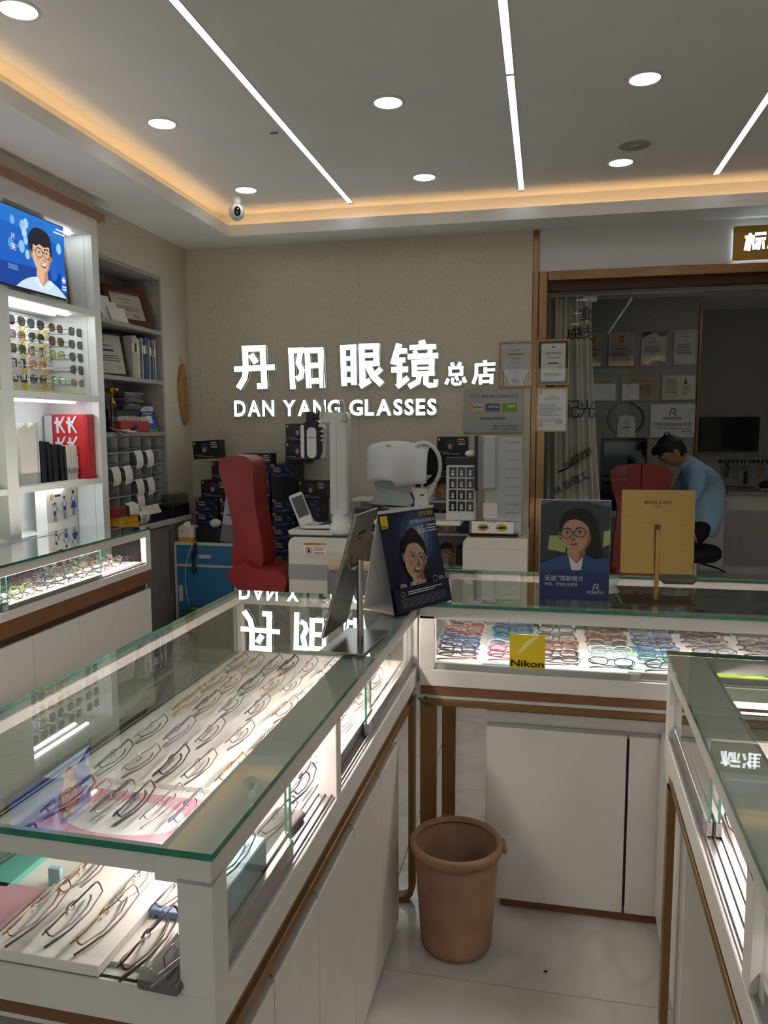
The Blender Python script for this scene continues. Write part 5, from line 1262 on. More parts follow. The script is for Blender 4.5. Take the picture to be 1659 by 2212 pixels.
# brushed metal partner plaque
mp_ = thing('metal_plaque', 'brushed steel plaque with three coloured squares on the greige wall', 'plaque', (-.553, YW, 1.508))
MPW, MPH = .40, .298
pbox('plate', mp_, (0, MPW, -.012, 0, 0, MPH), mat('plaque_steel', '#8f8d86', .35, .75, var=.08, stretch=(1, 1, 40)), .001)
P = Print(-.0122)
P.text('HOYA', .038, .247, .017, INK, 'l', .0, .066); P.lines(.038, .104, .237, .240, 1, INK, 0); P.text('豪雅百城千店战略合作店', .122, .240, .022, INK, 'l', .01, .245)
P.rect(.038, .135, .142, .200, mat('silver_ink', '#b9bcc2', .5)); P.rect(.038, .062, .158, .200, mat('tangerine_ink', '#d08a35', .5)); P.rect(.038, .135, .142, .157, mat('peach_ink', '#d0a468', .5)); P.ring(.050, .176, .008, .008, .003, INKW); P.text('MIYOSMART', .066, .170, .014, INKB, 'l', .02, .065)
P.rect(.148, .245, .142, .201, mat('slate_violet_ink', '#4f4c60', .5)); P.rect(.148, .245, .142, .156, mat('violet_grey_ink', '#77738a', .5)); P.text('AMPLITUDE', .167, .172, .015, INKW, 'l', .02, .07)
P.rect(.264, .361, .143, .203, mat('apple_ink', '#6d9c22', .5)); P.text('REMARK', .300, .174, .016, INKW, 'l', .02, .052)
P.text('南京恒豪丹阳眼镜店', .113, .090, .019, INK, 'l', .01, .172)
P.text('豪雅（上海）光学有限公司', .203, .042, .0135, INK, 'l', .005, .162); P.text('编号：C230609407', .203, .022, .0125, INK, 'l', 0, .162)
P.obj('print', mp_)
# glowing gilt sign on the header
gs = thing('lightbox_sign', 'gold sign box with glowing white characters above the opening', 'sign', (1.14, YB-.001, 2.588))
pbox('panel', gs, (0, 1.1, -.045, -.015, 0, .207), mat('satin_gold', '#a5803c', .3, .85, var=.06), .002)
pbox('halo_strip', gs, (.01, 1.09, -.012, -.004, .01, .197), emis('halo', '#dff0ff', 4.0))
character('标', .058, .186, .052, .164, gs, .050, -.0455); character('准', .196, .312, .052, .164, gs, .050, -.0455)
part('screw', gs, lambda m: [m.cyl((x, -.046, .2), (x, -.046, .215), .006, alum, n=10) for x in (.22,)])

# ================================================================== LENS CARTONS
SY = 5.08                      # front of the stacks
cbody = mat('carton_navy', '#0b1026', .4, var=.15); cblack = mat('carton_black', '#0b0b0d', .4, var=.15)
wave1 = mat('wave_teal', '#2a6a83', .4, var=.15, scale=20); wave2 = mat('wave_blue', '#2c4590', .4, var=.2, scale=20); wave3 = mat('wave_violet', '#4b4a80', .4, var=.2, scale=20)
def d_blue(w, h):
    P = Print(0)
    P.poly([(.004, h*.45), (.015, h*.30), (.05, h*.18), (.085, h*.22), (.12, h*.30), (.13, h*.22), (.10, h*.10), (.05, h*.08), (.012, h*.16)], wave2)
    P.poly([(.06, h*.20), (.095, h*.30), (.125, h*.20), (.09, h*.12)], wave3)
    P.poly([(.095, h*.98), (.105, h*.96), (.112, h*.75), (.135, h*.66), (.142, h*.40), (.150, h*.20), (.138, h*.36), (.130, h*.55), (.112, h*.62), (.100, h*.80)], wave2)
    P.poly([(.108, h*.78), (.135, h*.68), (.14, h*.45), (.128, h*.56), (.114, h*.60)], wave1)
    P.poly([(.004, h*.98), (.028, h*.98), (.024, h*.82), (.018, h*.78), (.004, h*.80)], INKGO)
    P.text('百分用心', .020, h*.62, h*.15, INKW, 'l', .02, .056); P.text('守护星愿', .020, h*.40, h*.16, INKW, 'l', .03, .056)
    P.rect(w-.018, w-.006, h*.10, h*.34, INKB); P.lines(w-.018, w-.006, h*.26, h*.36, 1, INKW, 0); P.lines(w-.03, w-.005, h*.84, h*.95, 2, INKG, .2)
    return P.mb.mesh('print')
def d_black(w, h):
    P = Print(0)
    P.ell(w*.45, h*.60, .030, .034, mat('dim_glow', '#3c4148', .5)); P.rect(.008, .020, h*.80, h*.92, INKY)
    s = h*.36; x, z = w*.42, h*.55
    P.ell(x, z, .0165, .027, mat('dark_hood', '#1c1512', .6)); P.ell(x+.002, z-.006, .0125, .019, SKIN)
    P.ell(x+.006, z-.001, .0018, .0018, INK); P.ell(x-.003, z-.001, .0018, .0018, INK); P.stroke([(x-.004, z-.015), (x+.002, z-.017), (x+.007, z-.015)], .0018, MATS['lip_tone'])
    P.poly([(x-.03, h*.26), (x+.03, h*.26), (x+.018, h*.36), (x-.014, h*.36)], DKSH)
    P.rect(w-.062, w-.022, h*.84, h*.90, INKY); P.lines(w-.072, w-.012, h*.74, h*.80, 1, INKW, 0); P.text('65', w-.06, h*.58, h*.12, INKW); P.lines(w-.043, w-.012, h*.58, h*.69, 3, INKW)
    P.lines(.012, w*.45, h*.20, h*.24, 1, INKW); P.lines(.04, w*.8, h*.11, h*.15, 1, INKW)
    return P.mb.mesh('print')
BWc, BHc, BDc = .172, .0955, .22
blue_body = MB().box(0, BWc, 0, BDc, 0, BHc-.0006, cbody, .001).mesh('carton'); blue_print = d_blue(BWc, BHc)
def blue_box(x, z, lab, dy=0.0):
    r = thing('lens_carton', lab, 'carton', (x, SY+dy, z), 0, 'navy lens cartons stacked by the wall')
    link('carton', blue_body, r); link('print', blue_print, r, (0, -.0002, 0))
BKW_, BKH, BKD = .203, .130, .10
blk_body = MB().box(0, BKW_, 0, BKD, 0, BKH-.0006, cblack, .001).mesh('carton'); blk_print = d_black(BKW_, BKH)
def black_box(x, z, lab, rot=0.0, dy=0.0):
    r = thing('lens_carton', lab, 'carton', (x, SY+dy, z), 0, 'black portrait lens cartons', (0, radians(rot), 0))
    link('carton', blk_body, r); link('print', blk_print, r, (0, -.0002, 0))
def xs(px): return px
COLX = [(-2.455, 11, 'navy lens carton with wave print in the stack behind the blue cabinet'), (-2.265, 11, 'navy lens carton with wave print in the stack behind the red chair'), (-2.055, 13, 'navy lens carton with wave print in the stack beside the red backrest'),
        (-1.875, 11, 'navy lens carton with wave print in the stack left of the instrument column'), (-1.695, 11, 'navy lens carton with wave print in the stack behind the instrument console')]
for x, n, lab in COLX:
    for k in range(n): blue_box(x+random.uniform(-.004, .004), BHc*k+.0005, lab)
T11 = BHc*11+.001; T13 = BHc*13+.001
black_box(-2.405, T11, 'black portrait carton standing on the stack behind the blue cabinet', 0)
black_box(-2.320, T11+BKH+.003, 'black portrait carton on top of another beside the red backrest', 0)
black_box(-2.455, T11+2*BKH+.016, 'black portrait carton balanced at the top by the wall corner', -3)
black_box(-2.07, T13, 'black portrait carton on the tallest navy stack', 0)
dkc = thing('lens_carton', 'plain black carton turned sideways in the navy stack', 'carton', (-1.875, SY, T11)); pbox('carton', dkc, (0, .178, 0, .2, 0, .150), cblack, .001)
r_ = blue_box(-1.878, T11+.1505, 'navy lens carton with wave print on the plain black carton')
dk2 = thing('lens_carton', 'dark lens carton under two portrait cartons behind the test head', 'carton', (-1.805, SY+.10, T11+.1505+BHc+.001)); pbox('carton', dk2, (0, .18, 0, .1, 0, .02), cblack, .001)
black_box(-1.80, T11+.1505+BHc+.022, 'black portrait carton lower of two behind the test head', 0, .10); black_box(-1.795, T11+.1505+BHc+.022+BKH, 'black portrait carton upper of two behind the test head', 0, .10)
black_box(-1.675, T11+.002, 'black portrait carton beside the instrument column', 0)
# shelf rack with cartons to the right of the column
SR = thing('carton_shelf', 'low white metal shelf of cartons behind the instrument tables', 'shelf unit', (0, 0, 0))
for z in (.40, .62, .84, 1.06): pbox('shelf', SR, (-1.30, -.47, 5.05, 5.33, z-.012, z), white2)
for x in (-1.30, -.48): 
    for y in (5.05, 5.32): pbox('leg', SR, (x, x+.01, y, y+.01, 0, 1.06), white2)
brownbox = mat('tan_carton', '#9a7148', .6, var=.08)
def d_man(w, h):
    P = Print(0); portrait(P, w/2, h*.56, h*.66, inks(top=INKG), True, 'short', True, 4, .02); return P.mb.mesh('print')
tan_body = MB().box(0, .13, 0, .1, 0, .165, brownbox, .001).mesh('carton'); tan_print = d_man(.13, .165)
for x, z, lab in ((-1.015, 1.0605, 'tan carton with a smiling man in glasses left of the eye instrument'), (-.715, 1.0605, 'tan carton with a smiling man in glasses right of the eye instrument'), (-.70, .8405, 'tan carton with a smiling man in glasses on the shelf below'), (-.70, .6205, 'tan carton with a smiling man in glasses on the lowest visible shelf')):
    r = thing('lens_carton', lab, 'carton', (x, SY, z), 0, 'tan portrait cartons'); link('carton', tan_body, r); link('print', tan_print, r, (0, -.0002, 0))
black_box(-.700, 1.2265, 'black portrait carton lower one beside the tall white tester', 0); black_box(-.704, 1.2265+BKH, 'black portrait carton upper one beside the tall white tester', 0)
for i, (x, z) in enumerate(((-.86, .8405), (-.86, .9370), (-.57, .6205), (-.57, .8405), (-.86, .6205), (-1.04, .8405), (-1.22, .8405))): 
    if i not in (2, 3): blue_box(x, z, 'navy lens carton with wave print on the white metal shelf')
for x, z in ((-.565, .8405), (-.565, .6205)):
    o = thing('lens_carton', 'small navy carton at the shelf end under the pigeonhole case', 'carton', (x, SY, z), 0, 'small navy cartons'); pbox('carton', o, (0, .08, 0, .2, 0, .12), cbody, .001)

# ================================================================== OPTOMETRY AREA
skirt = mat('warm_white_plastic', '#d6d4c8', .35, var=.02)
# blue drawer cabinet
BLUE = mat('blue_enamel', '#2f6d94', .4, var=.04)
bl = thing('drawer_cabinet', 'blue and cream metal cabinet with a drawer and door by the wall corner', 'cabinet', (-2.495, 4.80, 0))
cream = mat('cream_metal', '#cfc9b8', .45)
pbox('body', bl, (0, .46, .012, .32, 0, .77), cream, .003)
dr_ = pbox('drawer', bl, (.025, .435, 0, .0125, .622, .752), BLUE, .002); pbox('handle', dr_, (.19, .28, -.004, 0, .665, .69), greyw, .001); part('lock', dr_, lambda m: m.cyl((.17, .001, .705), (.17, -.006, .705), .011, blackp))
do_ = pbox('door', bl, (.025, .435, 0, .0125, .03, .602), BLUE, .002); pbox('handle', do_, (.035, .065, -.004, 0, .36, .47), greyw, .001); part('lock', do_, lambda m: m.cyl((.06, .001, .29), (.06, -.006, .29), .01, blackp))
gb = thing('carton', 'dark green printed carton standing before the blue cabinet', 'box', (-2.33, 4.58, 0)); pbox('body', gb, (-.02, .33, 0, .20, 0, .335), mat('dark_green_carton', '#1f3b33', .5, var=.1), .001)
P = Print(0); P.rect(.09, .14, .27, .30, INKW); P.lines(.0, .10, .20, .225, 1, INKW); P.lines(.0, .10, .18, .19, 1, INKG); P.obj('print', gb, (0, -.0003, 0))
P = Print(0); P.poly([(.05, .05), (.22, .08), (.24, .12), (.08, .15)], paper); P.poly([(.0, .03), (.09, .06), (.08, .09), (.0, .08)], mat('orange_print', '#c58a4a', .6)); P.obj('top_print', gb, (0, .19, .3357), (radians(90), 0, 0))
tz = .7702
tb_ = thing('tissue_box', 'white and yellow rounded tissue box on the blue cabinet', 'tissue box', (-2.43, 4.90, tz))
part('base', tb_, lambda m: m.prism(rrect(-.065, .065, -.05, .05, .03, 5), 0, .028, mat('amber_plastic', '#c98d2e', .4), 'z')); part('body', tb_, lambda m: m.prism(rrect(-.063, .063, -.048, .048, .03, 5), .028, .105, skirt, 'z')); part('tissue', tb_, lambda m: m.raw([(-.03, -.02, .105), (.03, -.01, .105), (.0, .02, .105), (.02, .0, .135), (-.02, .01, .13)], [(0, 1, 3, 4), (1, 2, 3), (2, 0, 4, 3)], paper)); part('emblem', tb_, lambda m: m.cyl((-.02, -.048, .07), (-.02, -.051, .07), .009, MATS['amber_plastic'], n=12))
bk = thing('desk_phone', 'black telephone with a white scanner and coiled black cord', 'telephone', (-2.22, 4.92, tz)); part('body', bk, lambda m: m.prism([(-.08, 0), (.08, 0), (.08, .05), (-.08, .10)], -.12, .13, blackp, 'x')); part('scanner', bk, lambda m: m.sphere((.0, -.02, .125), .042, white2, 16, 10, (1, .8, .75))); part('pad', bk, lambda m: m.box(-.105, -.02, -.06, .03, .092, .112, blackp, .003))
part('cord', bk, lambda m: m.tube([(-.11, -.125, .0), (-.115, -.130, -.05), (-.13, -.132, -.09), (-.12, -.132, -.14), (-.135, -.133, -.19), (-.115, -.133, -.21), (-.10, -.132, -.18), (-.12, -.131, -.13), (-.105, -.128, -.06), (-.10, -.122, .0)], .006, blackp, 6))
wc = thing('cable', 'thin white cable hanging down the front of the blue cabinet', 'cable', (-2.36, 4.79, 0)); part('cord', wc, lambda m: m.tube([(.02, .0, .772), (-.01, -.004, .70), (-.04, -.004, .60), (-.045, -.004, .48), (-.03, -.004, .38), (-.02, -.004, .34)], .002, paper, 5))
bcb = thing('cable', 'black cable running down beside the blue cabinet', 'cable', (-2.515, 4.80, 0)); part('cord', bcb, lambda m: m.tube([(.05, .06, .88), (.005, .0, .85), (0, -.01, .7), (.002, -.01, .45), (-.03, -.02, .2), (-.02, -.05, .02)], .004, blackp, 5))
sk = thing('leaflet_stand', 'grey and white leaflet stand leaning behind the red chair', 'leaflet stand', (-2.06, 4.83, tz), 0, None, (radians(-6), radians(7), 0)); pbox('board', sk, (-.10, .05, 0, .004, 0, .33), mat('pale_grey_card', '#b9bcc4', .5)); P = Print(0); P.rect(-.10, .05, 0, .12, INKG); P.lines(-.06, .04, .20, .215, 1, INK, 0); P.lines(-.08, .04, .175, .195, 1, INK, 0); P.obj('print', sk); pbox('foot', sk, (-.09, .05, .0, .08, 0, .004), INKG)
# red examination chair
RCx = thing('exam_chair', 'tall dark red leather examination chair seen from the side', 'chair', (-1.75, 4.62, 0))
def soft(o, w):
    for p in o.data.polygons: p.use_smooth = True
    bv = o.modifiers.new('soft', 'BEVEL'); bv.width = w; bv.segments = 4; bv.limit_method = 'ANGLE'; bv.angle_limit = radians(50)
    wn = o.modifiers.new('shade', 'WEIGHTED_NORMAL'); wn.keep_sharp = True
cb_ = MB()
cb_.prism(smooth([(-.172, .66), (-.188, .75), (-.172, .85), (-.178, .95), (-.207, 1.08), (-.235, 1.20), (-.260, 1.29), (-.250, 1.345), (-.20, 1.374), (-.12, 1.378), (-.06, 1.362), (-.034, 1.32), (-.032, 1.22), (-.026, 1.10), (-.006, .96), (.015, .84), (.022, .70), (-.04, .64)][::-1], 3), -.115, .115, redlea, 'y')
soft(cb_.obj('backrest', RCx), .032)
sb = MB(); sb.prism(smooth([(-.178, .66), (-.172, .60), (-.10, .54), (.02, .515), (.12, .515), (.18, .53), (.203, .60), (.18, .652), (.12, .668), (.05, .668), (-.03, .69), (-.08, .715)], 3), -.20, .20, redlea, 'y')
soft(sb.obj('seat', RCx), .028)
part('pedestal', RCx, lambda m: m.cyl((-.04, 0, .03), (-.04, 0, .535), .06, chrome)); part('base', RCx, lambda m: m.lathe([(0, 0), (.22, 0), (.22, .02), (.09, .05), (0, .05)], greyw, 30, (-.04, 0, 0)))
# refraction unit: white console table
RT = thing('instrument_table', 'white rounded instrument table with a grey band and warning label', 'instrument table', (-1.535, 4.44, 0))
tw = .39
part('body', RT, lambda m: m.prism([(0, .02), (tw, .02), (tw, .885)]+[(.05-.05*sin(radians(a)), .835+.05*cos(radians(a))) for a in range(0, 91, 15)], 0, .42, skirt, 'y'))
pbox('band', RT, (-.001, tw-.002, -.003, .0, .62, .715), mat('grey_band', '#9d9c9a', .5)); pbox('top', RT, (.0, tw, -.004, .42, .8855, .897), mat('green_glass_top', '#24463c', .15), .002)
P = Print(-.0032); P.rect(.10, .245, .775, .850, paper); P.rect(.10, .245, .836, .850, mat('safety_orange', '#d07f35', .5)); P.poly([(.112, .838), (.118, .848), (.124, .838)], INK); P.lines(.13, .21, .840, .847, 1, INK, 0); P.ring(.132, .805, .023, .023, .004, INKR); P.ell(.132, .803, .009, .014, INK); P.stroke([(.116, .821), (.148, .789)], .004, INKR); P.rect(.160, .1605, .778, .834, INK)
P.text('非专业人员', .165, .818, .012, INK, 'l', .01, .072); P.text('请勿操作', .168, .803, .012, INK, 'l', .01, .06); P.lines(.166, .238, .782, .797, 2, INKG); P.obj('warning_label', RT)
part('edge_tray', RT, lambda m: m.prism(rrect(-.005, .30, .897, .925, .012, 4), .02, .30, skirt, 'y'))
# console with tilted screen
CS = thing('control_console', 'white control console with a tilted grey screen on the instrument table', 'console', (-1.47, 4.48, .9255))
part('keyboard', CS, lambda m: m.prism([(0, .012), (.03, .0), (.26, .0), (.30, .022), (.29, .04), (.06, .022), (.02, .03)], 0, .20, white2, 'y')); part('underside', CS, lambda m: m.prism([(.0, .010), (.03, -.0005), (.26, -.0005), (.301, .018), (.28, .012), (.03, .006)], -.002, .0, blackp, 'y'))
SM = Matrix.Translation((.03, .0, .024)) @ Matrix.Rotation(radians(-22), 4, 'Y') @ Matrix.Rotation(radians(24), 4, 'Z')
part('screen_case', CS, lambda m: m.box(-.028, .062, -.006, .012, 0, .205, white2, .008, SM)); part('screen_back', CS, lambda m: m.box(-.026, .060, .012, .020, .004, .20, blackp, .006, SM)); part('display', CS, lambda m: m.box(-.016, .052, -.0075, -.006, .055, .185, mat('lcd_grey', '#55615f', .3, var=.1), 0, SM))
part('keys', CS, lambda m: m.prism([(.11, .031), (.24, .0345), (.25, .037), (.12, .0335)], .02, .17, mat('key_blue', '#35507f', .3), 'y')); part('dial', CS, lambda m: m.cyl((.20, .03, .034), (.20, .03, .048), .022, blackp, n=20))
# column with arm, lamp and test head
IC = thing('instrument_column', 'tall white instrument column carrying an arm with test head and lamp', 'instrument stand', (-1.22, 4.52, .8975))
part('foot', IC, lambda m: m.lathe([(0, 0), (.072, 0), (.076, .02), (.072, .06), (.058, .075), (.055, .13), (0, .13)], white2, 28)); part('pillar', IC, lambda m: m.prism(rrect(-.058, .058, -.05, .05, .02, 4), .13, .735, white2, 'z')); part('slot', IC, lambda m: m.box(-.012, -.008, -.0505, -.049, .16, .72, greyw))
part('arm', IC, lambda m: m.prism(rrect(-.115, .06, .685, .745, .02, 4), -.045, .03, skirt, 'y')); part('arm_end', IC, lambda m: m.box(-.175, -.11, -.03, .02, .70, .74, blackp, .008)); part('joint', IC, lambda m: m.cyl((-.12, -.01, .72), (-.105, -.01, .72), .024, greyw))
part('bolt', IC, lambda m: [m.cyl((x, -.045, z), (x, -.049, z), .004, blackp, n=8) for x in (-.02, .0) for z in (.705, .725)])
part('bracket', IC, lambda m: m.box(-.205, -.160, -.03, .02, .685, .75, mat('navy_metal', '#1d2742', .4), .006)); part('rods', IC, lambda m: [m.cyl((x, -.01, .60), (x, -.01, .69), .004, chrome, n=8) for x in (-.195, -.175)])
part('near_point_rod', IC, lambda m: m.cyl((-.098, -.03, .68), (-.082, -.03, 1.175), .004, chrome, n=8)); part('rod_holder', IC, lambda m: m.sphere((-.095, -.035, .74), .05, greyw, 14, 10, (.28, .25, 1.25))); part('rod_clip', IC, lambda m: m.box(-.125, -.075, -.045, -.02, .655, .675, skirt, .006))
part('gooseneck', IC, lambda m: m.tube([(-.005, -.035, .745), (.0, -.04, .79), (.015, -.045, .82), (.032, -.045, .815), (.04, -.045, .78), (.042, -.045, .735)], .0035, chrome, 6)); part('lamp_shade', IC, lambda m: m.lathe([(.008, .0), (.010, -.02), (.016, -.035), (.026, -.045), (.024, -.044), (0, -.03)], mat('lamp_shade_cream', '#b9b39f', .4), 18, (.042, -.045, .737)))
def head(m, x0, x1, y0, y1, z0, z1, mm): m.prism(rrect(x0, x1, z0, z1, min(x1-x0, z1-z0)*.48, 6), y0, y1, mm, 'y')
part('test_head', IC, lambda m: head(m, -.235, -.105, -.028, .03, .455, .70, blackp)); part('test_head_cover', IC, lambda m: head(m, -.240, -.218, -.034, .034, .47, .67, white2))
fc = part('face_plate', IC, lambda m: head(m, -.200, -.140, -.036, -.026, .468, .655, white2)); part('seam', IC, lambda m: m.box(-.21, -.13, -.0375, -.0355, .590, .5935, blackp)); part('side_knobs', IC, lambda m: [m.cyl((-.112, -.03, z), (-.095, -.03, z), .008, chrome, n=10) for z in (.60, .63, .575)])
part('far_cover', IC, lambda m: head(m, -.125, -.095, -.018, .04, .47, .66, white2))
# auto-refractor on its own table
AT = thing('instrument_table', 'low white side table under the towelled eye instrument', 'table', (-1.135, 4.50, 0))
pbox('top', AT, (0, .655, 0, .46, .965, .99), white2, .006); pbox('leg', AT, (.30, .36, .18, .28, .02, .965), greyw, .004); pbox('foot', AT, (.08, .58, .12, .34, 0, .02), greyw, .006)
AR = thing('eye_instrument', 'grey eye examination instrument draped with a white towel, chin rest in front', 'instrument', (-.86, 4.70, .9902))
mint = mat('grey_green_plastic', '#a9b3ac', .4, var=.03)
part('base', AR, lambda m: m.prism([(-.13, 0), (.12, 0), (.13, .03), (.10, .075), (-.11, .07), (-.16, .04)], -.12, .14, mint, 'y')); part('carriage', AR, lambda m: m.prism([(-.20, .09), (.06, .075), (.08, .11), (.05, .16), (-.12, .19), (-.17, .13)], -.10, .12, mint, 'y')); part('body', AR, lambda m: m.prism([(-.16, .18), (.06, .16), (.10, .24), (.09, .40), (-.02, .445), (-.17, .43), (-.20, .32)], -.09, .13, mint, 'y'))
HM = Matrix.Translation((.145, -.10, .0))
part('hood', AR, lambda m: m.prism([(.105*cos(radians(a)), .325+.135*sin(radians(a))) for a in range(0, 360, 15)], -.02, .14, blackm, 'y', Matrix.Translation((.115, 0, 0)), True))
part('head_ring', AR, lambda m: m.tube([(.135+.105*cos(radians(a)), -.07, .325+.140*sin(radians(a))) for a in range(-42, 223, 12)], .013, white2, 8)); part('yoke', AR, lambda m: [m.tube([(.060, -.07, .225), (.085, -.08, .17), (.115, -.085, .125)], [.014, .022, .03], white2, 8), m.tube([(.210, -.07, .225), (.18, -.08, .17), (.150, -.085, .125)], [.014, .022, .03], white2, 8)])
part('chin_post', AR, lambda m: m.prism([(.085, 0), (.155, 0), (.175, .06), (.165, .19), (.095, .19), (.085, .08)], -.11, -.06, white2, 'y')); part('chin_stem', AR, lambda m: m.cyl((.13, -.085, .19), (.13, -.085, .235), .011, white2)); part('chin_cup', AR, lambda m: m.lathe([(0, .238), (.02, .232), (.04, .25), (.048, .262), (.02, .25), (0, .248)], white2, 20, (.13, -.085, 0), sx=1.15)); part('chin_paper', AR, lambda m: m.box(.085, .185, -.125, -.045, .262, .268, paper, .001)); part('badge', AR, lambda m: m.box(.12, .145, -.1105, -.11, .145, .153, blackp))
# towel
TWL = thing('towel', 'white towel draped over the eye instrument', 'towel', (-.86, 4.70, .9902))
def towel(m):
    vs = []; fs = []; nx, ny = 16, 14
    for i in range(nx+1):
        u = i/nx; x = -.205+.375*u
        for j in range(ny+1):
            v = j/ny; a = radians(-8+205*v)
            hang = 0
            top = .458+.012*sin(u*5)
            # cross-section: down the front, over the top, down behind
            if v < .5:
                t = v/.5; L = (.23 if u < .45 else .27-.06*(u-.45)/.55)
                z = top-L*(1-t)**1.0 if t < .85 else top-L*.15*(1-t)/.15
                y = -.150+.03*sin(u*9+1)*(1-t)+.05*t**3 if t < .85 else -.12+.07*(t-.85)/.15
            else:
                t = (v-.5)/.5; z = top-.20*max(0, t-.35)/.65; y = -.05+.22*min(1, t/.4)+.01*sin(u*7)
            vs.append((x, y, z-.012*(abs(u-.5)*2)**3))
    for i in range(nx):
        for j in range(ny): fs.append((i*(ny+1)+j, (i+1)*(ny+1)+j, (i+1)*(ny+1)+j+1, i*(ny+1)+j+1))
    m.raw(vs, fs, mat('towel_white', '#d9dad6', .9, var=.03, bump=.3, bscale=300), True)
to = part('cloth', TWL, towel); sm_ = to.modifiers.new('thick', 'SOLIDIFY'); sm_.thickness = .005; sm_.offset = 1
P = Print(-.152); P.stroke([(-.08, .452), (-.05, .445)], .006, INKR); P.obj('print', TWL)
bx3 = thing('trial_lens_case', 'stack of flat black cases behind the tilted mirror', 'case', (-1.13, 4.52, .9902)); pbox('case', bx3, (-.005, .20, 0, .16, .036, .066), blackp, .004); pbox('case', bx3, (.02, .21, .01, .16, 0, .035), blackp, .004)
# pigeonhole case of lens holders
PC = thing('lens_cabinet', 'white twelve-window cabinet of black lens holders with a black box on top', 'cabinet', (-.575, 4.55, .9902))
pbox('body', PC, (0, .178, .006, .15, 0, .335), white2, .008)
for i in range(3):
    for j in range(4):
        wn = pbox('window', PC, (.018+.052*i, .062+.052*i, .002, .0065, .06+.068*j, .118+.068*j), blackg, .001)
        part('holder', wn, lambda m: [m.cyl((.040+.052*i, .001, .092+.068*j), (.040+.052*i, .004, .092+.068*j), .009, greyw, n=10), m.box(.032+.052*i, .048+.052*i, .0005, .0018, .068+.068*j, .082+.068*j, white2, 0)])
pbox('drawer', PC, (.014, .164, .002, .0065, .012, .050), white2, .003); part('knob', PC, lambda m: m.cyl((.089, .002, .031), (.089, -.004, .031), .005, alum, n=10))
bk3 = thing('box', 'black flat box on the twelve-window lens cabinet', 'box', (-.585, 4.56, 1.3257)); pbox('body', bk3, (0, .19, 0, .14, 0, .042), blackp, .003)
wl_ = thing('cloth_roll', 'crumpled white paper roll with black marks on the black box', 'paper roll', (-.43, 4.60, 1.3680)); part('paper', wl_, lambda m: m.sphere((0, 0, .022), .035, paper, 12, 8, (1.1, .9, .62)))
# right white unit with tall tester
RU = thing('instrument_table', 'white round-shouldered cabinet table under the tall tester', 'table', (-.463, 4.46, 0))
part('body', RU, lambda m: m.prism([(0, .0), (.375, .0), (.375, .905)]+[(.045-.045*sin(radians(a)), .86+.045*cos(radians(a))) for a in range(0, 91, 15)], 0, .45, skirt, 'y')); pbox('front_seam', RU, (.0, .375, -.001, .0, .838, .841), greyw)
TT = thing('vision_tester', 'tall white ribbed vision tester box with a black screen edge', 'instrument', (-.405, 4.56, .9057))
part('body', TT, lambda m: m.prism(rrect(.06, .278, .0, .585, .018, 4), 0, .20, greyw, 'y')); pbox('front_hood', TT, (.018, .13, -.02, .16, .275, .592), greyw, .012); pbox('screen_edge', TT, (0, .02, -.022, .15, .27, .592), blackp, .002); pbox('felt_strip', TT, (.0205, .05, -.0225, -.019, .28, .588), mat('grey_felt', '#8a8d8f', .95, var=.3, scale=300), 0)
for k in range(10): pbox('vent', TT, (.185, .262, -.002, .0005, .085+.052*k, .087+.052*k), INKG)
pbox('note', TT, (.053, .137, -.003, -.0005, .105, .195), paper); pbox('side_plate', TT, (.272, .284, .04, .16, .20, .43), white2, .002)
GT = thing('lens_display', 'white card with two gold oval lenses on a red and black stand', 'lens display', (-.415, 4.475, .9057))
part('tray', GT, lambda m: m.box(-.01, .268, 0, .07, 0, .012, mat('deep_red_lacquer', '#6a1a1e', .25), .002)); part('tray_rim', GT, lambda m: m.box(-.016, .274, -.004, .074, .012, .022, blackg, .002)); part('card', GT, lambda m: m.box(.0, .245, .022, .026, .022, .09, paper, 0, Matrix.Translation((0, 0, 0))))
P = Print(.0218); 
for x in (.068, .175): P.ell(x, .056, .034, .023, mat('lens_gold', '#b9a12f', .3)); P.poly([(x-.03, .05), (x-.01, .063), (x+.02, .062), (x+.032, .052), (x+.005, .048), (x, .04), (x-.005, .048)], INK)
P.lines(.09, .15, .082, .087, 1, INK); P.obj('print', GT)
# teal round trial glasses and grey stool back
tg_ = thing('carton', 'open black carton under the teal trial frames', 'box', (-.82, 4.82, .0)); pbox('body', tg_, (.0, .26, 0, .2, 0, .60), blackm, .002)
for k, x in enumerate((-.755, -.655)): eyeglasses(x, 4.90, .6005, 0, 8, 'round', 'thick', mat('teal_plastic', '#5fa8a0', .3), 'teal plastic round trial frame standing on the black carton', 'teal trial frames', fold=False, detail=1)
gs_ = thing('stool', 'grey stitched stool with a beige rolled backrest before the instrument table', 'stool', (-1.0, 3.98, 0))
greyf = mat('grey_leatherette', '#6e6c73', .6, var=.06)
pbox('back_pad', gs_, (-.15, .16, -.03, .03, .50, .775), greyf, .012); part('roll', gs_, lambda m: m.cyl((-.14, 0, .80), (.15, 0, .80), .030, mat('beige_roll', '#b7a68b', .5), n=18)); pbox('seat', gs_, (-.18, .18, .03, .38, .44, .50), greyf, .02); part('stem', gs_, lambda m: m.cyl((0, .2, .06), (0, .2, .44), .025, chrome))
for a in range(5): part('leg', gs_, lambda m: [m.tube([(0, .2, .09), (.24*cos(2*pi*a/5), .2+.24*sin(2*pi*a/5), .055)], .014, chrome, 8), m.sphere((.24*cos(2*pi*a/5), .2+.24*sin(2*pi*a/5), .027), .027, blackp, 10, 6)])

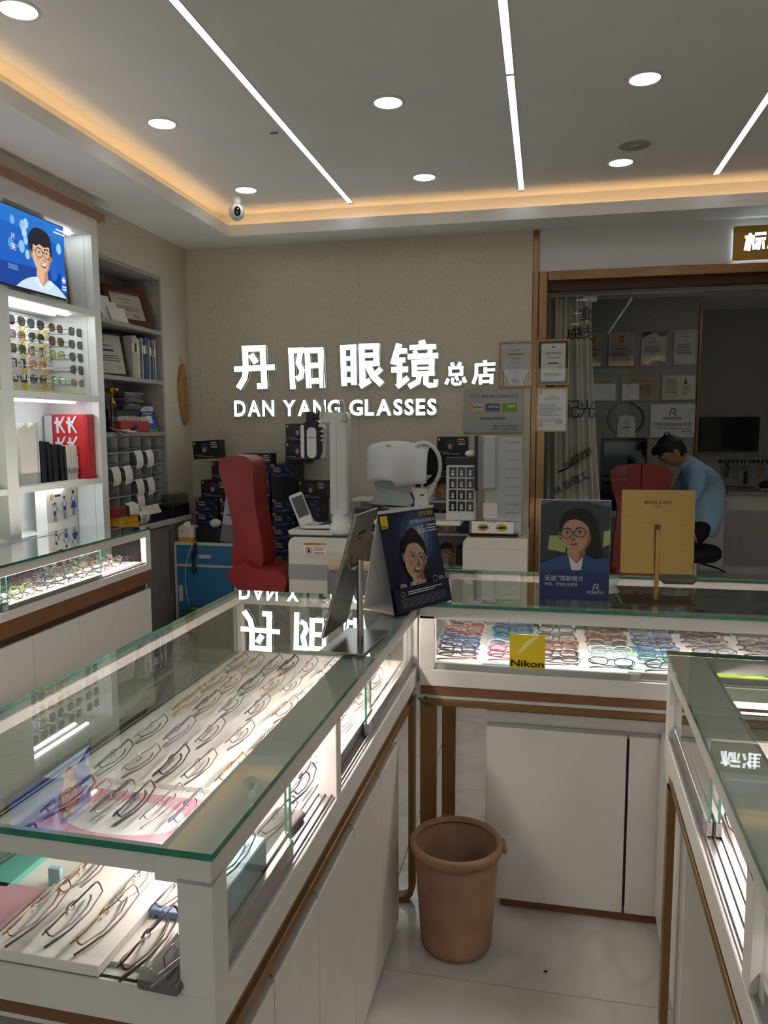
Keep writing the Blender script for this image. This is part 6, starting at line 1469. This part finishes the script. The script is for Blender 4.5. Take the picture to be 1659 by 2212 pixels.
# ================================================================== BACK ROOM
greyw2 = mat('grey_wallpaper', '#a5a19b', .85, var=.08, scale=50, bump=.2, bscale=240)
struct('wall_back_room', MB().box(-.3, 1.47, 8.05, 8.2, 0, 2.9, greyw2))
struct('wall_back_room_deep', MB().box(1.47, XR, 9.02, 9.17, 0, 2.9, greyw2))
struct('wall_back_room_left', MB().box(-.4, -.3, YB+.14, 9.1, 0, 2.9, greyw2))
struct('wall_back_room_return', MB().box(1.40, 1.47, 8.2, 9.1, 0, 2.9, greyw2))
struct('ceiling_back_room', MB().box(-.4, XR, YB+.14, 9.2, 2.80, 2.86, ceilm))
struct('trim_4', MB().box(1.445, 1.475, 8.02, 8.05, 0, 2.72, mat('bronze_trim', '#7a5a40', .35, .6), .002))
# two ceiling panels light the room behind
for x, y in ((1.75, 6.6),):
    r = thing('ceiling_panel_lamp', 'square ceiling lamp in the back room', 'ceiling lamp', (x, y, 2.80)); pbox('frame', r, (-.16, .16, -.16, .16, -.012, 0), rim, .002); pbox('diffuser', r, (-.145, .145, -.145, .145, -.0135, -.012), emis('panel_glow', '#fff8ee', 10.0))
# certificates
BS = 8.05/8.2
def d_med(P, w, a, b):
    P.rect(-w+.01, w-.01, a+.01, b-.01, mat('pinkish_paper', '#d2c3bd', .7)); P.ell(0, b-.07, .025, .025, mat('bronze_ink', '#a8703c', .5)); P.poly([(-.02, b-.05), (-.028, b-.012), (-.006, b-.03), (.006, b-.03), (.028, b-.012), (.02, b-.05)], INKR); P.lines(-w*.7, w*.7, b-.125, b-.115, 1, INKR, .05); P.lines(-w*.5, w*.5, b-.165, b-.145, 1, INKG, .05, .8); P.lines(-w*.75, w*.75, b-.235, b-.185, 4, INKG, .2)
    for s in (-1, 1): P.ring(s*.05, a+.05, .02, .02, .003, INKG)
def d_geo(P, w, a, b):
    t1 = mat('dark_teal_ink', '#33525a', .6); t2 = mat('grey_blue_ink', '#7e8f99', .6)
    P.poly([(-w, b), (-w+.12, b), (-w, b-.06)], t1); P.poly([(w, b), (w-.13, b), (w-.05, b-.05), (w, b-.04)], t2); P.poly([(-w, a), (-w+.07, a), (-w, a+.035)], t1); P.poly([(w, a), (w-.16, a), (w-.08, a+.04), (w, a+.02)], t2); P.poly([(-w+.06, a+.02), (-w+.12, a+.05), (-w+.16, a+.03), (-w+.1, a+.005)], t2)
    P.ring(0, b-.065, .012, .014, .003, INKGO); P.lines(-w*.5, w*.5, b-.11, b-.095, 1, INKGO, .05); P.lines(-w*.7, w*.7, b-.20, b-.13, 5, INKG, .3)
def d_form(P, w, a, b):
    P.stroke([(-w+.01, a+.01), (w-.01, a+.01), (w-.01, b-.01), (-w+.01, b-.01), (-w+.01, a+.01)], .003, INKG); P.lines(-w*.4, w*.4, b-.06, b-.045, 1, INKG, .1); P.text('证书', 0, b-.10, .02, INK, 'c'); P.lines(-w*.75, w*.75, b-.23, b-.12, 7, INKG, .3); P.ring(-.04, a+.055, .022, .022, .002, INKG)
def d_land(P, w, a, b):
    P.text('职业资格证书', 0, b-.045, .022, INK, 'c', 0, .15); P.rect(-w+.04, -w+.075, b-.105, b-.06, INKG)
    for s, x in enumerate((-w*.45, 0, w*.5)): P.lines(x-.03, x+.04, a+.05, b-.07, 5, INKG, .3)
    for x in (-w*.1, w*.6): P.ring(x, a+.035, .016, .016, .003, INKG)
def d_land2(P, w, a, b):
    P.lines(-w*.8, -w*.1, a+.06, b-.03, 8, INKG, .2); P.ell(w*.4, b-.045, .010, .014, INK); P.poly([(w*.4-.02, b-.085), (w*.4+.02, b-.085), (w*.4+.012, b-.06), (w*.4-.012, b-.06)], INK); P.lines(w*.2, w*.7, a+.04, b-.10, 5, INKG, .4); P.ring(-w*.3, a+.045, .02, .02, .003, INKG)
silverf = mat('silver_frame', '#a9a7a2', .35, .7)
tanp = mat('aged_paper', '#c9b992', .75)
def bcert(lab, x0, x1, z0, z1, sheet, fn): cert('certificate', lab, (x0+x1)/2, 8.048, z0, x1-x0, z1-z0, 0, silverf, sheet, fn, 0, .008)
bcert('portrait certificate half hidden by the curtain in the back room', .37, .54, 2.142, 2.475, paper, d_med)
bcert('portrait certificate with a bronze medal in the back room', .602, .850, 2.142, 2.475, paper, d_med)
bcert('portrait certificate with teal corner triangles in the back room', .910, 1.159, 2.142, 2.479, paper, d_geo)
bcert('portrait certificate with grey border by the bronze wall trim', 1.216, 1.440, 2.142, 2.479, paper, d_form)
bcert('landscape tan certificate beside the curtain in the back room', .46, .691, 1.803, 2.036, tanp, d_land)
bcert('landscape tan certificate with photo in the middle of the lower row', .738, 1.075, 1.803, 2.045, tanp, d_land)
bcert('landscape white certificate by the bronze wall trim', 1.119, 1.440, 1.803, 2.052, paper, d_land2)
pr_ = thing('metal_plaque', 'silver partner plaque with a black logo in the back room', 'plaque', (1.02, 8.048, 1.437))
pw_, ph_ = .42, .331
pbox('plate', pr_, (0, pw_, -.012, 0, 0, ph_), mat('silver_plate', '#aeb0b2', .35, .6, var=.1), .001)
P = Print(-.0122); rlogo(P, pw_/2, .215, .075, INK); P.text('RODENSTOCK', pw_/2, .178, .024, INK, 'c', .02, .175); P.text('罗敦司得战略合作店', pw_/2, .112, .034, INK, 'c', 0, .35); P.text('RODENSTOCK Strategic Partner Shop', pw_/2, .082, .016, INK, 'c', .01, .35); P.text('NO.00021', .30, .052, .016, INK, 'l', .01); P.obj('print', pr_)
# wall monitor, tool rail, cabinets at the far right
mo = thing('wall_monitor', 'black flat monitor on the deep wall of the back room', 'monitor', (1.655, 9.0, 1.275)); pbox('case', mo, (0, .61, -.05, 0, 0, .37), blackp, .006); pbox('screen', mo, (.012, .598, -.0515, -.05, .02, .358), blackg); part('logo', mo, lambda m: m.box(.29, .32, -.0512, -.0502, .008, .012, alum))
tr_ = thing('tool_rail', 'black magnetic tool rail on the deep wall', 'tool rail', (1.875, 9.018, 1.147)); pbox('rail', tr_, (0, .75, -.02, 0, 0, .035), blackp, .002)
steelt = mat('tool_steel', '#9a9a98', .25, .9)
for i in range(14):
    x = .045+.042*i; kind = i % 4
    c = [steelt, blackp, steelt, mat('orange_grip', '#c8792a', .4)][kind] if i in (1, 9) or kind != 3 else steelt
    L = .13+.05*random.random()
    o = thing('pliers', 'optician pliers hanging on the magnetic rail' if i not in (1, 9) else ('black handled pliers hanging on the magnetic rail' if i == 1 else 'orange handled tool hanging on the magnetic rail'), 'pliers', (1.875+x, 8.992, 1.147), 0, 'pliers on the magnetic rail')
    hm = blackp if i == 1 else (MATS['orange_grip'] if i == 9 and 'orange_grip' in MATS else steelt)
    part('jaw', o, lambda m: m.cyl((0, 0, .0), (0, 0, .06), .006, steelt, .002, 8)); part('handle', o, lambda m: m.tube([(0, 0, .0), (-.012, 0, -.05), (-.008-.008*(i % 3), 0, -L)], .006, hm, 6)); part('handle', o, lambda m: m.tube([(0, 0, .0), (.012, 0, -.05), (.010, 0, -L*.95)], .006, hm, 6))
ht = thing('screwdriver', 'black barrel heat pen hanging low on the magnetic rail', 'tool', (2.155, 8.98, 1.15)); part('barrel', ht, lambda m: m.cyl((0, 0, -.23), (0, 0, -.10), .020, blackp, n=14)); part('neck', ht, lambda m: m.cyl((0, 0, -.10), (0, 0, .03), .010, steelt, n=12))
bcab = thing('base_cabinet', 'white plain side cabinet beside the drawer cabinet in the back room', 'cabinet', (1.50, 8.50, 0)); pbox('body', bcab, (0, .36, .02, .50, .03, .885), whitew, .002); pbox('door', bcab, (.0, .358, 0, .02, .03, .875), white2, .002); pbox('plinth', bcab, (.0, .36, .03, .45, 0, .03), greyw)
bc2 = thing('base_cabinet', 'white drawer cabinet with worktop under the tool rail', 'cabinet', (1.868, 8.50, 0)); pbox('body', bc2, (0, .9, .02, .49, .0, .835), whitew); pbox('worktop', bc2, (0, .9, -.01, .51, .835, .872), mat('beige_worktop', '#a39c92', .5), .002); pbox('drawer', bc2, (.03, .45, 0, .02, .675, .785), white2, .004); pbox('drawer', bc2, (.455, .87, 0, .02, .675, .785), white2, .004); pbox('door', bc2, (.012, .45, .002, .02, .10, .655), mat('taupe_door', '#b3aca6', .5), .002); pbox('door', bc2, (.455, .89, .002, .02, .10, .655), MATS['taupe_door'], .002)
kc = thing('cable', 'black cable lying along the back room worktop', 'cable', (1.62, 8.86, .887)); part('cord', kc, lambda m: m.tube([(0, 0, .004), (.2, .02, .004), (.3, -.02, .012), (.42, .03, .004), (.6, .0, .004)], .006, blackp, 6))
tc_ = thing('trainer_shoe', 'dark shoe-like bundle lying on the back room worktop', 'bundle', (2.33, 8.75, .8722)); part('bundle', tc_, lambda m: m.sphere((0, 0, .05), .1, blackm, 14, 8, (1, .7, .5))); part('sole', tc_, lambda m: m.box(-.09, .11, -.06, .06, 0, .02, greyw, .006))
# black equipment box, ring device and desk
dsk = thing('work_desk', 'white work desk in the back room behind the second red chair', 'desk', (.30, 6.55, 0)); pbox('top', dsk, (0, .62, 0, .60, .80, .83), white2, .004); pbox('side_panel', dsk, (0, .03, .02, .58, 0, .80), white2); pbox('side_panel', dsk, (.59, .62, .02, .58, 0, .80), white2); pbox('drawer_unit', dsk, (.05, .25, .03, .55, .25, .79), white2, .003)
blm = thing('equipment_box', 'large black equipment box standing on the work desk', 'equipment', (.42, 6.80, .8302)); pbox('body', blm, (.06, .43, 0, .2, 0, .62), blackp, .01); pbox('front_panel', blm, (.075, .415, -.004, .0, .03, .59), blackg, .004)
rg = thing('ring_device', 'grey ring with a white body standing on the black equipment box', 'instrument', (.675, 6.90, 1.4504))
part('ring', rg, lambda m: [m.raw([(r_*cos(2*pi*i/40)*.155, y, .155+.01+r_*sin(2*pi*i/40)*.148) for r_, y in ((1, -.05), (1, .06), (.9, .06), (.9, -.05)) for i in range(40)], [((k % 4)*40+i, (k % 4)*40+(i+1) % 40, ((k+1) % 4)*40+(i+1) % 40, ((k+1) % 4)*40+i) for k in range(4) for i in range(40)], mat('ring_grey', '#6c6e70', .35, .4), True)])
part('body', rg, lambda m: m.prism([(-.07, 0), (.07, 0), (.075, .10), (.06, .18), (.0, .195), (-.06, .18), (-.075, .10)], -.075, .02, white2, 'y')); part('sensor', rg, lambda m: m.prism([(.03*cos(2*pi*i/20), .135+.014*sin(2*pi*i/20)) for i in range(20)], -.078, -.074, greyw, 'y')); part('base', rg, lambda m: m.box(-.08, .08, -.08, .05, -.0, .03, white2, .008)); part('logo', rg, lambda m: m.box(-.03, .03, -.0765, -.0752, .085, .095, INKG))
# second red chair, back towards us
RC2 = thing('exam_chair', 'dark red leather chair with a centre seam, its back turned, in the back room', 'chair', (.672, 5.66, 0))
RC2.scale = (.945, .80, .985)
def chairback(m):
    prof = [(.55, .19), (.75, .185), (.90, .165), (1.0, .165), (1.10, .20), (1.20, .222), (1.255, .218), (1.285, .18), (1.30, .10)]
    for s in (-1, 1):
        pts = [(s*.004, .55)]+[(s*w, z) for z, w in prof]+[(s*.004, 1.305)]
        m.prism(pts if s > 0 else pts[::-1], 0, .09, redlea, 'y')
soft(part('backrest', RC2, chairback), .018)
pbox('seat', RC2, (-.23, .23, .05, .50, .50, .60), redlea, .03); part('lower_back', RC2, lambda m: m.box(-.19, .19, -.01, .06, .30, .58, redlea, .03)); part('pedestal', RC2, lambda m: m.cyl((0, .25, .02), (0, .25, .50), .05, chrome)); part('base', RC2, lambda m: m.lathe([(0, 0), (.25, 0), (.25, .02), (.08, .05), (0, .05)], greyw, 28, (0, .25, 0)))
pp = thing('paper_pad', 'white paper pad on the small table by the seated man', 'paper', (.895, 5.72, 0)); pbox('table_top', pp, (0, .135, 0, .10, 1.02, 1.075), white2, .004); pbox('leg', pp, (.05, .09, .03, .07, 0, 1.02), greyw)
# curtain, full height, gathered, with printed characters
satin = mat('silver_satin', '#d6d0c6', .34, .1, var=.1, scale=6, stretch=(8, 8, .6))
CU = thing('curtain', 'silver satin curtain with black calligraphy hanging beside the opening', 'curtain', (0, 5.60, 0))
def curt(u, v):
    """u across 0..1, v down 0..1"""
    z = 2.44-2.40*v
    x0 = .005+.03*v; x1 = .30+(.20*v**1.4)
    x = x0+(x1-x0)*u
    ph = 2*pi*4.2*u+.8*sin(3*v)
    return (x, .042*sin(ph)*(1-.25*v)+.02*sin(2*pi*2*u+1), z)
cm = MB(); nu, nv = 110, 30
vs = [curt(i/nu, j/nv) for i in range(nu+1) for j in range(nv+1)]
cm.raw(vs, [(i*(nv+1)+j, (i+1)*(nv+1)+j, (i+1)*(nv+1)+j+1, i*(nv+1)+j+1) for i in range(nu) for j in range(nv)], satin, True)
cm.obj('cloth', CU)
pbox('rail', CU, (.0, 2.55, -.01, .02, 2.445, 2.46), alum)
def calli(t, x, z, h, rot=0.0, m=INK):
    v_, f_, w_, h_ = text_mesh(t, 0.0); s = h/h_
    c, d = cos(radians(rot)), sin(radians(rot))
    me = bpy.data.meshes.new('t'); me.from_pydata([(x+a*s*c-b*s*d, 0, z+a*s*d+b*s*c) for a, b in v_], [], f_)
    bm = bmesh.new(); bm.from_mesh(me); bpy.data.meshes.remove(me)
    bmesh.ops.triangulate(bm, faces=bm.faces)
    for _ in range(5):
        le = [e for e in bm.edges if e.calc_length() > .007]
        if not le: break
        bmesh.ops.subdivide_edges(bm, edges=le, cuts=1); bmesh.ops.triangulate(bm, faces=bm.faces)
    out = []
    for q in bm.verts:
        X, Z = q.co.x, q.co.z
        v = (2.44-Z)/2.40; x0 = .005+.03*v; x1 = .30+(.20*v**1.4); u = min(1, max(0, (X-x0)/(x1-x0)))
        out.append((X, curt(u, v)[1]-.006, Z))
    bm.verts.index_update()
    MB().raw(out, [[w.index for w in fc_.verts] for fc_ in bm.faces], m).obj('calligraphy', CU); bm.free()
for t, x, z, h, r in (('室', .22, 2.285, .085, 0), ('线', .21, 2.15, .10, 0), ('成', .135, 2.15, .09, 0), ('配', .105, 1.61, .125, 0), ('光', .225, 1.61, .118, 0), ('一', .10, 1.22, .012, 28), ('的', .15, 1.245, .055, 28), ('视', .20, 1.275, .06, 28), ('觉', .245, 1.305, .06, 28), ('舒', .29, 1.335, .055, 28), ('镜', .08, 1.06, .055, 28), ('致', .15, 1.10, .06, 28), ('做', .205, 1.13, .06, 28), ('工', .26, 1.165, .05, 28)):
    calli(t, x, z, h, r, NAVY if h > .11 else INK)
gd = thing('door_guide', 'small white plastic clip at the top of the curtain', 'clip', (.24, 5.56, 2.40)); pbox('clip', gd, (0, .09, -.03, .02, 0, .038), white2, .003)
gp = MB().slab(.002, .55, YB+.07, YB+.078, .02, 2.46, glassy('partition_glass', '#f6f7f6', .25), GLASSE, 1).obj('glass_panel'); tag(gp, 'tall clear glass partition panel in the brass opening', 'glass panel')

# ------------------------------------------------------------------ the seated man
skin_m = mat('skin', '#b98a6c', .5, var=.05, scale=20); hair_m = mat('black_hair', '#0d0b0b', .55, var=.2, scale=80, bump=.4, bscale=400); shirt_m = mat('light_blue_shirt', '#8fb0cf', .8, var=.07, scale=14, bump=.2, bscale=40); trous_m = mat('black_trousers', '#0c0c0f', .8, var=.1)
def skinned(name, joints, edges, m, parent, sub=2, root=0):
    me = bpy.data.meshes.new(name); me.from_pydata([j[:3] for j in joints], edges, [])
    o = bpy.data.objects.new(name, me); COL.objects.link(o)
    md = o.modifiers.new('skin', 'SKIN'); md.use_smooth_shade = True
    sv = me.skin_vertices[0].data
    for i, j in enumerate(joints): sv[i].radius = (j[3], j[4] if len(j) > 4 else j[3]); sv[i].use_root = (i == root)
    o.modifiers.new('sub', 'SUBSURF').levels = sub; o.modifiers['sub'].render_levels = sub
    bpy.context.view_layer.update()
    me2 = bpy.data.meshes.new_from_object(o.evaluated_get(bpy.context.evaluated_depsgraph_get()))
    bpy.data.objects.remove(o); bpy.data.meshes.remove(me)
    me2.materials.clear(); me2.materials.append(m)
    for p in me2.polygons: p.use_smooth = True
    return link(name, me2, parent)
MX, MY = 1.155, 6.22
MAN = thing('person', 'seated man in a light blue shirt bent over his work, black hair and glasses', 'person', (MX, MY, 0))
# body: local origin below the hips; facing -x
J = [(.0, 0, .73, .115, .11), (.03, 0, .86, .112, .13), (.055, 0, .98, .12, .15), (.03, 0, 1.10, .115, .155), (-.03, 0, 1.20, .095, .14), (-.075, 0, 1.265, .055, .06), (-.125, 0, 1.315, .052, .052),
     (-.03, -.17, 1.19, .062), (-.06, -.235, 1.06, .05), (-.12, -.25, .965, .042), (-.24, -.20, 1.02, .036), (-.345, -.14, 1.09, .028),
     (-.03, .17, 1.19, .062), (-.08, .235, 1.06, .05), (-.16, .25, .97, .042), (-.27, .20, 1.03, .036), (-.36, .12, 1.09, .028),
     (-.05, -.10, .71, .080), (-.25, -.12, .72, .08), (-.46, -.13, .70, .065), (-.46, -.13, .45, .055), (-.44, -.13, .12, .042), (-.45, -.13, .055, .04), (-.58, -.13, .045, .035),
     (-.05, .10, .71, .080), (-.25, .12, .72, .08), (-.46, .13, .70, .065), (-.46, .13, .45, .055), (-.44, .13, .12, .042), (-.45, .13, .055, .04), (-.58, .13, .045, .035)]
Eg = [(0, 1), (1, 2), (2, 3), (3, 4), (4, 5), (5, 6), (4, 7), (7, 8), (8, 9), (9, 10), (10, 11), (4, 12), (12, 13), (13, 14), (14, 15), (15, 16), (0, 17), (17, 18), (18, 19), (19, 20), (20, 21), (21, 22), (22, 23), (0, 24), (24, 25), (25, 26), (26, 27), (27, 28), (28, 29), (29, 30)]
HC = Vector((-.195, 0, 1.355)); HR = Matrix.Translation(HC) @ Matrix.Rotation(radians(-32), 4, 'Y')
body = skinned('body', J, Eg, skin_m, MAN)
# the head joins the neck of the same mesh: add its shaped surface to the body mesh
def head_mesh():
    mb = MB(); n, k = 28, 20; vs = []; fs = []
    for j in range(k+1):
        t = pi*j/k
        for i in range(n):
            a = 2*pi*i/n; x = cos(a)*sin(t); y = sin(a)*sin(t); z = -cos(t)
            X, Y, Z = .098*x, .078*y, .122*z
            if z < -.1: X *= 1-.20*(-z-.1); Y *= 1-.35*(-z-.1)
            if x < -.75 and abs(y) < .5: 
                X -= .010*(1-abs(y)*2)*(1 if -.45 < z < .12 else 0)*(1-abs(z+.18)*1.6)      # nose bridge and tip
            vs.append((X, Y, Z))
    for j in range(k): fs += [(j*n+i, j*n+(i+1) % n, (j+1)*n+(i+1) % n, (j+1)*n+i) for i in range(n)]
    mb.raw(vs, fs, skin_m, True, HR)
    mb.sphere((-.104, 0, -.03), .018, skin_m, 10, 8, (.8, .8, 1.4), HR)
    for s in (-1, 1):
        mb.sphere((.012, s*.079, -.018), .032, skin_m, 12, 8, (.62, .32, 1.0), HR)
    return mb
hm_ = head_mesh()
tmp = hm_.mesh('head'); bmx = bmesh.new(); bmx.from_mesh(body.data); bmx.from_mesh(tmp); bmx.to_mesh(body.data); bmx.free()
for p in body.data.polygons: p.use_smooth = True; p.material_index = 0
bpy.data.meshes.remove(tmp)
def eyesf(m):
    for s in (-1, 1):
        m.sphere((-.083, s*.032, .0), .012, INKW, 10, 6, (.6, 1, .6), HR); m.sphere((-.089, s*.032, .0), .006, INK, 8, 6, (.6, 1, 1), HR); m.box(-.096, -.088, s*.032-.018, s*.032+.018, .018, .024, hair_m, .002, HR)
    m.box(-.091, -.083, -.022, .022, -.076, -.070, mat('lips', '#8f4f45', .5), .002, HR)
part('face_details', MAN, eyesf)
def hairf(m):
    n, k = 28, 14; vs = []; fs = []
    for j in range(k+1):
        t = radians(118)*(1-j/k)
        for i in range(n):
            a = 2*pi*i/n; x = cos(a)*sin(t); y = sin(a)*sin(t); z = cos(t)
            # fringe in front stops at the brow, sides shaved short over the ears, nape lower
            lim = .28 if x < -.35 else (.02 if x < .2 else -.42)
            zz = max(z, lim-.06*abs(sin(7*a)))
            sc = sqrt(max(0, 1-zz*zz))/max(1e-6, sqrt(max(1e-9, 1-z*z))) if abs(z) < .999 else 1
            th_ = 1.10 if z > .3 else 1.045
            front = 1.10 if (x < -.4 and z > .1) else 1.0
            vs.append((.098*th_*front*x*sc, .078*th_*y*sc, .122*(1.12 if zz > .5 else 1.05)*zz+.004*sin(11*a+5*t)))
    for j in range(k): fs += [(j*n+i, j*n+(i+1) % n, (j+1)*n+(i+1) % n, (j+1)*n+i) for i in range(n)]
    m.raw(vs, fs, hair_m, True, HR)
    m.tube([(.005, .01, .128), (.022, .0, .150), (.042, -.005, .150), (.05, -.01, .128), (.045, -.01, .11)], [.006, .0055, .005, .0055, .006], hair_m, 6, M=HR)
    m.tube([(-.06, -.06, .095), (-.10, -.03, .085), (-.118, .0, .060), (-.112, .03, .07), (-.07, .06, .095)], [.012, .02, .022, .02, .012], hair_m, 8, M=HR)
part('hair', MAN, hairf)
# shirt: same joints, a little fuller, ending at wrists and waist
SJ2 = [(.0, 0, .70, .165, .165), (.012, 0, .79, .158, .168), (.048, 0, .90, .148, .168), (.065, 0, .99, .132, .165), (.035, 0, 1.10, .125, .168), (-.025, 0, 1.20, .106, .15), (-.068, 0, 1.262, .064, .07)]
arms = [(-.03, -.175, 1.19, .074), (-.06, -.24, 1.06, .063), (-.12, -.252, .962, .055), (-.235, -.205, 1.015, .046), (-.03, .175, 1.19, .074), (-.08, .24, 1.06, .063), (-.16, .252, .967, .055), (-.265, .205, 1.025, .046)]
skinned('shirt', SJ2+arms, [(0, 1), (1, 2), (2, 3), (3, 4), (4, 5), (5, 6), (5, 7), (7, 8), (8, 9), (9, 10), (5, 11), (11, 12), (12, 13), (13, 14)], shirt_m, MAN)
part('collar', MAN, lambda m: m.lathe([(.080, -.055), (.068, -.02), (.055, .012), (.058, .022), (.070, -.006), (.078, -.035)], shirt_m, 20, (0, 0, 0), Matrix.Translation((-.088, 0, 1.272)) @ Matrix.Rotation(radians(-38), 4, 'Y')))
TJ = [(.01, 0, .715, .165, .165), (.02, 0, .85, .136, .152)]+[(x, y, z, r+.024) for x, y, z, r in ((-.05, -.10, .715, .092), J[18], J[19], J[20])]+[(-.44, -.13, .14, .058)]+[(x, y, z, r+.024) for x, y, z, r in ((-.05, .10, .715, .092), J[25], J[26], J[27])]+[(-.44, .13, .14, .058)]
skinned('trousers', TJ, [(0, 1), (0, 2), (2, 3), (3, 4), (4, 5), (5, 6), (0, 7), (7, 8), (8, 9), (9, 10), (10, 11)], trous_m, MAN)
for s in (-1, 1): part('shoe', MAN, lambda m: m.prism(rrect(-.66, -.39, 0.0, .09, .03, 4), s*.13-.05, s*.13+.05, blackp, 'y'))
def hand(s, wrist, d):
    m = MB(); w = Vector(wrist); d = Vector(d).normalized(); side = Vector((0, s, 0)); up = d.cross(side).normalized()
    if up.z < 0: up = -up
    m.sphere(tuple(w+d*.045), .04, skin_m, 12, 8, (1.0, .95, .45))
    for i, (o_, L) in enumerate(((-.028, .07), (-.010, .08), (.009, .075), (.027, .06))):
        b = w+d*.075+side*o_; m.tube([b, b+d*L*.45+up*.006, b+d*L*.75-up*.008, b+d*L*.85-up*.028], [.0095, .009, .008, .006], skin_m, 7)
    b = w+d*.02-side*.032; m.tube([b, b-side*.02+d*.025, b-side*.018+d*.055-up*.008], [.011, .0095, .007], skin_m, 7)
    return m
hb = bmesh.new(); hb.from_mesh(body.data)
for s, wr, d in ((-1, (-.345, -.14, 1.09), (-.9, .25, .1)), (1, (-.36, .12, 1.09), (-.9, -.2, .1))):
    t_ = hand(s, wr, d).mesh('hand'); hb.from_mesh(t_); bpy.data.meshes.remove(t_)
hb.to_mesh(body.data); hb.free()
for p in body.data.polygons: p.use_smooth = True; p.material_index = 0
wg = eyeglasses(0, 0, 0, 0, 0, 'rect', 'wire', fmat('silver'), 'thin silver spectacles worn by the seated man', None, fold=False, detail=1, on_surface=False)
wg.matrix_world = Matrix.Translation((MX, MY, 0)) @ HR @ Matrix.Translation((-.108, 0, .0)) @ Matrix.Rotation(radians(-90), 4, 'Z') @ Matrix.Scale(1.13, 4)
stl = thing('stool', 'black round stool under the seated man', 'stool', (MX, MY, 0))
part('seat', stl, lambda m: m.lathe([(0, .52), (.16, .52), (.19, .55), (.19, .60), (.16, .63), (0, .635)], blackm, 28)); part('stem', stl, lambda m: m.cyl((0, 0, .10), (0, 0, .52), .03, chrome))
for a in range(5): part('leg', stl, lambda m: [m.tube([(0, 0, .12), (.26*cos(2*pi*a/5+.3), .26*sin(2*pi*a/5+.3), .065)], .016, blackp, 8), m.sphere((.26*cos(2*pi*a/5+.3), .26*sin(2*pi*a/5+.3), .028), .028, blackp, 10, 6)])
part('lever', stl, lambda m: m.tube([(.03, -.02, .50), (.16, -.10, .47), (.2, -.13, .45)], .008, blackp, 6))
